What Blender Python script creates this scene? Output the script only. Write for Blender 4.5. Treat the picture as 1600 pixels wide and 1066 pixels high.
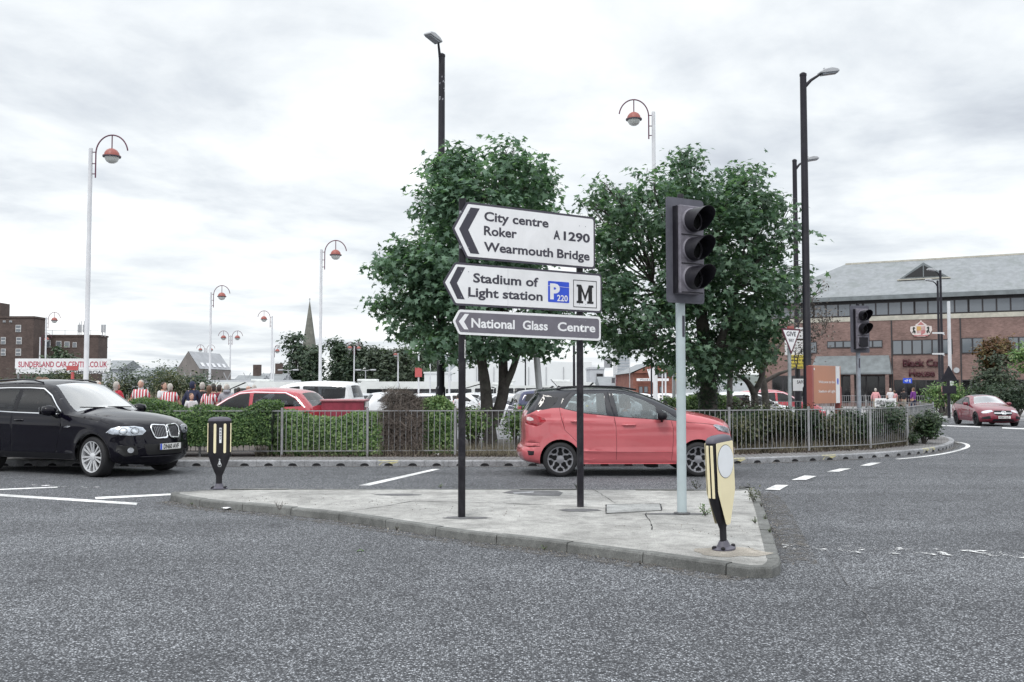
import bpy, bmesh, math, random
import numpy as np
from mathutils import Vector, Matrix, geometry, bvhtree
for o in list(bpy.data.objects): bpy.data.objects.remove(o, do_unlink=True)
SC = bpy.context.scene
COL = SC.collection
PI = math.pi
rnd = random.Random(7)
# ------------------------------------------------------------------ camera
F = 1500.0; HC = 1.65
TH = math.atan(72 / 1500.0); CT, ST = math.cos(TH), math.sin(TH)
cam = bpy.data.cameras.new('camera'); cam.sensor_width = 36; cam.lens = 36 * F / 1600
cam.clip_start = 0.1; cam.clip_end = 3000
camo = bpy.data.objects.new('camera', cam); COL.objects.link(camo)
camo.location = (0, 0, HC); camo.rotation_euler = (PI / 2 + TH, 0, 0)
SC.camera = camo
SC.render.resolution_x = 1024; SC.render.resolution_y = 682
# ------------------------------------------------------------------ world, sun, exposure
SUN_EL, SUN_AZ = 52, 200          # degrees; azimuth measured from +Y clockwise: sun high behind the camera, a little to the left
w = bpy.data.worlds.new('World'); SC.world = w; w.use_nodes = True
nt = w.node_tree; nt.nodes.clear()
def N(nt, t, **k):
    n = nt.nodes.new(t)
    for a, b in k.items(): setattr(n, a, b)
    return n
sky = N(nt, 'ShaderNodeTexSky', sky_type='NISHITA', sun_disc=False)
sky.sun_elevation = math.radians(SUN_EL); sky.sun_rotation = math.radians(SUN_AZ)
tc = N(nt, 'ShaderNodeTexCoord'); sx = N(nt, 'ShaderNodeSeparateXYZ')
L = nt.links.new
L(tc.outputs['Generated'], sx.inputs[0])
def M(nt, op, a, b=None, clamp=False):
    n = N(nt, 'ShaderNodeMath', operation=op, use_clamp=clamp)
    for i, v in enumerate((a, b)):
        if v is None: continue
        if isinstance(v, (int, float)): n.inputs[i].default_value = v
        else: nt.links.new(v, n.inputs[i])
    return n.outputs[0]
zc = M(nt, 'MAXIMUM', sx.outputs[2], 0.0)
den = M(nt, 'ADD', zc, 0.11)
cx = N(nt, 'ShaderNodeCombineXYZ')
L(M(nt, 'DIVIDE', sx.outputs[0], den), cx.inputs[0]); L(M(nt, 'DIVIDE', sx.outputs[1], den), cx.inputs[1])
def noise(nt, vec, scale, detail=5, rough=.55, dist=0.0, w=None):
    n = N(nt, 'ShaderNodeTexNoise'); n.inputs['Scale'].default_value = scale
    n.inputs['Detail'].default_value = detail; n.inputs['Roughness'].default_value = rough
    n.inputs['Distortion'].default_value = dist
    if vec is not None: nt.links.new(vec, n.inputs['Vector'])
    return n.outputs['Fac']
def ramp(nt, fac, stops, interp='LINEAR'):
    r = N(nt, 'ShaderNodeValToRGB'); r.color_ramp.interpolation = interp
    e = r.color_ramp.elements
    while len(e) < len(stops): e.new(.5)
    for i, (p, c) in enumerate(stops):
        e[i].position = p; e[i].color = (c[0], c[1], c[2], 1) if not isinstance(c, (int, float)) else (c, c, c, 1)
    nt.links.new(fac, r.inputs[0]); return r.outputs[0]
def mixc(nt, fac, a, b, mode='MIX'):
    m = N(nt, 'ShaderNodeMix', data_type='RGBA', blend_type=mode)
    for i, v in ((0, fac), (6, a), (7, b)):
        if isinstance(v, (int, float)): m.inputs[i].default_value = v
        elif isinstance(v, tuple): m.inputs[i].default_value = (v[0], v[1], v[2], 1)
        else: nt.links.new(v, m.inputs[i])
    return m.outputs[2]
n1 = noise(nt, cx.outputs[0], 0.7, 8, .56, .45)
n2 = noise(nt, cx.outputs[0], 2.3, 6, .55, .3)
nn = M(nt, 'ADD', M(nt, 'MULTIPLY', n1, .72), M(nt, 'MULTIPLY', n2, .28))
cl = ramp(nt, nn, [(.34, (5.7, 6.1, 6.7)), (.42, (7.2, 7.65, 8.15)), (.49, (8.8, 9.2, 9.5)), (.55, (10.1, 10.4, 10.55)), (.62, (11.6, 11.8, 11.8))])
for e in []: pass
# overcast sky: brighter overhead than at the horizon
up = ramp(nt, sx.outputs[2], [(0.0, 1.0), (.38, 1.0), (.62, 1.75), (1.0, 2.05)])
sc_ = N(nt, 'ShaderNodeVectorMath', operation='MULTIPLY'); L(cl, sc_.inputs[0]); L(up, sc_.inputs[1])
mx = mixc(nt, .94, sky.outputs[0], sc_.outputs[0])
bg = N(nt, 'ShaderNodeBackground'); bg.inputs['Strength'].default_value = 0.1
L(mx, bg.inputs[0]); wo = N(nt, 'ShaderNodeOutputWorld'); L(bg.outputs[0], wo.inputs[0])
sun = bpy.data.lights.new('sun', 'SUN'); sun.energy = 1.1; sun.angle = math.radians(14); sun.color = (1, .96, .9)
so = bpy.data.objects.new('sun', sun); COL.objects.link(so)
so.rotation_euler = (math.radians(90 - SUN_EL), 0, math.radians(180 - SUN_AZ + 0))
SC.view_settings.view_transform = 'Standard'; SC.view_settings.look = 'None'
SC.view_settings.exposure = 0.12; SC.view_settings.gamma = 1
SC.render.engine = 'CYCLES'
SC.cycles.transparent_max_bounces = 24
# ------------------------------------------------------------------ camera maths used to work out where things stand
def ray(px, py):
    a = (px - 800) / F; u = -(py - 533) / F
    return a, CT - ST * u, ST + CT * u
def at(px, py, Y):
    r = ray(px, py); k = Y / r[1]; return Vector((r[0] * k, Y, HC + r[2] * k))
def G(px, py, z=0.0):
    r = ray(px, py); k = (z - HC) / r[2]; return Vector((r[0] * k, r[1] * k))
def hp(x, y):                                 # the car park falls a little more than the road
    t = min(1, max(0, (y - 40) / 38)); s = min(1, max(0, (17 - x) / 6)); return hgt(y) + .05 - 1.05 * t * t * (3 - 2 * t) * s
def hgt(y):                                   # the ground falls gently away beyond the verge
    t = min(1, max(0, (y - 27) / 33)); return -0.25 * t * t * (3 - 2 * t)
def GT(px, Y):                                # ground point under picture column px at distance Y
    p = at(px, 605, Y); return Vector((p.x, Y, hgt(Y)))
# ------------------------------------------------------------------ materials
MATS = {}
def newmat(name):
    m = bpy.data.materials.new(name); m.use_nodes = True
    t = m.node_tree; b = t.nodes['Principled BSDF']; return m, t, b
def bump(t, b, h, strength=.3, dist=.01):
    n = N(t, 'ShaderNodeBump'); n.inputs['Strength'].default_value = strength; n.inputs['Distance'].default_value = dist
    t.links.new(h, n.inputs['Height']); t.links.new(n.outputs[0], b.inputs['Normal'])
def mat(name, col, rough=.6, metal=0.0, var=.12, scale=6.0, bmp=0.0, coat=0.0, spec=.5, dirt=None, dirt_amt=.5, coord='Object', emit=None, lift=None):
    if name in MATS: return MATS[name]
    m, t, b = newmat(name)
    tc = N(t, 'ShaderNodeTexCoord'); v = tc.outputs[coord]
    n = noise(t, v, scale, 5, .6)
    c0 = tuple(max(0, x * (1 - var)) for x in col); c1 = tuple(min(1, x * (1 + var)) for x in col)
    c = ramp(t, n, [(.35, c0), (.65, c1)])
    if dirt:
        d = noise(t, v, scale * .35, 6, .7, .6)
        c = mixc(t, ramp(t, d, [(.48, 0.0), (.68, dirt_amt)]), c, dirt)
    t.links.new(c, b.inputs['Base Color'])
    b.inputs['Roughness'].default_value = rough; b.inputs['Metallic'].default_value = metal
    b.inputs['Coat Weight'].default_value = coat; b.inputs['Coat Roughness'].default_value = .04
    b.inputs['Specular IOR Level'].default_value = spec
    if rough > .25 and not metal:
        r = ramp(t, n, [(.3, max(0, rough - .08)), (.7, min(1, rough + .08))]); t.links.new(r, b.inputs['Roughness'])
    if bmp: bump(t, b, noise(t, v, scale * 8, 4, .6), bmp, .01)
    if emit: b.inputs['Emission Color'].default_value = (*emit, 1); b.inputs['Emission Strength'].default_value = 1.0
    MATS[name] = m; return m
def glassmat(name, tint=(.55, .62, .62), rough=.02, body=(.02, .025, .03), trans=.75, refl=1.6):
    if name in MATS: return MATS[name]
    m = bpy.data.materials.new(name); m.use_nodes = True; t = m.node_tree; t.nodes.clear()
    out = N(t, 'ShaderNodeOutputMaterial'); tr = N(t, 'ShaderNodeBsdfTransparent'); tr.inputs[0].default_value = (*tint, 1)
    df = N(t, 'ShaderNodeBsdfDiffuse'); df.inputs[0].default_value = (*body, 1)
    m1 = N(t, 'ShaderNodeMixShader'); m1.inputs[0].default_value = 1 - trans
    t.links.new(tr.outputs[0], m1.inputs[1]); t.links.new(df.outputs[0], m1.inputs[2])
    gl = N(t, 'ShaderNodeBsdfGlossy'); gl.inputs['Roughness'].default_value = rough
    fr = N(t, 'ShaderNodeFresnel'); fr.inputs[0].default_value = 1.52
    m2 = N(t, 'ShaderNodeMixShader'); t.links.new(M(t, 'MULTIPLY', fr.outputs[0], refl, True), m2.inputs[0])
    t.links.new(m1.outputs[0], m2.inputs[1]); t.links.new(gl.outputs[0], m2.inputs[2]); t.links.new(m2.outputs[0], out.inputs[0])
    MATS[name] = m; return m
# ------------------------------------------------------------------ mesh helpers
class MB:
    def __init__(s): s.v = []; s.f = []; s.m = []; s.cm = 0
    def add(s, vs, fs, T=None):
        o = len(s.v)
        s.v += [tuple(T @ Vector(v)) if T is not None else tuple(v) for v in vs]
        s.f += [tuple(i + o for i in f) for f in fs]; s.m += [s.cm] * len(fs); return s
    def box(s, c, d, rz=0.0, T=None):
        x, y, z = d[0] / 2, d[1] / 2, d[2] / 2
        vs = [(a * x, b * y, e * z) for a in (-1, 1) for b in (-1, 1) for e in (-1, 1)]
        if rz: cr, sr = math.cos(rz), math.sin(rz); vs = [(a * cr - b * sr, a * sr + b * cr, e) for a, b, e in vs]
        vs = [(a + c[0], b + c[1], e + c[2]) for a, b, e in vs]
        return s.add(vs, [(0, 1, 3, 2), (4, 6, 7, 5), (0, 4, 5, 1), (2, 3, 7, 6), (0, 2, 6, 4), (1, 5, 7, 3)], T)
    def tube(s, pts, r, n=10, cap=True, T=None, flat=1.0):
        pts = [Vector(p) for p in pts]; rs = r if isinstance(r, (list, tuple)) else [r] * len(pts)
        vs = []; fs = []; ref = None
        for i, p in enumerate(pts):
            d = (pts[min(i + 1, len(pts) - 1)] - pts[max(i - 1, 0)]).normalized()
            if ref is None: ref = Vector((1, 0, 0)) if abs(d.x) < .8 else Vector((0, 1, 0))
            a = (ref - d * ref.dot(d)).normalized(); b = d.cross(a); ref = a
            for k in range(n):
                q = 2 * PI * k / n; vs.append(p + a * math.cos(q) * rs[i] + b * math.sin(q) * rs[i] * flat)
        for i in range(len(pts) - 1):
            for k in range(n):
                k2 = (k + 1) % n; fs.append((i * n + k, i * n + k2, (i + 1) * n + k2, (i + 1) * n + k))
        if cap: fs.append(tuple(range(n - 1, -1, -1))); fs.append(tuple((len(pts) - 1) * n + k for k in range(n)))
        return s.add(vs, fs, T)
    def lathe(s, prof, n=24, T=None, caps=True, sx=1.0, sy=1.0):
        vs = []; fs = []
        for (r, z) in prof:
            for k in range(n):
                q = 2 * PI * k / n; vs.append((r * math.cos(q) * sx, r * math.sin(q) * sy, z))
        for i in range(len(prof) - 1):
            for k in range(n):
                k2 = (k + 1) % n; fs.append((i * n + k, i * n + k2, (i + 1) * n + k2, (i + 1) * n + k))
        if caps: fs.append(tuple(range(n - 1, -1, -1))); fs.append(tuple((len(prof) - 1) * n + k for k in range(n)))
        return s.add(vs, fs, T)
    def prism(s, poly, y0, y1, T=None):
        """polygon in x,z extruded along y from y0 (front) to y1"""
        n = len(poly); vs = [(x, y0, z) for x, z in poly] + [(x, y1, z) for x, z in poly]
        fs = [tuple(range(n)), tuple(range(2 * n - 1, n - 1, -1))] + [(i, n + i, n + (i + 1) % n, (i + 1) % n) for i in range(n)]
        return s.add(vs, fs, T)
    def slab(s, poly, z0, z1, T=None):
        n = len(poly); vs = [(x, y, z0) for x, y in poly] + [(x, y, z1) for x, y in poly]
        fs = [tuple(range(n - 1, -1, -1)), tuple(range(n, 2 * n))] + [(i, (i + 1) % n, n + (i + 1) % n, n + i) for i in range(n)]
        return s.add(vs, fs, T)
    def build(s, name, m=None, parent=None, smooth=None, bevel=0, loc=None, rz=0.0, seg=2):
        me = bpy.data.meshes.new(name); me.from_pydata(s.v, [], s.f)
        ms = m if isinstance(m, (list, tuple)) else [m]
        for x in ms: me.materials.append(x)
        if len(ms) > 1: me.polygons.foreach_set('material_index', s.m)
        bm = bmesh.new(); bm.from_mesh(me); bmesh.ops.recalc_face_normals(bm, faces=bm.faces); bm.to_mesh(me); bm.free()
        o = bpy.data.objects.new(name, me); COL.objects.link(o)
        if smooth is not None:
            me.polygons.foreach_set('use_smooth', [True] * len(me.polygons)); me.set_sharp_from_angle(angle=math.radians(smooth))
        if bevel:
            b = o.modifiers.new('bevel', 'BEVEL'); b.width = bevel; b.segments = seg; b.limit_method = 'ANGLE'; b.angle_limit = math.radians(40)
        if parent is not None: o.parent = parent
        if loc is not None: o.location = loc
        if rz: o.rotation_euler[2] = rz
        return o
def rawmesh(name, verts, faces, m, parent=None, smooth=False):
    me = bpy.data.meshes.new(name); me.from_pydata(verts, [], faces)
    if m: me.materials.append(m)
    if smooth: me.polygons.foreach_set('use_smooth', [True] * len(me.polygons))
    o = bpy.data.objects.new(name, me); COL.objects.link(o)
    if parent is not None: o.parent = parent
    return o
def tag(o, label=None, cat=None, group=None, kind=None):
    if label: o['label'] = label
    if cat: o['category'] = cat
    if group: o['group'] = group
    if kind: o['kind'] = kind
    return o
def thing(name, loc=(0, 0, 0), rz=0.0, label=None, cat=None, group=None):
    o = bpy.data.objects.new(name, None); o.empty_display_size = .2; COL.objects.link(o)
    o.location = loc; o.rotation_euler = (0, 0, rz); return tag(o, label, cat, group)
def copy_tree(o, parent=None):
    kids = [k for k in bpy.data.objects if k.parent is o]
    c = o.copy(); COL.objects.link(c); c.parent = parent
    for k in kids: copy_tree(k, c)
    return c
def rrect(x0, z0, x1, z1, r, n=5):
    out = []
    for cx_, cz_, a in ((x1 - r, z1 - r, 0), (x0 + r, z1 - r, 90), (x0 + r, z0 + r, 180), (x1 - r, z0 + r, 270)):
        for i in range(n + 1):
            q = math.radians(a + 90 * i / n); out.append((cx_ + r * math.cos(q), cz_ + r * math.sin(q)))
    return out
def roundpoly(P, r, n=4):
    out = []; k = len(P)
    for i in range(k):
        a, b, c = Vector(P[i - 1]), Vector(P[i]), Vector(P[(i + 1) % k])
        rr = r[i] if isinstance(r, (list, tuple)) else r
        u = (a - b).normalized(); v = (c - b).normalized()
        for j in range(n + 1):
            t = j / n; p = (b + u * rr) * (1 - t) ** 2 + b * 2 * t * (1 - t) + (b + v * rr) * t * t
            out.append((p.x, p.y))
    return out
def ellipse(cx_, cz_, a, b, n=32): return [(cx_ + a * math.cos(2 * PI * i / n), cz_ + b * math.sin(2 * PI * i / n)) for i in range(n)]
def inpoly(x, y, P):
    c = False; j = len(P) - 1
    for i in range(len(P)):
        if (P[i][1] > y) != (P[j][1] > y) and x < (P[j][0] - P[i][0]) * (y - P[i][1]) / (P[j][1] - P[i][1]) + P[i][0]: c = not c
        j = i
    return c
CAPH = [.729]
def text(body, m, parent, height=None, width=None, origin=(0, 0, 0), T=None, bold=0.0, depth=.001, align='LEFT', name='lettering', space=1.0, serif=False):
    """lettering as a thin mesh in the parent's x,z plane facing -y; origin is baseline left; height is the capital height"""
    cu = bpy.data.curves.new('tmp', 'FONT'); cu.body = body; cu.size = 1; cu.offset = bold; cu.space_character = space
    cu.resolution_u = 3
    o = bpy.data.objects.new('tmp', cu); COL.objects.link(o)
    bpy.context.view_layer.update()
    me = bpy.data.meshes.new_from_object(o.evaluated_get(bpy.context.evaluated_depsgraph_get()))
    bpy.data.objects.remove(o, do_unlink=True); bpy.data.curves.remove(cu)
    n = len(me.vertices); co = np.empty(n * 3); me.vertices.foreach_get('co', co); co = co.reshape(-1, 3)
    x0, x1 = co[:, 0].min(), co[:, 0].max(); CAP = CAPH[0]
    h = (height or 1) / CAP; sxx = (width / (x1 - x0)) if width else h
    X = (co[:, 0] - x0) * sxx
    if align == 'CENTER': X -= (x1 - x0) * sxx / 2
    co = np.stack([X + origin[0], np.full(n, origin[1] + 0.0) - co[:, 2] * 0, co[:, 1] * h + origin[2]], 1)
    me.vertices.foreach_set('co', co.ravel())
    me.materials.clear(); me.materials.append(m)
    me.name = name; o = bpy.data.objects.new(name, me); COL.objects.link(o)
    if depth > .003:
        sl = o.modifiers.new('solid', 'SOLIDIFY'); sl.thickness = depth; sl.offset = 0
    if parent is not None: o.parent = parent
    if T is not None: o.matrix_local = T
    return o
def cdt(outer, holes=(), cons=(), pts=(), eps=1e-5):
    """constrained triangulation; returns verts, tris lying inside outer and outside holes"""
    vs = []; es = []
    def loop(P):
        o = len(vs); vs.extend([Vector((p[0], p[1])) for p in P]); k = len(P)
        es.extend([(o + i, o + (i + 1) % k) for i in range(k)])
    loop(outer)
    for h in holes: loop(h)
    for c in cons: loop(c)
    vs.extend([Vector(p) for p in pts])
    v2, e2, f2, _, _, _ = geometry.delaunay_2d_cdt(vs, es, [], 0, eps)
    out = []
    for f in f2:
        cx_ = sum(v2[i].x for i in f) / len(f); cy_ = sum(v2[i].y for i in f) / len(f)
        if inpoly(cx_, cy_, outer) and not any(inpoly(cx_, cy_, h) for h in holes): out.append((tuple(f), cx_, cy_))
    return v2, out
def sheet(name, poly, m, off, grid=4.0, holes=(), kind='structure', hf=None):
    xs = [p[0] for p in poly]; ys = [p[1] for p in poly]
    pts = []; y = min(ys)
    while y < max(ys):
        x = min(xs)
        while x < max(xs):
            if inpoly(x, y, poly): pts.append((x + .01, y + .013))
            x += grid
        y += grid
    v, f = cdt(poly, holes, (), pts)
    o = rawmesh(name, [(p.x, p.y, (hf(p.x, p.y) if hf else hgt(p.y)) + off) for p in v], [t[0] for t in f], m)
    bm = bmesh.new(); bm.from_mesh(o.data); bmesh.ops.recalc_face_normals(bm, faces=bm.faces)
    if bm.faces and sum(fc.normal.z for fc in bm.faces) < 0: bmesh.ops.reverse_faces(bm, faces=bm.faces)
    bm.to_mesh(o.data); bm.free()
    if kind: o['kind'] = kind
    return o
# ------------------------------------------------------------------ ground materials
def asphalt(name, lo, hi, stones=76.0, patch=.35, seed=0.0):
    m, t, b = newmat(name); tc = N(t, 'ShaderNodeTexCoord'); mp = N(t, 'ShaderNodeMapping')
    t.links.new(tc.outputs['Object'], mp.inputs[0]); mp.inputs['Location'].default_value = (seed, seed * .7, 0); v = mp.outputs[0]
    vo = N(t, 'ShaderNodeTexVoronoi'); vo.inputs['Scale'].default_value = stones; t.links.new(v, vo.inputs['Vector'])
    vo.inputs['Randomness'].default_value = 1
    hs = N(t, 'ShaderNodeSeparateColor'); t.links.new(vo.outputs['Color'], hs.inputs[0])
    st = ramp(t, hs.outputs[0], [(0.0, .1), (.3, .38), (.62, .9), (.85, 1.5), (1, 2.6)])
    edge = ramp(t, vo.outputs['Distance'], [(.2, 1.0), (.58, .15)])
    mid = ramp(t, noise(t, v, 33, 4, .8), [(.36, .42), (.5, 1.0), (.66, 1.5)])
    big = ramp(t, noise(t, v, patch, 6, .6, .4), [(.3, .78), (.7, 1.22)])
    m2 = N(t, 'ShaderNodeMapping'); t.links.new(tc.outputs['Object'], m2.inputs[0]); m2.inputs['Scale'].default_value = (.09, .8, 1); m2.inputs['Rotation'].default_value = (0, 0, .12)
    lane = ramp(t, noise(t, m2.outputs[0], 1.0, 3, .5), [(.36, .84), (.64, 1.16)])
    med = M(t, 'MULTIPLY', lane, ramp(t, noise(t, v, 2.4, 5, .7), [(.3, .8), (.7, 1.2)]))
    spot = noise(t, v, 4.1, 3, .5, .8); med = M(t, 'MULTIPLY', med, ramp(t, spot, [(.28, .5), (.36, 1.0)]))
    f = M(t, 'MULTIPLY', M(t, 'MULTIPLY', st, edge), M(t, 'MULTIPLY', M(t, 'MULTIPLY', mid, big), med))
    col = ramp(t, M(t, 'MULTIPLY', f, .5, True), [(0, lo), (1, hi)])
    t.links.new(col, b.inputs['Base Color']); b.inputs['Roughness'].default_value = .82
    b.inputs['Specular IOR Level'].default_value = .4
    hh = M(t, 'ADD', M(t, 'MULTIPLY', vo.outputs['Distance'], -.7), noise(t, v, 38, 3, .7))
    bump(t, b, hh, .75, .008); return m
A_ROAD = asphalt('asphalt', (.018, .019, .023), (.53, .55, .585))
A_PATCH = asphalt('asphalt_patch', (.06, .062, .066), (.46, .475, .5), 130, .6, 5)
A_PARK = asphalt('car_park_asphalt', (.16, .16, .17), (.42, .42, .44), 60, .2, 9)
def paving(name, col, bw, bh, rot=0.0, mortar=.02, dark=.25):
    m, t, b = newmat(name); tc = N(t, 'ShaderNodeTexCoord'); mp = N(t, 'ShaderNodeMapping'); mp.inputs['Rotation'].default_value = (0, 0, rot)
    t.links.new(tc.outputs['Object'], mp.inputs[0]); v = mp.outputs[0]
    br = N(t, 'ShaderNodeTexBrick'); t.links.new(v, br.inputs['Vector']); br.inputs['Scale'].default_value = 1
    br.inputs['Brick Width'].default_value = bw; br.inputs['Row Height'].default_value = bh; br.inputs['Mortar Size'].default_value = mortar
    br.inputs['Color1'].default_value = (*[c * .8 for c in col], 1); br.inputs['Color2'].default_value = (*[c * 1.15 for c in col], 1)
    br.inputs['Mortar'].default_value = (*[c * dark for c in col], 1)
    c = mixc(t, ramp(t, noise(t, v, 2.0, 6, .7), [(.4, 0.0), (.7, .55)]), br.outputs[0], tuple(x * .55 for x in col))
    c = mixc(t, .35, c, ramp(t, noise(t, v, 90, 3, .7), [(.3, .25), (.7, 1.6)]), 'MULTIPLY')
    t.links.new(c, b.inputs['Base Color']); b.inputs['Roughness'].default_value = .9
    bump(t, b, M(t, 'ADD', M(t, 'MULTIPLY', br.outputs['Fac'], -1.2), noise(t, v, 60, 3, .6)), .5, .01); return m
P_BLOCK = paving('block_paving', (.26, .25, .25), .24, .13, .12, .018)
P_SLAB = paving('slab_paving', (.36, .355, .36), .6, .6, .1, .008, .4)
def concrete(name, base, stain=.6, speck=110.0):
    m, t, b = newmat(name); tc = N(t, 'ShaderNodeTexCoord'); v = tc.outputs['Object']
    s = ramp(t, noise(t, v, speck, 3, .85), [(.3, .4), (.5, 1.0), (.7, 1.45)])
    g = ramp(t, noise(t, v, .9, 7, .7, .5), [(.33, .62), (.62, 1.18)]); g = mixc(t, 1.0, g, ramp(t, noise(t, v, 6.5, 6, .75, .3), [(.35, .75), (.6, 1.1)]), 'MULTIPLY')
    c = mixc(t, 1.0, base, s, 'MULTIPLY'); c = mixc(t, 1.0, c, g, 'MULTIPLY')
    k = ramp(t, noise(t, v, 3.1, 6, .7, 1.2), [(.56, 0.0), (.72, stain)])
    c = mixc(t, k, c, tuple(x * .42 for x in base))
    t.links.new(c, b.inputs['Base Color']); b.inputs['Roughness'].default_value = .9
    bump(t, b, noise(t, v, speck, 4, .75), .5, .006); return m
C_TOP = concrete('island_concrete', (.37, .365, .35), .75, 75)
C_KERB = concrete('kerb_concrete', (.165, .168, .162), .7)
C_KERB2 = concrete('drain_kerb_concrete', (.31, .315, .33), .5, 60)
DIRT = concrete('bare_soil', (.1, .088, .078), .5, 40)
WHITE_LINE = concrete('road_paint', (.72, .72, .72), .35, 50)
DARK = mat('dark_gap', (.012, .012, .014), .95, var=.05)
def worn_paint():
    m, t, b = newmat('worn_road_paint'); tc = N(t, 'ShaderNodeTexCoord'); v = tc.outputs['Object']
    b.inputs['Base Color'].default_value = (.75, .75, .75, 1); b.inputs['Roughness'].default_value = .8
    a = ramp(t, noise(t, v, 5.5, 8, .75, .6), [(.56, 0.0), (.6, 1.0)]); t.links.new(a, b.inputs['Alpha']); return m
WORN = worn_paint()
def grime():
    m, t, b = newmat('road_grit'); tc = N(t, 'ShaderNodeTexCoord'); v = tc.outputs['Object']
    b.inputs['Base Color'].default_value = (.13, .12, .11, 1); b.inputs['Roughness'].default_value = .95
    a = ramp(t, noise(t, v, 9, 8, .8, .6), [(.46, 0.0), (.62, .85)]); t.links.new(a, b.inputs['Alpha']); return m
GRIT = grime(); GRITL = grime(); GRITL.node_tree.nodes['Principled BSDF'].inputs['Base Color'].default_value = (.5, .5, .5, 1)
# ------------------------------------------------------------------ ground, road, verge, pavement
far_ground = rawmesh('ground', *(lambda xs, ys: ([(x, y, min(hgt(y), hp(x, y)) - .12) for y in ys for x in xs],
    [(j * len(xs) + i, j * len(xs) + i + 1, (j + 1) * len(xs) + i + 1, (j + 1) * len(xs) + i) for j in range(len(ys) - 1) for i in range(len(xs) - 1)]))(
    [-1500, -300, -100, 0, 11, 14, 17, 100, 300, 1500], [-40, 0, 20] + list(range(27, 84, 3)) + [150, 400, 1500]), mat('far_ground', (.16, .16, .15), .95, var=.2, scale=.1))
far_ground['kind'] = 'structure'
kerb_px = [(-500, 729), (-200, 729), (0, 729), (300, 729), (600, 729), (800, 729), (1000, 728.5), (1100, 726.5), (1200, 723.5), (1300, 719.5), (1370, 715.5), (1430, 710.5), (1465, 705.5), (1484, 700), (1491, 695), (1488, 690.5), (1474, 686.5), (1462, 684)]
KERB = [G(*p) for p in kerb_px]
def smoothline(P, n=4):
    out = []
    for i in range(len(P) - 1):
        p0, p1, p2, p3 = P[max(i - 1, 0)], P[i], P[i + 1], P[min(i + 2, len(P) - 1)]
        for j in range(n):
            t = j / n
            out.append(.5 * ((2 * p1) + (p2 - p0) * t + (2 * p0 - 5 * p1 + 4 * p2 - p3) * t * t + (3 * p1 - p0 - 3 * p2 + p3) * t ** 3))
    out.append(P[-1]); return out
KL = smoothline(KERB, 5)
back = [Vector((13.6, 34)), Vector((15.5, 39)), Vector((18, 46)), Vector((21.0, 54.0))]
def resample(P, d):
    out = [P[0].copy()]; acc = 0.0
    for a, b in zip(P, P[1:]):
        l = (b - a).length; t = d - acc
        while t <= l and l > 0: out.append(a + (b - a) * (t / l)); t += d
        acc = (acc + l) % d
    return out
def offs(P, d):
    out = []
    for i in range(len(P)):
        t = (P[min(i + 1, len(P) - 1)] - P[max(i - 1, 0)]).normalized(); out.append(P[i] + Vector((-t.y, t.x)) * d)
    return out
KB = KL + back
KR = resample(KB, .5)                                     # half-metre drainage kerb units
KI = offs(KR, .14)
VZ = .125
mb = MB()
for i in range(len(KR) - 1):
    a, b, c, d = KR[i], KR[i + 1], KI[i + 1], KI[i]; g = (b - a).normalized() * .003
    za, zb = hgt(a.y), hgt(b.y); a2 = a + g; b2 = b - g
    w1 = (d - a) * .2; w2 = (c - b) * .2
    mb.add([(a2.x, a2.y, za - .02), (b2.x, b2.y, zb - .02), (b2.x, b2.y, zb + VZ - .02), (a2.x, a2.y, za + VZ - .02),
            (a2.x + w1.x, a2.y + w1.y, za + VZ), (b2.x + w2.x, b2.y + w2.y, zb + VZ), (c.x, c.y, zb + VZ), (d.x, d.y, za + VZ)],
           [(0, 1, 2, 3), (3, 2, 5, 4), (4, 5, 6, 7), (0, 3, 4, 7), (1, 6, 5, 2)])
o = mb.build('verge_kerb', C_KERB2); o['kind'] = 'structure'
mb = MB()                                                  # arched drain mouths, one per unit, as shallow dark recess pieces
for i in range(len(KR) - 1):
    a, b = KR[i], KR[i + 1]; t = (b - a).normalized(); n = Vector((t.y, -t.x)); c = (a + b) / 2; z0 = hgt(c.y)
    pts = [(math.cos(q) * .092, math.sin(q) * .056) for q in [PI * k / 12 for k in range(13)]]
    vs = [(c.x + t.x * u + n.x * .004, c.y + t.y * u + n.y * .004, z0 + .012 + v) for u, v in pts]
    mb.add(vs, [tuple(range(len(vs)))])
o = mb.build('kerb_drain_openings', DARK); o['kind'] = 'structure'
mb = MB()                                                  # yellow paint dabs on some units
for i in range(len(KR) - 1):
    c = (KR[i] + KR[i + 1]) / 2; px = 800 + c.x / c.y * 1500
    for tgt in (362, 605, 1100 + 53, 1302, 1447):
        if abs(px - tgt) < 10:
            a, b = KR[i], KR[i + 1]; t = (b - a).normalized(); n = Vector((t.y, -t.x)); z0 = hgt(c.y)
            P = [(-.2, .03), (-.12, .1), (.0, .09), (.05, .05), (.2, .1), (.2, .125), (-.22, .125)]
            vs = [(a.x + t.x * (u + .25) + n.x * (.003 if v < .11 else -.02), a.y + t.y * (u + .25) + n.y * (.003 if v < .11 else -.02), z0 + v + (.002 if v > .11 else -.01)) for u, v in P]
            mb.add(vs, [tuple(range(len(vs)))])
o = mb.build('kerb_yellow_paint', mat('yellow_mark', (.5, .46, .25), .8, var=.3, scale=20)); o['kind'] = 'structure'
verge_poly = [tuple(p) for p in offs(KB, .13)] + [(21.0, 56), (8, 46), (0.5, 28.5), (-36, 28.5)]
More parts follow.
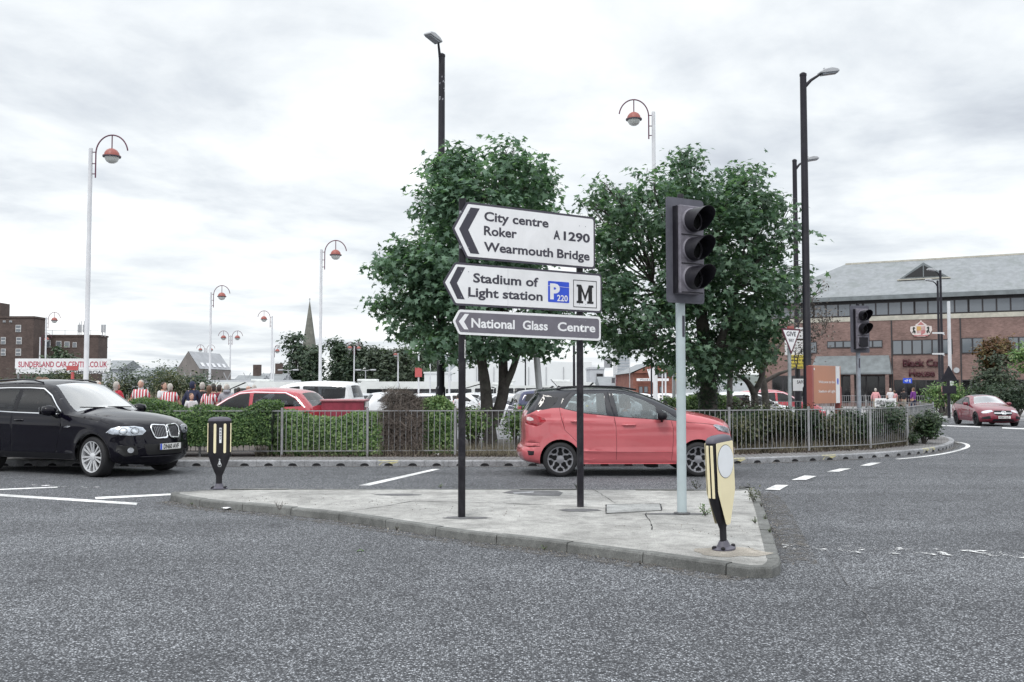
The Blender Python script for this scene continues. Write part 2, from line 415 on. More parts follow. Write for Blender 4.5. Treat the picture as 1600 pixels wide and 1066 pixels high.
# block paving strip, then soil bed
strip_in = offs(KL, 1.02)
strip_poly = [tuple(p) for p in offs(KL, .12)] + [tuple(p) for p in reversed(strip_in)]
road = sheet('road', [(-120, -30), (160, -30), (160, 56), (20.5, 56), (12, 33), (6, 24), (-120, 24)], A_ROAD, 0.0, 5.0)
sheet('verge', verge_poly, DIRT, VZ - .012, 2.0)
mbs = MB(); n_ = len(KL); A_ = offs(KL, .12)
vs = [(p.x, p.y, hgt(p.y) + VZ) for p in A_] + [(p.x, p.y, hgt(p.y) + VZ + .004) for p in strip_in]
mbs.add(vs, [(i, i + 1, n_ + i + 1, n_ + i) for i in range(n_ - 1)])
o = mbs.build('verge_paving', P_BLOCK); o['kind'] = 'structure'
sheet('car_park', [(-120, 28.0), (1, 28.0), (8.6, 46.5), (17, 60), (17, 240), (-160, 240)], A_PARK, 0.0, 4.0, hf=hp)
# far pavement on the right with its kerb
fp = [G(1400, 657.5), G(1500, 658.5), G(1600, 663), G(1760, 672)]
fpo = [Vector((p.x * 1.05, p.y * 1.05)) for p in [at(1300, 0, 50).xy if 0 else Vector((16.5, 51.5)), Vector((22.3, 52.5)), Vector((26.5, 51)), Vector((31, 47.5)), Vector((40, 41)), Vector((60, 30))]]
sheet('pavement', [tuple(p) for p in fpo] + [(90, 45), (90, 110), (16.8, 110)], P_SLAB, .115, 4.0)
fk = resample(fpo, .9); fi = offs(fk, .14); mb = MB()
for i in range(len(fk) - 1):
    a, b, c, d = fk[i], fk[i + 1], fi[i + 1], fi[i]; g = (b - a).normalized() * .004; a2 = a + g; b2 = b - g
    mb.add([(a2.x, a2.y, hgt(a.y) - .02), (b2.x, b2.y, hgt(b.y) - .02), (b2.x, b2.y, hgt(b.y) + .125), (a2.x, a2.y, hgt(a.y) + .125), (c.x, c.y, hgt(c.y) + .125), (d.x, d.y, hgt(d.y) + .125), ],
           [(0, 1, 2, 3), (3, 2, 4, 5)])
o = mb.build('pavement_kerb', C_KERB2); o['kind'] = 'structure'
# ------------------------------------------------------------------ traffic island
isl_px = [(266, 783), (326, 793.5), (420, 802), (524, 813.5), (619, 828), (722.6, 844), (840, 858), (968.7, 874.5), (1075, 890.5), (1135, 899), (1170, 904)]
isl_near = [G(*p) for p in isl_px]
isl_corner = [G(1200, 904.5), G(1214, 901), G(1221, 894), G(1219, 884)]
isl_right = [G(1219, 884), G(1209, 850), G(1200, 820), G(1193, 800), G(1184, 779), G(1172, 771), G(1150, 766.5, .03)]
isl_far = [G(1150, 764.5, .1), G(900, 764.0, .1), G(600, 763.5, .1), G(400, 763.5, .1), G(320, 765, .1), G(285, 768, .1), G(268, 773, .05)]
loop = isl_near + isl_corner[:-1] + isl_right + isl_far
IZ = .1
def inset(P, d):
    out = []; k = len(P)
    for i in range(k):
        t = (P[(i + 1) % k] - P[i - 1]).normalized(); out.append(P[i] + Vector((-t.y, t.x)) * d)
    return out
LP = resample(smoothline(loop + [loop[0]], 4), .22)
if (LP[-1] - LP[0]).length < .3: LP.pop()
LI = inset(LP, .13); k = len(LP); mb = MB(); JZ = [rnd.uniform(-.007, .007) for _ in range(k)]
for i in range(k):
    j = (i + 1) % k; a, b, c, d = LP[i], LP[j], LI[j], LI[i]; g = (b - a).normalized() * .006; a2 = a + g * (i % 4 == 0); b2 = b - g * (i % 4 == 3); c2 = c - g * (i % 4 == 3); d2 = d + g * (i % 4 == 0)
    jz = JZ[i // 4]
    w1 = (d - a) * .14; w2 = (c - b) * .14
    mb.add([(a2.x, a2.y, -.03), (b2.x, b2.y, -.03), (b2.x + w2.x * .3, b2.y + w2.y * .3, IZ - .018 + jz), (a2.x + w1.x * .3, a2.y + w1.y * .3, IZ - .018 + jz),
            (b2.x + w2.x, b2.y + w2.y, IZ + jz), (a2.x + w1.x, a2.y + w1.y, IZ + jz), (c2.x, c2.y, IZ + jz), (d2.x, d2.y, IZ + jz), (c2.x, c2.y, -.03), (d2.x, d2.y, -.03)],
           [(0, 1, 2, 3), (3, 2, 4, 5), (5, 4, 6, 7), (1, 8, 6, 4, 2), (0, 3, 5, 7, 9)])
o = mb.build('island_kerb', C_KERB); o['kind'] = 'structure'
v_, f_ = cdt([tuple(p) for p in inset(LP, .12)])
o = rawmesh('traffic_island', [(p.x, p.y, IZ - .006) for p in v_], [tuple(t[0]) for t in f_], C_TOP); o['kind'] = 'structure'
o = rawmesh('island_core', [(p.x, p.y, .012) for p in v_], [tuple(t[0]) for t in f_], DARK); o['kind'] = 'structure'
def flat(name, pts, m, z, kind='structure'):
    o = rawmesh(name, [(p[0], p[1], hgt(p[1]) + z) for p in pts], [tuple(range(len(pts)))], m)
    if o.data.polygons[0].normal.z < 0: o.data.flip_normals()
    o['kind'] = kind; return o
def pxpoly(name, P, m, z, zz=None): return flat(name, [G(p[0], p[1], z) for p in P], m, z)
def crack(P, w=.012, z=IZ - .003, name='surface_crack', m=None, jag=.015):
    pts = resample([G(*p, z) for p in P], .12); r = random.Random(int(P[0][0] * 7))
    pts = [p + Vector((r.uniform(-jag, jag), r.uniform(-jag, jag))) for p in pts]
    mb = MB(); l = offs(pts, w / 2); q = offs(pts, -w / 2)
    ws = [r.uniform(.3, 1.3) for _ in pts]
    vs = [((p + (a - p) * s).x, (p + (a - p) * s).y, z) for p, a, s in zip(pts, l, ws)] + [((p + (a - p) * s).x, (p + (a - p) * s).y, z) for p, a, s in zip(pts, q, ws)]
    n = len(pts); mb.add(vs, [(i, i + 1, n + i + 1, n + i) for i in range(n - 1)])
    o = mb.build(name, m or DARK); o['kind'] = 'structure'; return o
# island joints and cracks, patches, covers
crack([(535, 800), (600, 791), (645, 783), (720, 784), (880, 790), (950, 794)], .018)
crack([(925, 763), (965, 788)], .01); crack([(1009, 801), (1020, 829)], .014); crack([(1002, 832), (1190, 827)], .007)
crack([(1080, 806), (1185, 801)], .007); crack([(1120, 853), (1165, 852), (1192, 866)], .008)
crack([(870, 858), (880, 862), (900, 862)], .01); crack([(330, 792), (430, 799)], .006, .003)
GREY = concrete('repair_mortar', (.13, .13, .135), .6, 80)
def blob(px, py, rx, ry, m, z=IZ - .003, name='surface_patch', seed=1, n=22):
    r = random.Random(seed); c = G(px, py, z); 
    return flat(name, [(c.x + math.cos(2 * PI * i / n) * rx * r.uniform(.75, 1.15), c.y + math.sin(2 * PI * i / n) * ry * r.uniform(.75, 1.15)) for i in range(n)], m, z - hgt(c.y))
blob(727, 809, .3, .12, GREY, seed=2); blob(907, 797, .27, .15, GREY, seed=3); blob(1060, 803, .42, .1, GREY, seed=4)
pxpoly('surface_patch', [(785, 770), (800, 766), (872, 767), (880, 770), (874, 775), (822, 774)], GREY, IZ - .003)
pxpoly('drain_cover', [(801, 769.5), (835, 767.8), (833, 770), (803, 771.5)], C_KERB2, IZ - .0005)
blob(622, 773, .33, .13, GREY, seed=6)
blob(1140, 862, .38, .3, concrete('loose_sand', (.34, .31, .27), .4, 90), seed=8)
o = pxpoly('access_cover', [(948, 788), (1032, 787), (1034, 797), (947, 802)], concrete('cover_infill', (.33, .335, .33), .4, 70), IZ + .002)
crack([(947, 788), (1032, 787), (1034, 797.5), (947, 802.5), (947, 788)], .02, IZ + .005, jag=.0)
# road surface: smoother band near the island's right end, cracks, grit in the channels
0 and pxpoly('road_repair', [(1212, 903), (1226, 908), (1262, 900), (1258, 860), (1240, 815), (1206, 776), (1186, 771), (1193, 800), (1206, 845)], A_PATCH, .004)
crack([(1287, 852), (1300, 875), (1325, 915), (1368, 985)], .009, .008, m=GREY); crack([(1240, 812), (1262, 850), (1275, 868)], .006, .008, m=GREY)
crack([(1190, 777), (1600, 783)], .012, .008, m=GREY); crack([(1280, 884), (1450, 892), (1600, 905)], .01, .008, m=GREY)
crack([(360, 790), (420, 797), (510, 812)], .012, .003)
crack([(1200, 905), (1240, 912), (1280, 915)], .01, .008, m=GREY)
def strip(name, P, w, m, z, side=1):
    pts = resample([G(*p) for p in P] if not isinstance(P[0], Vector) else P, .3); q = offs(pts, w * side); n = len(pts); mb = MB()
    mb.add([(p.x, p.y, hgt(p.y) + z) for p in pts] + [(p.x, p.y, hgt(p.y) + z) for p in q], [(i, i + 1, n + i + 1, n + i) for i in range(n - 1)])
    o = mb.build(name, m); o['kind'] = 'structure'; return o
for P_, w__ in ():
    strip('cement_streak', [G(*p) for p in P_], w__, GRITL, .007)
strip('channel_grit', list(reversed(smoothline(isl_near, 4))), .28, GRIT, .006)
strip('channel_grit', list(reversed(smoothline(isl_right, 4))), .35, GRIT, .006)
strip('channel_grit', KL, -.2, GRIT, .003)
# ------------------------------------------------------------------ road markings
def line(P, z=.004): return pxpoly('road_marking', P, WHITE_LINE, z)
line([(-60, 768), (215, 785.6), (213, 789), (-60, 771.5)]); line([(148, 776.8), (272, 771), (272, 773.5), (150, 780)])
line([(-60, 766.5), (90, 760.5), (90, 762), (-60, 768)]); line([(560, 758.5), (676, 733), (688, 733), (577, 758.8)])
for q in ([(1195, 765), (1212, 757.5), (1232, 758), (1218, 766)], [(1236.6, 750), (1257, 743), (1276, 744), (1259, 750)], [(1292, 737), (1313, 732), (1330, 732), (1311, 737)],
          [(1343.5, 727.7), (1361, 723), (1377, 723), (1360, 727.7)]): line(q, .012)
strip('road_marking', smoothline([G(*p) for p in [(1398, 717.5), (1440, 713.5), (1476, 708), (1500, 702), (1509, 697.5), (1504, 693), (1486, 690)]], 5), .11, WHITE_LINE, .004, -1)
pxpoly('worn_marking', [(1222, 850), (1300, 852), (1600, 862), (1600, 872), (1300, 862), (1222, 857)], WORN, .012)
pxpoly('worn_marking', [(50, 757), (160, 761), (160, 763), (50, 760)], WORN, .008)
def gz(px, py): return G(px, py, -.16)
for P in ([(1460, 664.2), (1532, 668.2), (1532, 670.2), (1460, 666)], [(1566, 670), (1660, 675), (1660, 678), (1566, 672.2)]):
    flat('road_marking', [gz(*p) for p in P], WHITE_LINE, .006)
# litter and weeds on the kerb are built with the plants
_o = text('H', DARK, None, 1.0); CAPH[0] = .729 * max(v.co.z for v in _o.data.vertices); bpy.data.objects.remove(_o, do_unlink=True)
# ------------------------------------------------------------------ direction sign
POST = mat('black_post_paint', (.011, .01, .015), .5, spec=.3, var=.3, scale=9, dirt=(.09, .085, .09), dirt_amt=.35, bmp=.15)
SW = mat('sign_white', (.84, .84, .86), .38, var=.03, scale=2.5, dirt=(.5, .5, .5), dirt_amt=.3)
SB = mat('sign_black', (.045, .042, .06), .5, var=.1)
SGREY = mat('sign_brown_grey', (.16, .15, .18), .5, var=.08)
SEDGE = mat('sign_edge', (.055, .05, .07), .5, var=.1)
BLUE = mat('sign_blue', (.035, .09, .62), .4, var=.05)
ALU = mat('sign_back_metal', (.34, .35, .37), .5, .6, var=.1)
GALV = mat('galvanised_steel', (.42, .44, .47), .5, .35, var=.15, scale=12, dirt=(.2, .19, .18), dirt_amt=.5)
P0 = G(725, 808, IZ); P1 = G(911, 792, IZ); yaw = math.atan2(P1.y - P0.y, P1.x - P0.x)
sign = thing('direction_sign', (P0.x, P0.y, IZ), yaw, 'three-panel direction sign on two black posts standing in the concrete island', 'road sign')
zb = -IZ                                     # local z = world z - IZ
for u, top in ((0.0, 3.93 - IZ), (1.788, 3.5 - IZ)):
    MB().tube([(u, .055, -.05), (u, .055, top)], .0445, 20).lathe([(.047, 0), (.046, .012)], 20, Matrix.Translation((u, .055, top))).build('post', POST, sign, 40)
MB().add(*(lambda n: ([(.022 * 0 + .0 + .0449 * math.sin(q), .055 - .0449 * math.cos(q), z) for z in (1.9, 2.22 - IZ) for q in [(.15 + .75 * i / n) for i in range(n + 1)]],
    [(i, i + 1, n + 2 + i, n + 1 + i) for i in range(n)]))(6)).build('sticker', mat('sticker_white', (.75, .75, .72), .5), sign, 40)
for i_, ch in enumerate('EN671ABC'):
    text(ch, SB, sign, .024, None, (.0, -.0, 0), Matrix.Translation((.0125, .0088, 2.085 - i_ * .024)) @ Matrix.Rotation(math.radians(28), 4, 'Z'), .01, name='sticker_lettering')
def panel(outline, r, edge, face, border, name, label=None):
    a = roundpoly(outline, r)
    o = MB().prism([(x, z + zb) for x, z in a], -.006, 0.0).build(name, edge, sign, bevel=.001)
    if label: o['label'] = label
    b = roundpoly(border, [max(.004, q - .012) for q in r])
    MB().prism([(x, z + zb) for x, z in b], -.0085, -.005).build('panel_face', face, o)
    zm = (outline[0][1] + outline[2][1]) / 2 + zb; hh_ = (outline[0][1] - outline[2][1]) * .3
    for bx in (0.0, 1.788):
        for dz in (-hh_, hh_):
            MB().box((bx, .006, zm + dz), (.13, .02, .04)).build('bracket', ALU, o)
            for sx_ in (-.05, .05): MB().lathe([(.006, 0), (.006, .002), (.002, .003)], 8, Matrix.Translation((bx + sx_, -.0085, zm + dz)) @ Matrix.Rotation(PI / 2, 4, 'X')).build('rivet', ALU, o)
    return o
def pts_in(tl, tip, bl, tr, br, d):
    return [(tl[0] + d * .5, tl[1] - d), (tr[0] - d, tr[1] - d), (br[0] - d, br[1] + d), (bl[0] + d * .5, bl[1] + d), (tip[0] + d * 1.15, tip[1])]
def sgn(tl, tip, bl, tr, br, d, edge, face, name, rr, label):
    return panel([tl, tr, br, bl, tip], rr, edge, face, pts_in(tl, tip, bl, tr, br, d), name, label)
p1 = sgn((.025, 3.9), (-.178, 3.555), (.025, 3.205), (2.0, 3.9), (2.0, 3.205), .028, SEDGE, SW, 'sign_panel', [.03, .05, .05, .03, .02], 'upper white panel with three lines of black writing')
MB().prism([(.078, 3.833 + zb), (.207, 3.833 + zb), (.045, 3.556 + zb), (.203, 3.272 + zb), (.076, 3.272 + zb), (-.083, 3.556 + zb)], -.0105, -.008).build('chevron', SB, p1)
TX = -.0108
def tx(s, h, x, z, wd, par, m=SB, b=.026): return text(s, m, par, h, wd, (x, TX, z + zb), None, b)
tx('City centre', .107, .272, 3.694, .968, p1); tx('Roker', .107, .268, 3.516, .485, p1); tx('A', .107, 1.318, 3.555, .106, p1, b=.035); tx('1290', .107, 1.48, 3.555, .43, p1, b=.03)
tx('Wearmouth', .107, .266, 3.318, 1.045, p1); tx('Bridge', .107, 1.375, 3.318, .53, p1)
p2 = sgn((-.138, 3.15), (-.304, 2.895), (-.138, 2.63), (2.11, 3.15), (2.11, 2.63), .026, SEDGE, SW, 'sign_panel', [.03, .05, .05, .03, .02], 'middle white panel with parking and metro squares')
MB().prism([(-.103, 3.096 + zb), (.004, 3.096 + zb), (-.112, 2.9 + zb), (-.004, 2.708 + zb), (-.105, 2.708 + zb), (-.212, 2.9 + zb)], -.0105, -.008).build('chevron', SB, p2)
tx('Stadium of', .107, .116, 2.924, .965, p2); tx('Light station', .107, .046, 2.748, 1.1, p2)
q = MB().prism(rrect(1.231, 2.737 + zb, 1.566, 3.007 + zb, .012), -.0108, -.008).build('parking_symbol', BLUE, p2)
text('P', SW, q, .18, .155, (1.262, -.0115, 2.785 + zb), None, .05); text('220', SW, q, .075, .17, (1.372, -.0122, 2.757 + zb), None, .02)
MB().prism([(1.231, 2.944 + zb), (1.566, 2.936 + zb), (1.566, 2.94 + zb), (1.231, 2.948 + zb)], -.0128, -.0118).build('scratch', SW, q)
q = MB(); X0, X1, Z0, Z1 = 1.634, 2.02, 2.69 + zb, 3.048 + zb
for bx in (((X0 + X1) / 2, Z1 - .004, X1 - X0, .008), ((X0 + X1) / 2, Z0 + .004, X1 - X0, .008), (X0 + .004, (Z0 + Z1) / 2, .008, Z1 - Z0 - .0165), (X1 - .004, (Z0 + Z1) / 2, .008, Z1 - Z0 - .0165)):
    q.box((bx[0], -.0095, bx[1]), (bx[2], .003, bx[3]))
Mx = lambda u: X0 + .055 + u * (X1 - X0 - .11); Mz = lambda v: Z0 + .055 + v * (Z1 - Z0 - .115)
q.prism([(Mx(a), Mz(b)) for a, b in [(0, 1), (.27, 1), (.5, .42), (.73, 1), (1, 1), (1, .88), (.92, .88), (.92, .12), (1, .12), (1, 0), (.62, 0), (.62, .12), (.7, .12), (.7, .66), (.5, .12), (.3, .66), (.3, .12), (.38, .12), (.38, 0), (0, 0), (0, .12), (.08, .12), (.08, .88), (0, .88)]], -.011, -.008)
q.build('metro_symbol', mat('symbol_black', (.008, .008, .01), .5), p2)
MB().box((.62, -.0088, 2.89 + zb), (.0025, .001, .46)).build('panel_joint', mat('joint_grey', (.4, .4, .42), .6), p2)
p3 = sgn((-.08, 2.582), (-.165, 2.44), (-.08, 2.282), (2.09, 2.582), (2.09, 2.26), .03, SW, SGREY, 'sign_panel', [.03, .05, .05, .03, .02], 'lower grey panel with a pale border and white writing')
MB().prism([(-.0, 2.532 + zb), (.056, 2.532 + zb), (-.012, 2.437 + zb), (.05, 2.345 + zb), (-.01, 2.345 + zb), (-.085, 2.437 + zb)], -.0105, -.008).build('chevron', SW, p3)
tx('National', .107, .09, 2.374, .63, p3, SW); tx('Glass', .107, .84, 2.374, .385, p3, SW); tx('Centre', .107, 1.38, 2.374, .615, p3, SW)
# ------------------------------------------------------------------ traffic signals
TLG = mat('signal_grey', (.085, .085, .108), .6, var=.12, scale=5, dirt=(.2, .2, .23), dirt_amt=.35)
TLB = mat('signal_black', (.012, .011, .016), .5, spec=.3, var=.2, scale=8, dirt=(.08, .08, .09), dirt_amt=.3)
TLH = mat('signal_housing', (.16, .15, .18), .6, var=.2, scale=10, dirt=(.33, .32, .35), dirt_amt=.5)
PALE = mat('pale_pole_paint', (.43, .5, .52), .5, var=.05, scale=4, dirt=(.4, .42, .42), dirt_amt=.4)
POLEG = mat('weathered_grey_pole', (.3, .33, .38), .5, .2, var=.2, scale=3, dirt=(.09, .09, .11), dirt_amt=.6)
LENS = glassmat('signal_lens', (.1, .1, .1), .1, (.02, .02, .02), .1)
def visor(c, r, l0, l1, T=None):
    """cut-away hood: long on top, short below, opening towards -y"""
    n = 28; vs = []; fs = []
    for rr in (r, r * .965):
        for k in range(n + 1):
            q = 2 * PI * k / n - PI / 2; s = (1 + math.sin(q)) / 2; s = s * s * (3 - 2 * s); l = l1 + (l0 - l1) * s
            for t in (0, 1): vs.append((c[0] + rr * math.cos(q), c[1] - l * t, c[2] + rr * math.sin(q) - .0 * t))
    m_ = 2 * (n + 1)
    for k in range(n): fs += [(2 * k, 2 * k + 1, 2 * k + 3, 2 * k + 2), (m_ + 2 * k, m_ + 2 * k + 2, m_ + 2 * k + 3, m_ + 2 * k + 1), (2 * k + 1, m_ + 2 * k + 1, m_ + 2 * k + 3, 2 * k + 3)]
    return vs, fs
def signal(loc, rz, polemat, poleh, board_w, board_z0, board_z1, label, dark_last=False, vis=True, lean=0.0):
    t = thing('traffic_light', loc, rz, label, 'traffic light')
    p = MB().tube([(0, .1, -.05), (0 + lean, .1, poleh)], .058, 20).build('pole', polemat, t, 40)
    MB().lathe([(.1, 0), (.1, .012), (.063, .02)], 20, Matrix.Translation((0, .1, 0))).build('collar', GREY, p, 40)
    MB().box((.0, .045, board_z0 - .28), (.035, .012, .26)).build('cable_slot', SB, p)
    zc = (board_z0 + board_z1) / 2; bo = .0
    h = board_z1 - board_z0
    b = MB().prism(rrect(-board_w / 2 + bo, board_z0, board_w / 2 + bo, board_z1, .045), -.004, .002)
    b = b.build('backboard', TLG, t, bevel=.001)
    e = [rrect(-board_w / 2 + bo + .03, board_z0 + .03, board_w / 2 + bo - .03, board_z1 - .03, .03)]
    MB().prism(e[0], -.006, -.003).build('backboard_panel', TLH if 0 else TLG, b, bevel=.001)
    hw = .37; s = .353
    hs = MB().box((0, -.065, zc), (hw, .13, 1.08)).build('housing', TLH, t, bevel=.012)
    MB().box((-.188, -.04, zc), (.02, .1, 1.07)).build('hinge_strip', TLB, hs)
    for k, nm in enumerate(('lower', 'middle', 'upper')):
        z = zc + (k - 1) * s
        MB().box((0, -.1335, z - .174), (hw * .9, .008, .012)).build('seam', TLB, hs)
        MB().lathe([(.155, 0), (.155, .012), (.14, .03), (.13, .03)], 28, Matrix.Translation((0, -.13, z)) @ Matrix.Rotation(PI / 2, 4, 'X'), caps=False).build('lens_ring', TLH, hs, 50)
        MB().lathe([(.001, .02), (.07, .016), (.13, .002)], 24, Matrix.Translation((0, -.137, z)) @ Matrix.Rotation(PI / 2, 4, 'X'), caps=False).build('lens', LENS, hs, 60)
        if dark_last and k == 0: MB().box((0, -.16, z), (.25, .05, .25)).build('visor', TLB, t, bevel=.01)
        else: MB().add(*visor((0, -.14, z), .142, .31, .13)).build('visor', TLB, t, 40)
    MB().lathe([(.03, 0), (.045, .05), (.035, .1)], 14, Matrix.Translation((0, .08, board_z1 - .03))).build('top_bracket', TLB, t, 40)
    return t
tp = G(1074, 804, IZ)
signal((tp.x, tp.y, IZ), math.radians(30), PALE, 3.1, .60, 2.58, 3.88, 'unlit grey traffic light on a pale pole standing in the concrete island')
tp2 = at(1345, 605, 25.8)
signal((tp2.x, tp2.y, VZ), math.radians(14), POLEG, 3.2, .58, 2.45, 3.72, 'dark traffic light on a weathered pole behind the railing, in front of the brick building', True)
# ------------------------------------------------------------------ bollards
BBLK = mat('bollard_black', (.013, .012, .016), .55, spec=.3, var=.2, scale=6, dirt=(.07, .07, .07), dirt_amt=.3)
BYEL = mat('bollard_yellow', (.84, .75, .5), .4, var=.04, scale=3)
BWHT = mat('bollard_disc', (.78, .8, .83), .35, var=.03)
BCAP = mat('bollard_cap', (.09, .085, .11), .5, var=.15)
def bollard(loc, rz, lean, label, wide, number=None):
    t = thing('bollard', loc, rz, label, 'bollard'); t.rotation_euler[1] = lean
    t['group'] = 'bollards on the traffic island'
    H = 1.13; W = .17; D = .06
    def hw(z):
        if z > .52: return 1.0
        if z > .2: return .27 + .73 * ((z - .2) / .32) ** .9
        return .27
    n = 32; b = MB(); prof = [(.0, .05), (.03, .05)] + [(z, None) for z in (.1, .16, .2, .26, .32, .38, .44, .49, .52, .6, .8, 1.0, 1.03)]
    vs = []
    zs = [p[0] for p in prof]
    def ring(z, k):
        s = hw(z); out = []
        for i in range(n):
            q = 2 * PI * i / n; c, d = math.cos(q), math.sin(q)
            e = .5 if wide else .75
            out.append((W * s * k * math.copysign(abs(c) ** e, c), D * s * k * math.copysign(abs(d) ** e, d), z))
        return out
    for z in zs: vs += ring(z, 1.0)
    fs = [(i * n + j, i * n + (j + 1) % n, (i + 1) * n + (j + 1) % n, (i + 1) * n + j) for i in range(len(zs) - 1) for j in range(n)]
    body = b.add(vs, fs).build('body', BBLK, t, 35)
    vs = []; zz = [(1.03, 1.03), (1.04, 1.03), (1.06, .98), (1.078, .87), (1.092, .58), (1.098, .05)]
    for z, k in zz: vs += [(x, y, z) for x, y, _ in ring(1.0, k)]
    MB().add(vs, [(i * n + j, i * n + (j + 1) % n, (i + 1) * n + (j + 1) % n, (i + 1) * n + j) for i in range(5) for j in range(n)] + [tuple(range(5 * n, 6 * n))]).build('cap', BCAP, t, 50)
    MB().lathe([(.13, 0), (.13, .015), (.075, .03), (.05, .08)], 20, sy=.8).build('base_plate', BCAP, t, 40)
    for a in (35, 145, 215, 325):
        MB().lathe([(.022, 0), (.022, .02), (.012, .028)], 8, Matrix.Translation((.11 * math.cos(math.radians(a)), .085 * math.sin(math.radians(a)), .012))).build('bolt', BBLK, t, 40)
    if wide:
        for sd in (-1, 1):
            P = roundpoly([(-.148, 1.03), (.148, 1.03), (.15, .56), (.034, .24), (-.034, .24), (-.15, .56)], .02)
            f = MB().prism(P, sd * (D + .001), sd * (D + .005)).build('face_panel', BYEL, t, bevel=.001)
            MB().prism(ellipse(0, .845, .142, .16), sd * (D + .004), sd * (D + .0065)).build('disc_rim', BBLK, f)
            MB().prism(ellipse(0, .845, .137, .155), sd * (D + .006), sd * (D + .0085)).build('disc', BWHT, f)
        for sd in (-1, 1):
            for yy in (-.026, .02):
                MB().box((sd * (W + .003), yy, .76), (.008, .03, .5)).build('reflector_bar', BYEL, t, bevel=.004)
    else:
        for sd in (-1, 1):
            for xx in (-.062, .085):
                g = MB().prism(rrect(xx - .022, .54, xx + .022, 1.0, .02), sd * (D + .001), sd * (D - .01)).build('reflector_groove', BBLK, t)
                MB().prism(rrect(xx - .019, .545, xx + .019, .995, .018), sd * (D + .0025), sd * (D - .01)).build('reflector_bar', BYEL, t)
        for sd in (-1, 1):
            MB().box((sd * (W - .002), -.03, .78), (.012, .04, .44)).build('reflector_bar', BYEL, t, bevel=.004)
        s = MB().prism(rrect(.003, .7, .036, .93, .003), -(D + .004), -(D + .001)).build('sticker', BWHT, t)
        for i_, ch in enumerate(number): text(ch, SB, s, .03, .024, (.008, -(D + .005), .885 - i_ * .045), None, .02)
        o = text('8', BWHT, t, .05, .03, (.0, -.085, .37), None, .02); o = text('2', BWHT, t, .035, .024, (.003, -.094, .425), None, .02)
        MB().add(*(lambda P: (P, [(i, (i + 1) % 20, 20 + (i + 1) % 20, 20 + i) for i in range(20)]))([(.016 + .028 * math.cos(2 * PI * i / 20), -.083, .37 + .03 * math.sin(2 * PI * i / 20)) for i in range(20)] + [(.016 + .024 * math.cos(2 * PI * i / 20), -.083, .37 + .026 * math.sin(2 * PI * i / 20)) for i in range(20)])).build('roundel', BWHT, t)
    return t
bp = G(1131, 858, IZ); bollard((bp.x, bp.y, IZ), math.radians(46), math.radians(-4), 'leaning black bollard with wide cream faces and a white disc, beside the island kerb corner', True)
bp = G(342, 764, IZ); bollard((bp.x, bp.y, IZ), math.radians(10), 0.0, 'upright black bollard with narrow cream stripes and a number sticker, near the dark car', False, '8697')
# ------------------------------------------------------------------ pedestrian railing
RAIL = mat('railing_galvanised', (.33, .335, .35), .5, .3, var=.15, scale=6, dirt=(.2, .18, .16), dirt_amt=.5)
fence = thing('pedestrian_railing', (0, 0, 0), 0, 'galvanised metal pedestrian railing with thin upright bars along the planted verge', 'railing')
fpx = [(-60, 713.5), (45, 713.5), (180, 713.5), (312, 713.5), (440, 713.5), (574, 713), (711, 712.5), (845, 712), (990, 712), (1140, 710.5), (1264, 706.5), (1360, 702.5), (1418, 696)]
FP = [G(*p, VZ) for p in fpx] + [Vector((12.95, 29.6)), Vector((13.4, 31.6)), Vector((12.6, 34.2)), Vector((10.9, 35.2)), Vector((9, 36.0)), Vector((7.2, 36.6)), Vector((5.4, 37.0))]
for i, p in enumerate(FP):
    if i == 1 or i == 2: pass
    MB().tube([(p.x, p.y, VZ - .02), (p.x, p.y, VZ + 1.07)], .03, 10).build('post', RAIL, fence, 40)
for i in range(len(FP) - 1):
    a, b = FP[i], FP[i + 1]; d = b - a; L_ = d.length; rz = math.atan2(d.y, d.x); c = (a + b) / 2; za, zb_ = hgt(a.y) * 0 + VZ, VZ
    m_ = MB(); ln = L_ - .06
    m_.box((0, 0, 1.0), (ln, .03, .022)).box((0, 0, .12), (ln, .03, .02))
    nb = max(3, int(ln / .118))
    for k in range(nb):
        x = -ln / 2 + ln * (k + .5) / nb; m_.tube([(x, rnd.uniform(-.006, .006), .12), (x + rnd.uniform(-.008, .008), 0, .995)], .0075, 6, False)
    m_.build('rail_panel', RAIL, fence, 40, loc=(c.x, c.y, VZ), rz=rz)
# ------------------------------------------------------------------ vehicles
TYRE = mat('tyre_rubber', (.018, .018, .02), .8, var=.15, scale=20, bmp=.2)
ALLOY = mat('alloy_bright', (.66, .67, .69), .3, .35, var=.05)
ALLOYD = mat('alloy_grey', (.26, .26, .28), .3, .4, var=.05)
BLKP = mat('black_plastic', (.012, .012, .015), .55, var=.15, spec=.25)
CHROME = mat('chrome', (.75, .76, .78), .12, 1.0, var=.02)
INTER = mat('car_interior', (.06, .06, .065), .8, var=.2)
SEATM = mat('seat_fabric', (.17, .17, .18), .85, var=.15)
LAMPG = mat('headlamp_inner', (.62, .64, .68), .15, .6, var=.25, scale=14)
LAMPC = glassmat('lamp_cover', (.93, .95, .97), .02, (.1, .1, .1), .96)
REDL = mat('tail_lamp', (.3, .012, .02), .15, coat=1, var=.3, scale=12)
PLATEW = mat('plate_white', (.75, .75, .74), .4, var=.02)
PLATEY = mat('plate_yellow', (.72, .62, .1), .4, var=.02)
GL_CLEAR = glassmat('car_glass_clear', (.78, .86, .87), .01, (.32, .37, .39), .72)
GL_DARK = glassmat('car_glass_dark', (.32, .34, .36), .01, (.02, .02, .025), .8, 1.1)
GL_SCREEN = glassmat('windscreen_glass', (.6, .66, .66), .01, (.1, .11, .12), .85, 4.5)
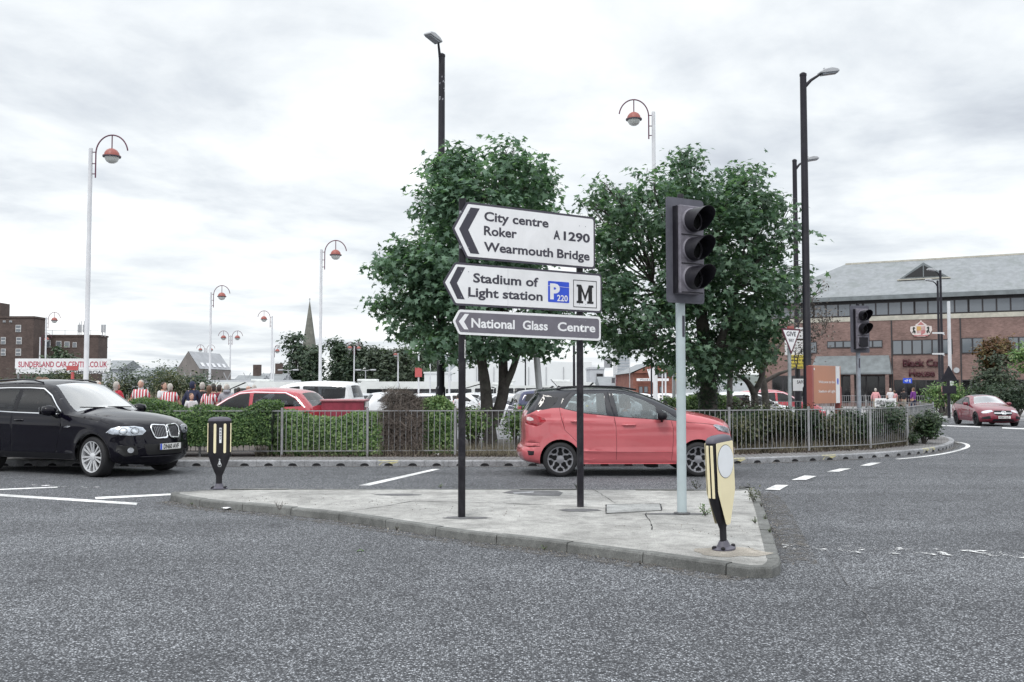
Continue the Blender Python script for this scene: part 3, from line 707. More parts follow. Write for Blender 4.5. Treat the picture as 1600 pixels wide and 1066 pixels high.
def paint(name, col, flake=.06, rough=.35, metal=0.0, spec=.12, coat=1.0):
    if name in MATS: return MATS[name]
    m = mat(name, col, rough, metal, var=flake, scale=1.5, coat=coat, spec=spec); b = m.node_tree.nodes['Principled BSDF']
    b.inputs['Coat IOR'].default_value = 1.55
    return m
P_RED = paint('coral_red_paint', (.5, .115, .13)); P_BLACK = paint('black_blue_paint', (.004, .0035, .008), rough=.5, spec=0.0, coat=1.0)
P_BLACK.node_tree.nodes['Principled BSDF'].inputs['Coat IOR'].default_value = 1.38
P_DKRED = paint('dark_red_paint', (.17, .012, .028)); P_WHITE = paint('white_paint', (.72, .73, .75)); P_SILVER = paint('silver_paint', (.42, .43, .45), metal=.4)
P_NAVY = paint('navy_paint', (.02, .025, .09)); P_ROOF = paint('roof_dark_paint', (.016, .017, .024), rough=.35, spec=.2, coat=.6); P_ESTATE = paint('estate_red_paint', (.42, .05, .07))
def chaikin(P, n=2):
    for _ in range(n):
        Q = [P[0]]
        for a, b in zip(P, P[1:]):
            Q.append(tuple(.78 * x + .22 * y for x, y in zip(a, b))); Q.append(tuple(.22 * x + .78 * y for x, y in zip(a, b)))
        Q.append(P[-1]); P = Q
    return P
def resamp(P, d):
    out = [P[0]]; acc = 0.0
    for a, b in zip(P, P[1:]):
        l = math.hypot(b[0] - a[0], b[1] - a[1])
        if l < 1e-9: continue
        t = d - acc
        while t <= l: out.append(tuple(x + (y - x) * t / l for x, y in zip(a, b))); t += d
        acc = (acc + l) % d
    if math.hypot(out[-1][0] - P[-1][0], out[-1][1] - P[-1][1]) > d * .3: out.append(P[-1])
    else: out[-1] = P[-1]
    return out
def interp(tab, x):
    if x <= tab[0][0]: return tab[0][1]
    for (a, u), (b, v) in zip(tab, tab[1:]):
        if x <= b:
            t = (x - a) / (b - a); t = t * t * (3 - 2 * t) * .5 + t * .5; return u + (v - u) * t
    return tab[-1][1]
class Car:
    def __init__(s, sp, root, step=.05):
        s.sp = sp; s.root = root; s.step = step
        sil = resamp(chaikin(sp['sil'], sp.get('chaikin', 2)), step)
        s.S = np.array([(p[0], p[1]) for p in sil]); s.par = np.array([p[2:] for p in sil])  # Ry, Rd, crown
        s.sil = sil
        low = []                                           # front bottom to rear bottom along the sill with the wheel arches
        zs = sp['sill']; xr, xf, zc, ar = sp['xr'], sp['xf'], sp['zc'], sp['arch']
        for cx_ in (xf, xr):
            a0 = math.asin(max(-1, min(1, (zs - zc) / ar)))
            for k in range(19):
                a = a0 + (PI - 2 * a0) * k / 18; low.append((cx_ + ar * math.cos(a), zc + ar * math.sin(a)))
        s.outer = [(p[0], p[1]) for p in sil] + low
        s.pieces = {}
        s.side(); s.strip(); s.emit()
    def y(s, x, z, edge=True):
        sp = s.sp; w = interp(sp['ztab'], z) * interp(sp['xtab'], x)
        zc, ar = sp['zc'], sp['arch']
        for cx_ in (sp['xr'], sp['xf']):
            r = math.hypot(x - cx_, z - zc); w += .022 * math.exp(-((r - ar) / .07) ** 2) * (1 if z > sp['sill'] - .02 else .6)
        for (z0, k, a, x0, x1) in sp.get('lines', ()):
            if x0 < x < x1: zz = z0 + k * (x - x0); w += a * math.exp(-((z - zz) / .03) ** 2) * min(1, (x - x0) / .25, (x1 - x) / .25)
        if edge:
            A = s.S[:-1]; B = s.S[1:]; d = B - A; p = np.array([x, z]); t = np.clip(((p - A) * d).sum(1) / (d * d).sum(1), 0, 1)
            q = A + d * t[:, None]; dd = np.hypot(*(p - q).T); i = int(dd.argmin()); D = dd[i]
            Ry, Rd = s.par[i, 0] * (1 - t[i]) + s.par[i + 1, 0] * t[i], s.par[i, 1] * (1 - t[i]) + s.par[i + 1, 1] * t[i]
            k = 1 - min(1, D / Rd); w -= Ry * (1 - math.sqrt(max(0, 1 - k * k)))
        return max(.02, w)
    def put(s, key, vs, f):
        P = s.pieces.setdefault(key, ([], [])); o = len(P[0]); P[0].extend(vs); P[1].append(tuple(range(o, o + len(vs))))
    def side(s):
        sp = s.sp; g = s.step * .9; pts = []; R = s.sp['regions']
        x0, x1 = s.S[:, 0].min(), s.S[:, 0].max(); z1 = s.S[:, 1].max()
        nx = int((x1 - x0) / g); nz = int((z1 - sp['sill']) / g)
        for i in range(nx + 1):
            for j in range(nz + 1):
                x = x0 + g * (i + .5 * (j % 2)); z = sp['sill'] + g * j + .01
                if inpoly(x, z, s.outer): pts.append((x, z))
        n = len(s.S)
        for d in (.012, .03, .06):
            for i in range(1, n - 1):
                t = s.S[i + 1] - s.S[i - 1]; t = t / np.hypot(*t); p = s.S[i] + np.array([t[1], -t[0]]) * d
                if inpoly(p[0], p[1], s.outer): pts.append((float(p[0]), float(p[1])))
        v, f = cdt(s.outer, (), [r[1] for r in R], pts, 1e-6)
        Y = [s.y(p.x, p.y) for p in v]
        for (t, cx_, cz_) in f:
            key = 'body'
            for r in R:
                if inpoly(cx_, cz_, r[1]): key = r[0] + ('#%d' % R.index(r) if r[0] == 'seam' else ''); break
            for sd in (-1, 1):
                vs = [(v[i].x, sd * Y[i], v[i].y) for i in t]
                if sd > 0: vs = vs[::-1]
                s.put((key, sd), vs, 0)
    def strip(s):
        sp = s.sp; n = len(s.S); V = [math.sin(a * PI / 2) for a in np.linspace(-1, 1, 19)]
        V = [(.55 * v + .45 * a) for v, a in zip(V, np.linspace(-1, 1, 19))]
        rows = []
        for i in range(n):
            t = s.S[min(i + 1, n - 1)] - s.S[max(i - 1, 0)]; t = t / np.hypot(*t); nn = np.array([-t[1], t[0]])
            yy = s.y(s.S[i, 0], s.S[i, 1]); c = s.par[i, 2]
            rows.append([(s.S[i, 0] + nn[0] * c * (1 - v * v), v * yy, s.S[i, 1] + nn[1] * c * (1 - v * v)) for v in V])
        for i in range(n - 1):
            xm, zm = (s.S[i] + s.S[i + 1]) / 2
            for k in range(18):
                vm = (V[k] + V[k + 1]) / 2; key = sp['top'](xm, zm, abs(vm)) or 'body'
                s.put((key, 0), [rows[i][k], rows[i][k + 1], rows[i + 1][k + 1], rows[i + 1][k]], 0)
    def emit(s):
        sp = s.sp; allv = []; allf = []
        groups = {}
        for (key, sd), (vs, fs) in s.pieces.items():
            sep = sp['parts'][key.split('#')[0]][2] or '#' in key
            groups.setdefault((key, sd if sep else 9), []).append((vs, fs))
            o = len(allv); allv += vs; allf += [tuple(i + o for i in f) for f in fs]
        s.bvh = bvhtree.BVHTree.FromPolygons([Vector(v) for v in allv], allf)
        for (key, sd), L_ in groups.items():
            name, m, sep = sp['parts'][key.split('#')[0]]; vs = []; fs = []
            for a, b in L_:
                o = len(vs); vs += a; fs += [tuple(i + o for i in f) for f in b]
            me = bpy.data.meshes.new(name); me.from_pydata(vs, [], fs); me.materials.append(m)
            bm = bmesh.new(); bm.from_mesh(me); bmesh.ops.remove_doubles(bm, verts=bm.verts, dist=2e-4)
            bmesh.ops.recalc_face_normals(bm, faces=bm.faces); bm.to_mesh(me); bm.free()
            me.polygons.foreach_set('use_smooth', [True] * len(me.polygons)); me.set_sharp_from_angle(angle=math.radians(50))
            o = bpy.data.objects.new(name, me); COL.objects.link(o); o.parent = s.root
    def patch(s, name, poly, m, ang=0.0, off=.004, holes=(), parent=None, g=.03, thick=0, smooth=True):
        """outline drawn in the plane seen from direction ang (0 = from the front, 90 = from the left, 180 = rear, -90 right), laid on the shell"""
        a = math.radians(ang); d = Vector((math.cos(a), math.sin(a), 0)); r = Vector((-math.sin(a), math.cos(a), 0))
        P = [(p[0], p[1]) for p in poly]; xs = [p[0] for p in P]; zs = [p[1] for p in P]; pts = []
        Q = []
        for u, v in zip(P, P[1:] + P[:1]):
            k = max(1, int(math.hypot(v[0] - u[0], v[1] - u[1]) / g)); Q += [(u[0] + (v[0] - u[0]) * j / k, u[1] + (v[1] - u[1]) * j / k) for j in range(k)]
        x = min(xs) + g * .5
        while x < max(xs):
            z = min(zs) + g * .5
            while z < max(zs):
                if inpoly(x, z, P): pts.append((x, z))
                z += g
            x += g
        v, f = cdt(Q, holes, (), pts); co = []
        for p in v:
            h = s.bvh.ray_cast(r * p.x + d * 6 + Vector((0, 0, p.y)), -d)
            q = h[0] if h[0] is not None else None; co.append(q + d * off if q is not None else None)
        good = [c for c in co if c is not None]
        if not good: return None
        fb = sum((c.dot(d) for c in good)) / len(good)
        co = [c if c is not None else r * v[i].x + Vector((0, 0, v[i].y)) + d * fb for i, c in enumerate(co)]
        o = rawmesh(name, co, [t[0] for t in f], m, parent or s.root, smooth)
        bm = bmesh.new(); bm.from_mesh(o.data)
        for fc in bm.faces:
            fc.normal_update()
            if fc.normal.dot(d) < 0: fc.normal_flip()
        bm.to_mesh(o.data); bm.free()
        if thick: q = o.modifiers.new('solid', 'SOLIDIFY'); q.thickness = thick; q.offset = 1
        return o
def wheel(parent, x, y, z, R, wdt, side, rimR, pattern, rimmat, steer=0.0):
    T = Matrix.Translation((x, y, z)) @ Matrix.Rotation(math.radians(steer), 4, 'Z')
    if side > 0: T = T @ Matrix.Rotation(PI, 4, 'Z')
    RX = Matrix.Rotation(PI / 2, 4, 'X')                  # lathe z axis -> -y (outer face)
    h = wdt / 2
    prof = [(rimR, h - .02), (rimR + .006, h), (R - .05, h + .004), (R - .02, h - .006), (R - .004, h - .025), (R, h - .05), (R, -h + .05), (R - .004, -h + .025), (R - .05, -h), (rimR, -h)]
    w = MB().lathe(prof, 44, RX, False).build('wheel', TYRE, parent, 35); w.matrix_local = T
    b = MB(); b.lathe([(rimR + .002, h - .004), (rimR - .012, h - .006), (rimR - .02, h - .03), (rimR - .022, -h * .3)], 44, RX, False)
    m = []
    def spoke(p, q, w0, w1, d0=h - .03, d1=h - .012, th=.022):
        p = Vector(p); q = Vector(q); t = (q - p).normalized(); n = Vector((-t.y, t.x))
        vs = []
        for c, w_, d_ in ((p, w0, d0), (q, w1, d1)):
            for sgn_ in (-1, 1):
                e = c + n * w_ * sgn_; vs.append((e.x, -d_ - .004 * 0, e.y))
                e2 = c + n * w_ * .6 * sgn_
            for sgn_ in (-1, 1): e = c + n * w_ * 1.1 * sgn_; vs.append((e.x, -d_ + th, e.y))
        b.add(vs, [(0, 1, 5, 4), (0, 4, 6, 2), (1, 3, 7, 5), (4, 5, 7, 6), (0, 2, 3, 1)])
    P = lambda r, a: (r * math.cos(math.radians(a)), r * math.sin(math.radians(a)))
    if pattern == 'petal':
        for k in range(5):
            a = 90 + 72 * k; spoke(P(.04, a + 36), P(rimR * .52, a + 36), .016, .014)
            for sd in (-1, 1):
                spoke(P(rimR * .5, a + 36), P(rimR * .72, a + 36 - sd * 22), .014, .012); spoke(P(rimR * .7, a + 36 - sd * 21), P(rimR * .95, a + 36 - sd * 19), .013, .017)
                spoke(P(rimR * .82, a + 36 - sd * 20), P(rimR * .96, a + 36 - sd * 33), .007, .006)
    elif pattern == 'double':
        for k in range(7):
            a = 90 + 360 / 7 * k
            for sd in (-1, 1): spoke(P(.045, a + sd * 14), P(rimR * .97, a + sd * 9.5), .012, .016)
    else:
        for k in range(5):
            a = 90 + 72 * k
            for sd in (-1, 1): spoke(P(.04, a + sd * 10), P(rimR * .97, a + sd * 15), .014, .014)
    b.lathe([(.075, h - .045), (.072, h - .02), (.04, h - .012), (.002, h - .01)], 20, RX, False)
    b.build('rim', rimmat, w, 35)
    MB().lathe([(.002, -.02), (rimR - .03, -.02), (rimR - .022, -h * .6)], 30, RX, False).build('brake_disc', mat('brake_dark', (.03, .03, .033), .6, .3), w, 40)
    return w
def plate(car, ang, z, s, m, body_text, y0=0.0, w=.52, h=.112):
    o = car.patch('number_plate', rrect(y0 - w / 2, z - h / 2, y0 + w / 2, z + h / 2, .01), m, ang, .012, thick=.004, smooth=False)
    if o is None: return
    a = math.radians(ang); d = Vector((math.cos(a), math.sin(a), 0))
    # keep the plate flat
    mx_ = max(v.co.dot(d) for v in o.data.vertices)
    for v in o.data.vertices: v.co += d * (mx_ - v.co.dot(d))
    T = Matrix.Translation(d * (mx_ + .006)) @ Matrix.Rotation(a + PI / 2, 4, 'Z')
    if s:
        bl = .05 if body_text else 0
        text(s, mat('plate_black', (.01, .01, .01), .5), o, .078, w - .09 - bl, (y0 - w / 2 + .035 + bl, 0, z - .039), T, .03)
        if bl: MB().box((y0 - w / 2 + .022, 0, z), (.042, .001, h - .004), T=T).build('country_band', BLUE, o)
    return o
def interior(root, zf, x0, x1, hw, seats, belt, dash=None, wheel_y=-.36):
    b = MB(); b.box(((x0 + x1) / 2, 0, zf), (x1 - x0, hw * 2 - .1, .06)).box((x0 + .1, 0, (zf + belt) / 2 - .05), (.1, hw * 2 - .2, belt - zf - .1))
    it = b.build('interior', INTER, root)
    for sx_ in seats:
        for sy in (-.37, .37):
            T = Matrix.Translation((sx_, sy, zf + .03))
            s_ = MB().box((.05, 0, .16), (.5, .46, .2), T=T).box((-.2, 0, .48), (.14, .46, .62), T=T)
            s_.box((-.25, 0, .88), (.1, .26, .17), T=T).build('car_seat', SEATM, it, 40, bevel=.04, seg=3)
    if dash:
        MB().box((dash, 0, belt - .1), (.35, hw * 2 - .25, .28)).build('dashboard', INTER, it, 40, bevel=.05)
        st = Matrix.Translation((dash - .3, wheel_y, belt - .02)) @ Matrix.Rotation(math.radians(-65), 4, 'Y')
        MB().tube([(.18 * math.cos(q), .18 * math.sin(q), 0) for q in [2 * PI * k / 24 for k in range(25)]], .014, 8, False, T=st).tube([(-.18, 0, 0), (.18, 0, 0)], .02, 6, T=st).build('steering_wheel', INTER, it, 50)
    return it
def under(root, sp, hw):
    b = MB(); b.box(((sp['xr'] + sp['xf']) / 2, 0, sp['sill'] + .06), (sp['xf'] - sp['xr'] + .9, hw * 1.55, .14))
    for cx_ in (sp['xr'], sp['xf']):
        for sd in (-1, 1):
            ar = sp['arch'] + .004; vs = []; n = 18
            for k in range(n + 1):
                a = PI * k / n * 1.16 - .08 * PI
                for yy in (hw - .03, hw - .34): vs.append((cx_ + ar * math.cos(a), sd * yy, sp['zc'] + ar * math.sin(a)))
            b.add(vs, [(2 * k, 2 * k + 1, 2 * k + 3, 2 * k + 2) for k in range(n)] + [tuple(range(1, 2 * n + 2, 2))])
    return b.build('underbody', mat('underbody_dark', (.01, .01, .011), .9), root)
def mirror_(root, x, y, z, m, sd, s=1.0, arm=.08):
    T = Matrix.Translation((x, sd * (y + .13 * s), z)) @ Matrix.Scale(sd, 4, (0, 1, 0))
    vs = []; fs = []; n = 12
    o = MB().lathe([(.001, -.075 * s), (.08 * s, -.06 * s), (.105 * s, 0), (.085 * s, .06 * s), (.001, .08 * s)], 16, T @ Matrix.Scale(.95, 4, (1, 0, 0)) @ Matrix.Scale(1.15, 4, (0, 1, 0)), False).build('door_mirror', m, root, 60)
    MB().tube([(x + .02, sd * (y - .02), z - .1 * s), (x + .01, sd * (y + .1), z - .05 * s)], .025 * s, 8).build('mirror_arm', BLKP, o, 50)
    MB().box((x - .098 * s, sd * (y + .13 * s), z), (.008, .17 * s, .1 * s)).build('mirror_glass', CHROME, o)
    return o
def handle(car, x, z, sd, m, L_=.2, rot=0.0):
    y_ = car.y(x, z)
    h = MB().tube([(x - L_ / 2, sd * (y_ - .01), z), (x - L_ / 2 + .03, sd * (y_ + .028), z), (x + L_ / 2 - .03, sd * (y_ + .028), z), (x + L_ / 2, sd * (y_ - .01), z)], .014, 8, flat=1.3)
    return h.build('door_handle', m, car.root, 60)
def seam(P, w=.006):
    """thin closed band around a polyline, used as a door gap"""
    Q = [Vector(p) for p in P]; a = offs(Q, w / 2); b = offs(Q, -w / 2); return [tuple(p) for p in a] + [tuple(p) for p in reversed(b)]
def mkcar(sp, loc, rz, label, cat='car', name='parked_car', group=None, pitch=0.0):
    r = thing(name, loc, rz, label, cat, group); c = Car(sp, r, sp.get('step', .05)); return r, c
# ---- the coral red crossover in the near lane
def e(zx, zy): return ((zx - 312) / 371, (655 - zy) / 357)
def E_(P, *r): return [e(*p[:2]) + tuple(p[2:]) for p in P]
eco_sil = E_([(165, 568, .05, .1, .02), (100, 562, .12, .16, .04), (62, 545, .2, .25, .06), (46, 500, .22, .28, .07), (46, 476, .22, .28, .07), (66, 462, .2, .26, .06), (76, 420, .2, .26, .06), (74, 340, .2, .3, .06), (78, 262, .18, .28, .06), (92, 225, .14, .2, .05), (118, 185, .1, .16, .05), (172, 122, .1, .14, .05),
    (158, 104, .1, .1, .03), (150, 97, .1, .1, .03), (200, 90, .12, .12, .03), (300, 82, .13, .13, .035), (450, 76, .13, .13, .04), (620, 74, .13, .13, .04), (740, 80, .13, .13, .04), (860, 108, .13, .13, .04), (980, 152, .11, .12, .05), (1090, 205, .1, .11, .06), (1135, 226, .1, .12, .06),
    (1200, 243, .12, .16, .06), (1290, 258, .14, .2, .06), (1390, 282, .18, .26, .07), (1460, 308, .24, .34, .09), (1496, 335, .28, .38, .1), (1508, 380, .3, .4, .11), (1516, 440, .3, .42, .11), (1522, 490, .28, .4, .1), (1505, 535, .22, .32, .06), (1432, 566, .08, .15, .02)])
eco_regions = [
    ('glass_q', E_([(140, 218), (196, 128), (305, 134), (292, 165), (255, 200), (200, 214)])),
    ('glass_r', E_([(345, 208), (395, 135), (425, 112), (618, 108), (632, 250), (480, 236)])),
    ('glass_f', E_([(680, 108), (760, 112), (880, 148), (968, 192), (984, 278), (712, 258)])),
    ('glass_s', E_([(1015, 212), (1112, 272), (1112, 288), (1042, 276)])),
    ('seamp', E_([])) if 0 else ('seam', seam(E_([(645, 95), (660, 180), (682, 260), (694, 330), (698, 430), (696, 545)]))),
    ('seam', seam(E_([(1075, 290), (1088, 345), (1086, 430), (1075, 548)]))),
    ('seam', seam(E_([(390, 100), (345, 140), (308, 205), (318, 260), (345, 350), (400, 400), (440, 440), (452, 520)]))),
    ('seam', seam(E_([(1120, 288), (1200, 300), (1300, 306), (1385, 316)]), .007)),
    ('seam', seam(E_([(82, 430), (170, 432), (176, 456), (70, 456)]), .005)),
    ('seam', seam(E_([(452, 486), (700, 492), (1086, 496)]), .004)),
    ('tail', E_([(66, 262), (100, 252), (150, 252), (205, 270), (216, 288), (180, 315), (150, 324), (100, 314), (66, 300)])),
    ('dark', E_([(60, 262), (108, 240), (150, 220), (200, 216), (256, 205), (318, 203), (345, 212), (480, 240), (700, 262), (990, 282), (1060, 284), (1135, 292), (1160, 250), (1140, 180), (900, 60), (100, 60), (30, 120), (30, 240)])),
    ('sillt', E_([(455, 545), (530, 545), (580, 520), (1010, 522), (1060, 548), (1120, 548), (1120, 600), (455, 600)])),
]
def eco_top(x, z, v):
    X, Z = x * 371 + 312, 655 - z * 357
    if Z < 130 and 140 < X < 900: return 'dark'
    if 900 <= X < 1118 and Z < 220: return 'screen' if v < .9 else 'dark'
    if X < 200 and 120 < Z < 232: return 'rearglass' if v < .86 else 'dark'
    return None
eco = dict(sil=eco_sil, regions=eco_regions, top=eco_top, sill=.235, xr=0.0, xf=2.55, zc=.316, arch=.375, step=.045,
    ztab=[(.2, .80), (.3, .845), (.45, .868), (.75, .875), (1.0, .862), (1.12, .835), (1.62, .66)], xtab=[(-.75, .955), (-.2, .995), (1.2, 1.0), (2.7, .99), (3.3, .95)],
    lines=[(1.03, -.035, .012, -.35, 2.9), (.47, 0, .014, .5, 2.2), (.86, .02, .008, .3, 2.3)],
    parts={'body': ('body', P_RED, False), 'glass_q': ('window', glassmat('car_glass_privacy', (.06, .065, .07), .02, (.03, .03, .035), .5, 1.2), True), 'glass_r': ('window', GL_CLEAR, True), 'glass_f': ('window', GL_CLEAR, True), 'glass_s': ('window', GL_CLEAR, True),
           'seam': ('door_gap', BLKP, False), 'tail': ('tail_light', REDL, True), 'dark': ('roof_and_pillars', P_ROOF, False), 'screen': ('windscreen', GL_SCREEN, False), 'rearglass': ('rear_window', GL_DARK, False), 'sillt': ('sill_trim', P_RED, True)})
g0 = G(874, 745.5); root, car = mkcar(eco, (g0.x + .0, g0.y + .86, 0), math.radians(1.2), 'coral red crossover car with a dark roof passing behind the traffic island', name='crossover_car')
ECO = root
for x_ in (0, 2.55):
    for sd in (-1, 1): wheel(root, x_, sd * .775, .318, .318, .205, sd, .235, 'petal', ALLOYD)
under(root, eco, .86); interior(root, .35, -.3, 2.0, .8, (.55, 1.35), 1.05, 1.98, -.36)
for sd in (-1, 1):
    mirror_(root, 1.86, .86, 1.12, BLKP, sd); handle(car, 1.27, .955, sd, P_RED, .25); handle(car, .31, 1.02, sd, P_RED, .23)
    car.patch('headlight', [((e(*p)[0]) * (1 if sd > 0 else 1) * (-sd) if 0 else -sd * e(*p)[0] * 1.0, e(*p)[1]) for p in [(1365, 318), (1385, 312), (1450, 325), (1496, 342), (1490, 372), (1400, 350)]], LAMPG, 90 * sd, .003)
    car.patch('headlight_cover', [(-sd * e(*p)[0], e(*p)[1]) for p in [(1363, 316), (1385, 310), (1450, 323), (1498, 341), (1492, 374), (1398, 352)]], LAMPC, 90 * sd, .012)
    car.patch('fog_light', [(-sd * e(*p)[0], e(*p)[1]) for p in [(1412, 395), (1435, 400), (1492, 436), (1485, 450), (1448, 452)]], LAMPG, 90 * sd, .004)
    car.patch('light_trim', [(-sd * e(*p)[0], e(*p)[1]) for p in [(1388, 388), (1430, 392), (1500, 434), (1500, 462), (1436, 462)]], P_RED, 90 * sd, .0025)
    car.patch('wheel_arch_trim', seam([(2.55 * 0 + .385 * math.cos(q), .316 + .385 * math.sin(q)) for q in [PI * (k / 24 * 1.06 - .03) for k in range(25)]], .02), BLKP, 90 * sd, .001) if 0 else None
    o = car.patch('tail_light_glass', [(-sd * e(*p)[0], e(*p)[1]) for p in [(80, 266), (104, 262), (126, 270), (132, 284), (108, 288), (86, 284)]], mat('lamp_pale', (.62, .5, .5), .15, coat=1), 90 * sd, .004)
    MB().tube([(-.05, sd * .56, 1.60), (.1, sd * .59, 1.645), (.6, sd * .6, 1.668), (1.1, sd * .59, 1.655), (1.45, sd * .57, 1.60)], .018, 8).build('roof_rail', BLKP, root, 50)
    car.patch('bumper_vent', [(-sd * e(*p)[0], e(*p)[1]) for p in [(88, 484), (134, 486), (130, 512), (96, 515)]], BLKP, 90 * sd, .003)
car.patch('grille', roundpoly([(-.5, .62), (-.38, .8), (.38, .8), (.5, .62), (.36, .5), (-.36, .5)], .05), BLKP, 0, .004)
car.patch('lower_intake', rrect(-.42, .3, .42, .42, .04), BLKP, 0, .004); plate(car, 0, .42, 'NK18 UXV', PLATEW, False) if 0 else plate(car, 0, .44, '', PLATEW, False)
car.patch('tailgate_gap', seam([(-.55, .95), (-.6, .7), (-.5, .5), (.5, .5), (.6, .7), (.55, .95)], .008), BLKP, 180, .003)
MB().tube([(-.1, -.55, 1.63), (-.18, -.55, 1.8)], .004, 5).build('aerial', BLKP, root) if 0 else None
MB().tube([(.05, 0, 1.61), (-.12, 0, 1.80)], .006, 6).build('aerial', BLKP, root)
# ---- dark SUV at the left, three-quarter view
x5_sil = [(-.62, .3, .05, .1, .02), (-.9, .36, .2, .25, .05), (-1.02, .5, .25, .3, .06), (-1.04, .75, .25, .3, .06), (-.98, 1.02, .2, .3, .06), (-.86, 1.2, .14, .2, .05), (-.62, 1.58, .1, .14, .05), (-.74, 1.67, .1, .12, .03), (-.4, 1.72, .12, .13, .04), (.2, 1.755, .13, .14, .045), (.8, 1.765, .13, .14, .045), (1.25, 1.74, .13, .14, .045),
    (1.52, 1.685, .12, .13, .05), (1.75, 1.54, .1, .12, .07), (2.05, 1.33, .1, .12, .08), (2.28, 1.175, .12, .14, .08), (2.55, 1.15, .13, .16, .06), (2.95, 1.11, .14, .2, .06), (3.3, 1.05, .17, .28, .07), (3.55, .97, .24, .4, .09), (3.68, .88, .3, .5, .12), (3.72, .74, .34, .55, .13), (3.76, .6, .36, .58, .14), (3.77, .45, .36, .55, .14), (3.72, .3, .34, .5, .12), (3.6, .24, .25, .4, .06), (3.42, .25, .08, .15, .02)]
def ring_(P, w=.016):
    Q = [Vector(p) for p in P]; k = len(Q); return [tuple(Q[i] + (lambda t: Vector((-t.y, t.x)))((Q[(i + 1) % k] - Q[i - 1]).normalized()) * w) for i in range(k)]
wf = roundpoly([(.86, 1.185), (.84, 1.6), (1.36, 1.6), (1.62, 1.47), (2.05, 1.17)], [.03, .03, .06, .1, .03]); wr = roundpoly([(-.16, 1.215), (-.1, 1.6), (.72, 1.615), (.74, 1.19)], .03); wq = roundpoly([(-.72, 1.3), (-.48, 1.52), (-.2, 1.59), (-.26, 1.235)], .04)
x5_regions = [('glass_f', wf), ('glass_r', wr), ('glass_q', wq),
    ('chrome', seam([(-.8, 1.25), (-.74, 1.31), (-.5, 1.555), (-.3, 1.6), (-.1, 1.625), (.4, 1.64), (1.0, 1.64), (1.38, 1.625), (1.66, 1.495), (1.9, 1.31), (2.1, 1.16), (2.08, 1.148), (1.6, 1.155), (.8, 1.168), (0, 1.192), (-.8, 1.25)], .017)),
    ('pillar', [(-.75, 1.28), (-.48, 1.55), (-.1, 1.615), (.4, 1.63), (1.0, 1.63), (1.38, 1.612), (1.65, 1.48), (2.08, 1.16), (.8, 1.172), (0, 1.2)]),
    ('seam', seam([(.76, 1.15), (.8, .8), (.78, .4)])), ('seam', seam([(2.06, 1.14), (2.12, 1.0), (2.1, .8), (1.98, .42)])), ('seam', seam([(-.22, 1.2), (-.1, .95), (.2, .75), (.5, .7), (.5, .4)])),
    ('seam', seam([(2.14, 1.14), (2.6, 1.08), (3.05, 1.03), (3.3, .95)], .006)),
    ('clad', [(.4, .3), (.44, .42), (2.48, .42), (2.5, .2), (.4, .2)]),
    ('clad', [(-1.2, .2), (-1.2, .5), (-.44, .5), (-.42, .2)])]
def x5_top(x, z, v):
    if x > 1.5 and 1.19 < z < 1.69: return 'screen' if v < .93 else None
    if x < -.6 and 1.22 < z < 1.6: return 'rearglass' if v < .88 else None
    return None
x5 = dict(sil=x5_sil, regions=x5_regions, top=x5_top, sill=.3, xr=0.0, xf=2.93, zc=.378, arch=.425, step=.05,
    ztab=[(.25, .86), (.4, .92), (.6, .945), (.9, .95), (1.1, .925), (1.2, .89), (1.7, .70)], xtab=[(-1.0, .95), (-.3, 1.0), (2.9, 1.0), (3.4, .97), (3.8, .9)],
    lines=[(.98, -.01, .012, -.5, 3.2), (.44, 0, .012, .5, 2.4)],
    parts={'body': ('body', P_BLACK, False), 'glass_f': ('window', GL_DARK, True), 'glass_r': ('window', GL_DARK, True), 'glass_q': ('window', GL_DARK, True), 'chrome': ('window_trim', CHROME, True),
           'pillar': ('pillar_trim', BLKP, True), 'seam': ('door_gap', BLKP, False), 'clad': ('sill_trim', BLKP, True), 'screen': ('windscreen', GL_SCREEN, False), 'rearglass': ('rear_window', GL_DARK, False)})
A5 = math.radians(-25)
g0 = G(150, 745.5); fx, fy = math.cos(A5), math.sin(A5)
# near front wheel (right side) contact point -> root at rear axle centre
rx = g0.x - fx * 2.93 - fy * .80; ry = g0.y - fy * 2.93 + fx * .80 + .05
root, car = mkcar(x5, (rx, ry, 0), A5, 'shiny black SUV with silver wheels and a twin chrome-ringed grille at the left edge', name='suv')
for x_ in (0, 2.93):
    for sd in (-1, 1): wheel(root, x_, sd * .80, .372, .372, .27, sd, .285, 'double', ALLOY, -6 if x_ else 0)
under(root, x5, .92); interior(root, .45, -.4, 2.2, .86, (.45, 1.45), 1.12, 2.1, -.38)
for sd in (-1, 1):
    mirror_(root, 1.98, .92, 1.21, P_BLACK, sd, 1.3); handle(car, .98, 1.02, sd, P_BLACK, .24); handle(car, .02, 1.05, sd, P_BLACK, .24)
    hl = [(.44, .845), (.47, .915), (.6, .955), (.8, .965), (1.0, .93), (1.06, .88), (.98, .81), (.7, .80), (.52, .81)]
    ang = 38 * sd
    o = car.patch('headlight', [(sd * (a - .44) * 1.0 + sd * (-2.17 + .2) * 0 + sd * (-1.72 + .0) * 0 + (sd * (a) - sd * 2.18 if 0 else sd * 0), z) for a, z in hl], LAMPG, ang, .003) if 0 else None
def on_front(P, sd, ang, x0, y0):
    """rewrite points given as (distance round the corner, z) measured from the corner point x0,y0 into the patch frame for ang"""
    a = math.radians(ang * sd); r = (-math.sin(a), math.cos(a)); base = x0 * r[0] + sd * y0 * r[1]
    return [(base + sd * u, z) for u, z in P]
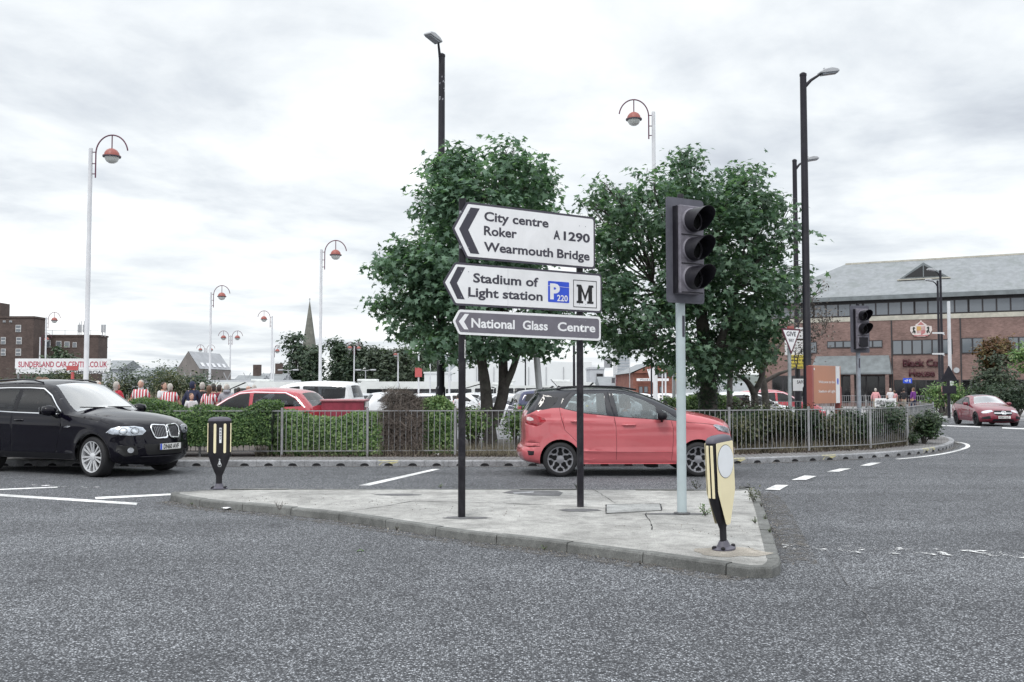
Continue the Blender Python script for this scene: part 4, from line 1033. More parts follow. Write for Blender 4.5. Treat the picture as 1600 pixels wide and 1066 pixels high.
for sd in (-1, 1):
    HL = [(-.36, .84), (-.3, .775), (-.1, .765), (.2, .79), (.33, .82), (.24, .9), (.1, .93), (-.16, .935), (-.3, .91)]
    o = car.patch('headlight', on_front(HL, sd, 45, 3.46, .66), LAMPG, 45 * sd, .003)
    for cu, cz in ((.03, .85), (-.17, .85)):
        car.patch('headlight_bezel', on_front(ellipse(cu, cz, .072, .06, 20), sd, 45, 3.46, .66), BLKP, 45 * sd, .007, parent=o)
        car.patch('headlight_bulb', on_front(ellipse(cu, cz, .062, .052, 20), sd, 45, 3.46, .66), mat('lamp_eye', (.8, .82, .85), .1, .3), 45 * sd, .009, parent=o)
        car.patch('headlight_lens', on_front(ellipse(cu, cz, .038, .032, 20), sd, 45, 3.46, .66), CHROME, 45 * sd, .012, parent=o)
    car.patch('headlight_cover', on_front(HL, sd, 45, 3.46, .66), LAMPC, 45 * sd, .018)
    KG = roundpoly([(.035, .715), (.02, .93), (.3, .95), (.345, .88), (.29, .70)], [.04, .03, .05, .05, .05])
    KG = [(sd * a, z) for a, z in KG]
    gr = car.patch('grille', KG, BLKP, 0, .006)
    C_ = [(sum(p[0] for p in KG) / len(KG)), (sum(p[1] for p in KG) / len(KG))]
    car.patch('grille_surround', [(C_[0] + (a - C_[0]) * 1.1, C_[1] + (z - C_[1]) * 1.12) for a, z in KG], CHROME, 0, .012, holes=[[(C_[0] + (a - C_[0]) * .93, C_[1] + (z - C_[1]) * .93) for a, z in KG]], thick=.012)
    for k in range(7):
        a = .06 + k * .035; car.patch('grille_bar', [(sd * (a - .005), .73), (sd * (a + .005), .73), (sd * (a + .005), .92), (sd * (a - .005), .92)], ALLOYD, 0, .012, parent=gr)
    car.patch('fog_light', on_front(ellipse(.0, .5, .055, .05, 18), sd, 40, 3.55, .62), LAMPG, 40 * sd, .008)
    car.patch('side_intake', on_front(roundpoly([(-.14, .42), (-.1, .57), (.22, .6), (.26, .5), (.1, .38)], .03), sd, 40, 3.55, .62), mat('intake_black', (.006, .006, .007), .6), 40 * sd, .004)
    car.patch('wheel_arch_lip', [(-sd * x, z) for x, z in seam([(2.93 + .445 * math.cos(q), .378 + .445 * math.sin(q)) for q in [PI * (k / 24 * 1.0) for k in range(25)]], .02)], BLKP, 90 * sd, .003)
    MB().tube([(-.3, sd * .64, 1.72), (-.1, sd * .66, 1.775), (.5, sd * .665, 1.8), (1.0, sd * .65, 1.79), (1.25, sd * .63, 1.74)], .016, 8).build('roof_rail', P_BLACK, root, 50)
    car.patch('side_marker', [(-sd * x, z) for x, z in [(2.2, .905), (2.32, .935), (2.4, .925), (2.3, .9)]], CHROME, 90 * sd, .004)
car.patch('lower_grille', roundpoly([(-.44, .4), (-.5, .6), (.5, .6), (.44, .4)], .04), mat('intake_black', (.006, .006, .007), .6), 0, .004)
car.patch('bumper_strip', [(-.52, .355), (.52, .355), (.56, .385), (-.56, .385)], P_BLACK, 0, .02, thick=.02)
car.patch('badge', ellipse(0, 1.0, .04, .036, 18), mat('badge_blue', (.1, .15, .35), .3), 12, .006) if 0 else None
car.patch('bonnet_line', seam([(-.5, .985), (-.36, .945), (0, .95), (.36, .945), (.5, .985)], .007), BLKP, 0, .003)
plate(car, 0, .545, 'DN60 AVF', PLATEW, True)
for sd, yy in ((1, -.1), (-1, .55)):
    MB().tube([(2.24, yy + .0, 1.27), (2.16, yy + .3, 1.30), (2.14, yy + .62 if yy < 0 else yy - .4, 1.30)] if 0 else [(2.32, yy, 1.255), (2.28, yy - .55, 1.27)], .012, 6).build('wiper', BLKP, root, 50)
# ---- dark red saloon on the far right
cl_sil = [(-.6, .25, .05, .1, .02), (-.88, .3, .2, .25, .05), (-.98, .5, .25, .3, .06), (-1.0, .75, .25, .32, .06), (-.93, .93, .2, .25, .05), (-.7, 1.0, .12, .15, .04), (-.4, 1.07, .11, .13, .05), (0, 1.26, .12, .13, .06), (.4, 1.385, .13, .14, .05), (.8, 1.42, .13, .14, .04), (1.1, 1.40, .13, .14, .05), (1.35, 1.33, .12, .13, .07), (1.7, 1.14, .11, .12, .08), (2.0, .985, .12, .14, .08), (2.4, .94, .13, .18, .06),
    (2.9, .86, .16, .25, .07), (3.25, .76, .24, .4, .1), (3.5, .64, .32, .5, .13), (3.6, .5, .34, .52, .14), (3.62, .34, .34, .5, .13), (3.5, .22, .22, .35, .06), (3.2, .2, .08, .12, .02)]
cl_regions = [('glass_f', roundpoly([(.82, .99), (.86, 1.31), (1.2, 1.27), (1.74, .99)], .03)), ('glass_r', roundpoly([(-.2, 1.02), (.12, 1.2), (.45, 1.3), (.76, 1.32), (.74, .995)], .03)),
    ('pillar', [(-.3, 1.0), (.08, 1.22), (.42, 1.325), (.8, 1.345), (1.22, 1.3), (1.86, .97), (.8, .975)]),
    ('seam', seam([(.78, .98), (.82, .7), (.8, .3)])), ('seam', seam([(1.9, .96), (1.95, .7), (1.85, .3)])), ('seam', seam([(-.3, 1.0), (-.15, .8), (.3, .6), (.36, .3)]))]
cl = dict(sil=cl_sil, regions=cl_regions, top=lambda x, z, v: ('screen' if v < .92 else 'body') if x > 1.3 and 1.0 < z < 1.335 else (('rearglass' if v < .85 else 'body') if x < .3 and 1.07 < z < 1.34 else ('roofd' if .4 <= x <= 1.3 and z > 1.3 else None)), sill=.22, xr=0.0, xf=2.7, zc=.325, arch=.365, step=.08,
    ztab=[(.2, .83), (.35, .885), (.7, .89), (.95, .86), (1.02, .83), (1.42, .6)], xtab=[(-1.0, .93), (-.2, 1.0), (2.6, 1.0), (3.6, .93)], lines=[(.82, -.04, .014, -.4, 2.6), (.5, .05, .012, .5, 2.2)],
    parts={'body': ('body', P_DKRED, False), 'glass_f': ('window', GL_DARK, True), 'glass_r': ('window', GL_DARK, True), 'pillar': ('pillar_trim', BLKP, True), 'seam': ('door_gap', BLKP, False), 'screen': ('windscreen', GL_SCREEN, False), 'rearglass': ('rear_window', GL_DARK, False), 'roofd': ('roof', P_ROOF, False)})
def merc():
    Yf = 44.5; zf = -.16; p = at(1527, 605, Yf); a = math.radians(-97); fx, fy = math.cos(a), math.sin(a)
    rx = p.x - fx * 2.7 - fy * .78; ry = p.y - fy * 2.7 + fx * .78
    root, car = mkcar(cl, (rx, ry, hgt(ry - 1.2)), a, 'dark red saloon car driving towards the camera on the far right road', name='saloon_car')
    for x_ in (0, 2.7):
        for sd in (-1, 1): wheel(root, x_, sd * .79, .325, .325, .22, sd, .235, 'star', BLKP)
    under(root, cl, .86); interior(root, .35, -.3, 1.9, .8, (.4, 1.2), .95, 1.85)
    for sd in (-1, 1):
        mirror_(root, 1.66, .84, 1.02, P_DKRED if sd else BLKP, sd)
        HL = [(-.32, .7), (-.1, .62), (.14, .61), (.22, .66), (.05, .73), (-.2, .765)]
        o = car.patch('headlight', on_front(HL, sd, 40, 3.32, .66), LAMPG, 40 * sd, .004); car.patch('headlight_lens', on_front(ellipse(.0, .67, .05, .04, 12), sd, 40, 3.32, .66), CHROME, 40 * sd, .008, parent=o)
        car.patch('side_intake', on_front(roundpoly([(-.2, .36), (-.16, .5), (.2, .44), (.24, .34)], .03), sd, 35, 3.4, .62), BLKP, 35 * sd, .005)
    g_ = car.patch('grille', roundpoly([(-.42, .62), (-.34, .74), (.34, .74), (.42, .62), (.3, .52), (-.3, .52)], .03), BLKP, 0, .006)
    car.patch('grille_bar', rrect(-.38, .615, .38, .645, .01), CHROME, 0, .014, parent=g_)
    car.patch('emblem_ring', ellipse(0, .63, .1, .095, 24), CHROME, 0, .02, holes=[ellipse(0, .63, .08, .076, 24)], thick=.008)
    for k in range(3):
        q = math.radians(90 + 120 * k); c, s_ = math.cos(q), math.sin(q)
        car.patch('emblem_star', [(c * .084, .63 + s_ * .08), (-s_ * .014, .63 + c * .014), (s_ * .014, .63 - c * .014)], CHROME, 0, .024)
    car.patch('lower_intake', roundpoly([(-.5, .24), (-.42, .36), (.42, .36), (.5, .24)], .03), BLKP, 0, .005)
    plate(car, 0, .44, 'NG61 LLO', PLATEW, False)
merc()
# ---- simpler shells for parked cars farther off
def hatch(col, h=1.48, kind='hatch', glass=GL_DARK):
    s = h / 1.48
    if kind == 'mpv': sil = [(-.62, .25), (-.9, .3), (-.98, .5), (-.98, .9), (-.9, 1.1), (-.78, 1.45), (-.6, 1.48), (.4, 1.5), (1.2, 1.46), (1.6, 1.36), (2.2, 1.0), (2.6, .93), (2.95, .84), (3.2, .68), (3.28, .5), (3.26, .3), (3.0, .22)]
    elif kind == 'estate': sil = [(-.62, .25), (-.95, .3), (-1.1, .5), (-1.12, .8), (-1.05, .98), (-.98, 1.05), (-.62, 1.38), (-.5, 1.43), (.3, 1.5), (1.0, 1.48), (1.4, 1.38), (2.05, .98), (2.5, .92), (2.95, .82), (3.25, .66), (3.35, .5), (3.32, .3), (3.1, .22)]
    else: sil = [(-.55, .25), (-.75, .3), (-.85, .5), (-.86, .8), (-.78, 1.0), (-.5, 1.36), (-.4, 1.42), (.4, 1.48), (1.0, 1.45), (1.35, 1.36), (1.95, .98), (2.4, .92), (2.85, .82), (3.12, .66), (3.2, .5), (3.18, .3), (3.0, .22)]
    P = []
    for x, z in sil:
        nose = max(0, min(1, (x - 2.4) / .7)); P.append((x, z * s, .12 + .2 * nose, .14 + .32 * nose, .05 + .06 * nose))
    rb = -.7 if kind == 'mpv' else (-.78 if kind == 'estate' else -.4)
    rg = roundpoly([(rb, 1.06 * s), (rb + (.0 if kind == 'mpv' else .25), (1.36 if kind == 'mpv' else 1.26) * s), (rb + .55, 1.38 * s), (.72, 1.39 * s), (.7, 1.0 * s)], .04)
    fg = roundpoly([(.8, .99 * s), (.83, 1.39 * s), (1.15, 1.36 * s), (1.45, 1.24 * s), (1.85, 1.0 * s)], .04)
    top = lambda x, z, v: ('screen' if v < .9 else 'body') if (x > 1.3 and 1.0 * s < z < 1.36 * s) else (('rearglass' if v < .86 else 'body') if (x < -.3 and 1.06 * s < z < 1.36 * s) else None)
    return dict(sil=P, regions=[('glass_f', fg), ('glass_r', rg), ('seam', seam([(.75, 1.0 * s), (.78, .7), (.76, .3)], .012)), ('tail', [(-1.3, .8), (-1.3, .98), (-.78, .96), (-.8, .82)])] +
        ([('chrome', seam([(rb - .08, 1.03 * s), (rb + .2, 1.27 * s), (rb + .55, 1.405 * s), (.72, 1.42 * s), (1.15, 1.39 * s), (1.5, 1.24 * s), (1.95, .98 * s)], .022))] if kind == 'estate' else []), top=top, sill=.22, xr=0.0, xf=2.6, zc=.31, arch=.355, step=.1, chaikin=2,
        ztab=[(.2, .82), (.35, .87), (.7, .88), (.95, .85), (1.05, .82), (1.5 * s, .66)], xtab=[(-1.0, .95), (-.2, 1.0), (2.6, 1.0), (3.4, .94)],
        parts={'body': ('body', col, False), 'glass_f': ('window', glass, True), 'glass_r': ('window', glass, True), 'seam': ('door_gap', BLKP, False), 'tail': ('tail_light', REDL, True), 'chrome': ('window_trim', CHROME, True), 'screen': ('windscreen', GL_SCREEN, False), 'rearglass': ('rear_window', glass, False)})
CACHE = {}
def far_car(px, Y, rz, col, label, h=1.48, kind='hatch', rim='star', plate_rear=None, group=None, cat='car', name='parked_car', zoff=0.0, glass=GL_DARK, ypos=605):
    p = at(px, 605, Y); z0 = hgt(Y) + (.05 if Y > 28.5 else 0) + zoff
    key = (col.name, h, kind)
    if key in CACHE and not plate_rear:
        r = copy_tree(CACHE[key]); r.location = (p.x, Y, z0); r.rotation_euler[2] = math.radians(rz); return tag(r, label, cat, group)
    sp = hatch(col, h, kind, glass); r, c = mkcar(sp, (p.x, Y, z0), math.radians(rz), label, cat, name, group)
    for x_ in (0, 2.6):
        for sd in (-1, 1): wheel(r, x_, sd * .77, .31, .31, .2, sd, .22, rim, ALLOYD if col.name != 'white_paint' else ALLOY)
    under(r, sp, .84); interior(r, .35, -.3, 1.9, .78, (.4, 1.2), .95, 1.85)
    for sd in (-1, 1):
        mirror_(r, 1.7, .83, 1.04, col, sd)
        c.patch('headlight', on_front([(-.26, .72), (-.1, .64), (.14, .62), (.2, .68), (-.05, .76)], sd, 40, 2.98, .64), LAMPG, 40 * sd, .005, g=.06)
    c.patch('grille', rrect(-.4, .5, .4, .62, .03), BLKP, 0, .006, g=.08); plate(c, 180, .72, '', PLATEY, False); plate(c, 0, .4, '', PLATEW, False)
    CACHE[key] = r; return r
# ------------------------------------------------------------------ plants
def leafmat(name, c0, c1, c2=None, trans=.3, rough=.55):
    if name in MATS: return MATS[name]
    m, t, b = newmat(name); g = N(t, 'ShaderNodeNewGeometry')
    st = [(0, c0), (.55, c1), (1, c2 or c1)]
    c = ramp(t, g.outputs['Random Per Island'], st)
    tc = N(t, 'ShaderNodeTexCoord'); c = mixc(t, 1.0, c, ramp(t, noise(t, tc.outputs['Object'], 1.1, 4, .6), [(.3, .72), (.7, 1.3)]), 'MULTIPLY')
    t.links.new(c, b.inputs['Base Color']); b.inputs['Roughness'].default_value = rough; b.inputs['Specular IOR Level'].default_value = .35
    tr = N(t, 'ShaderNodeBsdfTranslucent'); t.links.new(mixc(t, 1.0, c, (1.3, 1.5, .8), 'MULTIPLY'), tr.inputs[0])
    mx = N(t, 'ShaderNodeMixShader'); mx.inputs[0].default_value = trans
    t.links.new(b.outputs[0], mx.inputs[1]); t.links.new(tr.outputs[0], mx.inputs[2]); t.links.new(mx.outputs[0], t.nodes['Material Output'].inputs[0])
    MATS[name] = m; return m
BARK = mat('bark', (.085, .075, .07), .9, var=.35, scale=9, bmp=.6, dirt=(.13, .14, .11), dirt_amt=.5)
BARKP = mat('bark_pale', (.2, .19, .18), .9, var=.3, scale=9, bmp=.5, dirt=(.1, .11, .08), dirt_amt=.5)
MAPLE = leafmat('maple_leaves', (.05, .092, .066), (.115, .195, .135), (.22, .33, .24), .42)
MAPLE2 = leafmat('maple_leaves_dark', (.036, .07, .048), (.085, .15, .1), (.18, .27, .19), .42)
PRIVET = leafmat('hedge_leaves', (.025, .055, .02), (.065, .13, .045), (.19, .28, .1))
PRIVETL = leafmat('hedge_leaves_light', (.045, .09, .035), (.13, .22, .08), (.29, .38, .17))
IVY = leafmat('ivy_leaves', (.01, .024, .012), (.022, .045, .02), (.05, .08, .035), .1)
SCRUB = leafmat('scrub_leaves', (.03, .045, .02), (.07, .09, .045), (.19, .18, .11))
TAN = leafmat('dry_grass', (.1, .085, .06), (.22, .19, .14), (.42, .38, .3), .15)
TWIG = leafmat('dead_twigs', (.05, .04, .035), (.1, .08, .07), (.17, .14, .12), .05)
RUST = leafmat('rusty_leaves', (.07, .04, .02), (.14, .07, .035), (.16, .14, .06))
FARL = leafmat('far_leaves', (.025, .045, .03), (.05, .08, .05), (.09, .12, .075), .2)
FARO = leafmat('far_leaves_olive', (.04, .058, .042), (.075, .1, .07), (.12, .15, .1), .2)
T_MAPLE = np.array([(0, 0), (.18, .02), (.5, -.12), (.36, .2), (.55, .42), (.22, .45), (.12, .62), (0, 1.0), (-.12, .62), (-.22, .45), (-.55, .42), (-.36, .2), (-.5, -.12), (-.18, .02)]) * .9
T_OVAL = np.array([(0, 0), (.24, .3), (.2, .7), (0, 1), (-.2, .7), (-.24, .3)])
T_QUAD = np.array([(-.3, 0), (.3, 0), (.35, .9), (-.25, 1.0)])
T_BLADE = np.array([(-.012, 0), (.012, 0), (.003, 1), (-.003, 1)])
def leaves(name, C_, Nn, size, tmpl, m, parent=None, seed=1, fold=.18, sizevar=.35, up=None):
    """many separate leaf faces: centres C_, rough facing directions Nn"""
    r = np.random.RandomState(seed); n = len(C_); k = len(tmpl)
    Nn = Nn / (np.linalg.norm(Nn, axis=1, keepdims=True) + 1e-9)
    a = r.normal(size=(n, 3)) if up is None else np.tile(np.array(up, float), (n, 1)) + r.normal(size=(n, 3)) * .35
    U = a - Nn * (a * Nn).sum(1, keepdims=True); U /= np.linalg.norm(U, axis=1, keepdims=True) + 1e-9
    V = np.cross(Nn, U); s = size * (1 + sizevar * r.uniform(-1, 1, n))[:, None, None]
    x = tmpl[:, 0][None, :, None]; y = tmpl[:, 1][None, :, None]
    P = C_[:, None, :] + s * (V[:, None, :] * x + U[:, None, :] * y - Nn[:, None, :] * (fold * (np.abs(x) * 1.0 + y * y * .6)))
    me = bpy.data.meshes.new(name); me.vertices.add(n * k); me.vertices.foreach_set('co', P.astype(np.float32).ravel())
    me.loops.add(n * k); me.loops.foreach_set('vertex_index', np.arange(n * k, dtype=np.int32))
    me.polygons.add(n); me.polygons.foreach_set('loop_start', np.arange(0, n * k, k, dtype=np.int32))
    me.materials.append(m); me.update(calc_edges=True); me.validate()
    o = bpy.data.objects.new(name, me); COL.objects.link(o)
    if parent is not None: o.parent = parent
    return o
def crown_pts(lobes, n, seed, inner=.55, twig=9, spread=.2, flat=.75, noise_cut=.35):
    """points clustered into twigs through a set of round lobes (x,y,z,r)"""
    r = np.random.RandomState(seed); Lb = np.array(lobes); wgt = Lb[:, 3] ** 2; wgt /= wgt.sum(); nt_ = n // twig
    idx = r.choice(len(Lb), nt_, p=wgt); d = r.normal(size=(nt_, 3)); d /= np.linalg.norm(d, axis=1, keepdims=True)
    rad = (inner + (.98 - inner) * r.uniform(0, 1, nt_) ** .6)
    bum = 1 + .16 * np.sin(d[:, 0] * 5.1 + idx) * np.cos(d[:, 2] * 6.3 + idx * 2) + .1 * np.sin(d[:, 1] * 11 + idx)
    c = Lb[idx, :3] + d * (Lb[idx, 3] * rad * bum)[:, None] * np.array([1, 1, flat + .15])
    keep = (np.sin(c[:, 0] * 3.1 + seed) + np.sin(c[:, 2] * 3.7 + c[:, 1] * 1.3) + np.sin(c[:, 1] * 2.9 + c[:, 0]) + r.normal(size=nt_) * 1.1) > -1.15
    c = c[keep]; d = d[keep]; m = len(c)
    off = r.normal(size=(m, twig, 3)) * spread * np.array([1, 1, .5]); C_ = (c[:, None, :] + off).reshape(-1, 3)
    Nn = (d[:, None, :] * .55 + np.array([0, -.15, .75]) + r.normal(size=(m, twig, 3)) * .42).reshape(-1, 3)
    return C_, Nn, c
def limb(mb, a, b, r0, r1, seed, n=8, sag=.12, k=7):
    r = random.Random(seed); a = Vector(a); b = Vector(b); L_ = (b - a).length; pts = []; rs = []
    j1 = Vector((r.uniform(-1, 1), r.uniform(-1, 1), r.uniform(-.3, .6))) * L_ * sag
    for i in range(k + 1):
        t = i / k; p = a.lerp(b, t) + j1 * math.sin(t * PI) + Vector((r.uniform(-1, 1), r.uniform(-1, 1), 0)) * L_ * .012 * (0 < i < k)
        pts.append(p); rs.append(r0 + (r1 - r0) * t ** .8)
    mb.tube(pts, rs, n); return pts
def tree(name, label, base, forks, lobes, nleaf, lsize, tmpl, lm, seed, bark=BARK, r0=.13, group=None, twig=9, spread=.2, inner=.5, fine=True, cat='tree', lowest=None, flat=.75):
    """base: Vector; forks: list of (point list, radii) in world space; lobes world"""
    b = Vector(base); t = thing(name, b, 0, label, cat, group); mb = MB(); tips = []
    for P, R_ in forks:
        pts = [Vector(p) - b for p in P]; Q = []
        for i in range(len(pts) - 1):
            for j in range(4):
                u = j / 4; p0, p1, p2, p3 = pts[max(i - 1, 0)], pts[i], pts[i + 1], pts[min(i + 2, len(pts) - 1)]
                Q.append(.5 * ((2 * p1) + (p2 - p0) * u + (2 * p0 - 5 * p1 + 4 * p2 - p3) * u * u + (3 * p1 - p0 - 3 * p2 + p3) * u ** 3))
        Q.append(pts[-1]); rs = [interp([(i / (len(R_) - 1), v) for i, v in enumerate(R_)], i / (len(Q) - 1)) for i in range(len(Q))]
        mb.tube(Q, rs, 12 if fine else 7); tips += [(q, r_) for q, r_ in zip(Q[len(Q) // 2:], rs[len(Q) // 2:])]
    mb.build('trunk', bark, t, 60)
    br = MB(); L2 = [(x - b.x, y - b.y, z - b.z, r) for x, y, z, r in lobes]
    for i, (x, y, z, r) in enumerate(L2):
        c = Vector((x, y, z)); q, rr = min(tips, key=lambda k: (k[0] - c).length + max(0, k[0].z - c.z) * 1.5)
        pts = limb(br, q, c, min(rr * .7, .02 + r * .035), .012, seed * 31 + i, 6)
        if fine:
            rg = random.Random(seed + i)
            for k in range(5):
                s_ = pts[rg.randint(3, 6)]; d = Vector((rg.gauss(0, 1), rg.gauss(0, 1), rg.gauss(.2, .7))).normalized() * r * .8
                limb(br, s_, c + d, .014, .004, seed * 7 + i * 5 + k, 5, .15, 4)
    br.build('branches', bark, t, 60)
    C_, Nn, _ = crown_pts(L2, nleaf, seed, inner, twig, spread, flat)
    leaves('crown', C_, Nn, lsize, tmpl, lm, t, seed)
    return t
def plobes(P, Y, depth, seed, reps=3):
    """crown lobes from their place in the view (column, row, radius in picture units) at distance Y, spread in depth to make a round crown"""
    r = random.Random(seed); out = []; pxs = [p[0] for p in P]; c = sum(pxs) / len(pxs); w_ = max(pxs) - min(pxs)
    for px, py, rp in P:
        k = max(.15, 1 - ((px - c) / (w_ * .62)) ** 2) ** .5 * depth
        for j in range(reps):
            dy = (j - (reps - 1) / 2) / max(1, (reps - 1) / 2) * k * r.uniform(.6, 1.0) if reps > 1 else 0
            q = at(px, py, Y + dy); s = Y / (Y + dy)
            x = at(px, py, Y).x; z = at(px, py, Y).z
            out.append((x + r.uniform(-.12, .12), Y + dy, z + r.uniform(-.1, .1) - abs(dy) * .12, rp / F * Y * (1.0 if dy < .1 else .95)))
    return out
# -- maple behind the direction sign
Y1 = 25.0; b1 = at(768, 695, Y1); b1.z = VZ
V = lambda px, py, Y: tuple(at(px, py, Y))
L1 = [(790, 243, 27), (786, 275, 40), (713, 262, 30), (715, 295, 45), (836, 270, 28), (835, 300, 32), (760, 330, 60), (685, 320, 36), (618, 395, 24), (600, 425, 20), (645, 410, 38), (650, 455, 46), (602, 478, 22), (700, 390, 60), (645, 505, 38), (740, 470, 62), (800, 400, 60), (838, 350, 34), (862, 480, 46), (840, 520, 34), (730, 535, 34), (680, 530, 30), (790, 530, 34), (668, 268, 14), (895, 520, 20)]
tree('maple_tree', 'leafy green maple standing behind the direction sign, nearest the middle of the picture', b1,
     [([(b1.x, Y1, 0), V(762, 650, Y1), V(758, 600, Y1 - .05), V(752, 560, Y1 + .1), V(745, 500, Y1 + .2), V(725, 400, Y1 + .3)], (.2, .17, .14, .12, .1, .05)),
      ([V(770, 665, Y1), V(786, 615, Y1 + .1), V(786, 560, Y1 + .2), V(788, 480, Y1), V(790, 330, Y1)], (.15, .15, .115, .1, .04)),
      ([V(789, 605, Y1 + .1), V(800, 580, Y1), V(812, 545, Y1 - .2), V(835, 480, Y1 - .3)], (.1, .09, .07, .04))],
     plobes([(a + (12 if a < 670 else 0), b, c * .9) for a, b, c in L1], Y1, 1.9, 3), 30000, .165, T_MAPLE, MAPLE, 11)
# -- big maple behind the traffic light
Y2 = 28.5; b2 = at(1108, 690, Y2); b2.z = VZ
L2_ = [(1063, 262, 22), (1075, 300, 45), (1152, 280, 24), (1140, 320, 45), (1003, 300, 36), (965, 320, 30), (938, 293, 16), (920, 320, 14), (955, 380, 42), (1030, 350, 60), (1110, 380, 66), (1180, 325, 30), (1212, 325, 20), (1195, 380, 42), (1205, 440, 34), (1232, 420, 14), (955, 450, 42), (935, 505, 22), (1000, 490, 46), (1060, 440, 66), (1140, 460, 66), (1172, 498, 38), (1040, 540, 42), (1100, 560, 40), (1150, 545, 34), (975, 530, 26)]
t2 = tree('maple_tree', 'broad dark maple with an ivy-covered trunk behind the traffic light', b2,
     [([(b2.x, Y2, 0), V(1108, 640, Y2), V(1106, 590, Y2), V(1100, 530, Y2), V(1090, 420, Y2)], (.27, .25, .24, .2, .1)),
      ([V(1106, 590, Y2), V(1125, 540, Y2 - .3), V(1150, 450, Y2 - .4)], (.2, .14, .06)), ([V(1104, 580, Y2), V(1070, 530, Y2 + .2), V(1020, 440, Y2 + .3)], (.2, .13, .05))],
     plobes([(a, b, c * .92) for a, b, c in L2_], Y2, 2.5, 4), 34000, .17, T_MAPLE, MAPLE2, 23)
r_ = np.random.RandomState(4); n = 2600; z = r_.uniform(.1, 3.2, n); q = r_.uniform(0, 2 * PI, n); rr = .27 + .05 * np.sin(z * 5) + r_.uniform(0, .09, n)
leaves('ivy', np.stack([rr * np.cos(q) - z * .02, rr * np.sin(q), z], 1), np.stack([np.cos(q), np.sin(q), .2 + 0 * q], 1), .09, T_OVAL, IVY, t2, 5)
# -- smaller trees with thin crowns on the verge
def small_tree(label, px, Y, trunks, P, n, lm, seed, bark=BARKP, ls=.11, group='thin trees on the verge'):
    b = at(px, 690, Y); b.z = VZ if Y < 30 else hp(b.x, Y)
    fk = []
    for path, R_ in trunks: fk.append(([(b.x, Y, b.z - .02) if p is None else V(p[0], p[1], Y + (p[2] if len(p) > 2 else 0)) for p in path], R_))
    return tree('small_tree', label, b, fk, plobes(P, Y, 1.2, seed, 2), n, ls, T_OVAL, lm, seed, bark, group=group, twig=5, spread=.25, inner=.2)
small_tree('slim pale-barked tree close to the right of the ivy-covered maple', 1140, 30.5, [([None, (1140, 640), (1141, 590), (1148, 540), (1160, 500)], (.12, .1, .09, .07, .04)), ([(1141, 590), (1130, 555, .2), (1120, 530)], (.06, .05, .03)), ([(1141, 580), (1165, 555), (1185, 520)], (.06, .05, .02))],
           [(1150, 530, 36), (1170, 500, 36), (1130, 560, 22), (1185, 545, 24)], 2600, MAPLE2, 41)
small_tree('dark forked tree with low spreading branches near the give way sign', 1185, 31, [([None, (1180, 640), (1178, 615), (1166, 595), (1150, 585)], (.14, .13, .12, .08, .04)), ([(1178, 615), (1190, 590), (1195, 560), (1200, 520)], (.11, .09, .07, .03))],
           [(1175, 555, 30), (1195, 545, 22), (1185, 520, 26), (1155, 575, 22)], 1500, SCRUB, 43, BARK)
small_tree('leaning tree with a thin brown crown beside the yellow match day board', 1200, 33.5, [([None, (1198, 640), (1193, 600), (1188, 570), (1185, 520)], (.15, .14, .12, .1, .04)), ([(1193, 598), (1215, 585), (1245, 575)], (.08, .06, .03)), ([(1190, 580), (1225, 530), (1262, 490)], (.07, .05, .02)), ([(1225, 530), (1262, 530), (1290, 520)], (.04, .03, .012))],
           [(1265, 480, 26), (1275, 515, 22), (1250, 545, 24), (1225, 500, 26), (1288, 500, 16), (1255, 445, 12), (1270, 452, 12)], 1500, TWIG, 47, BARK, .09)
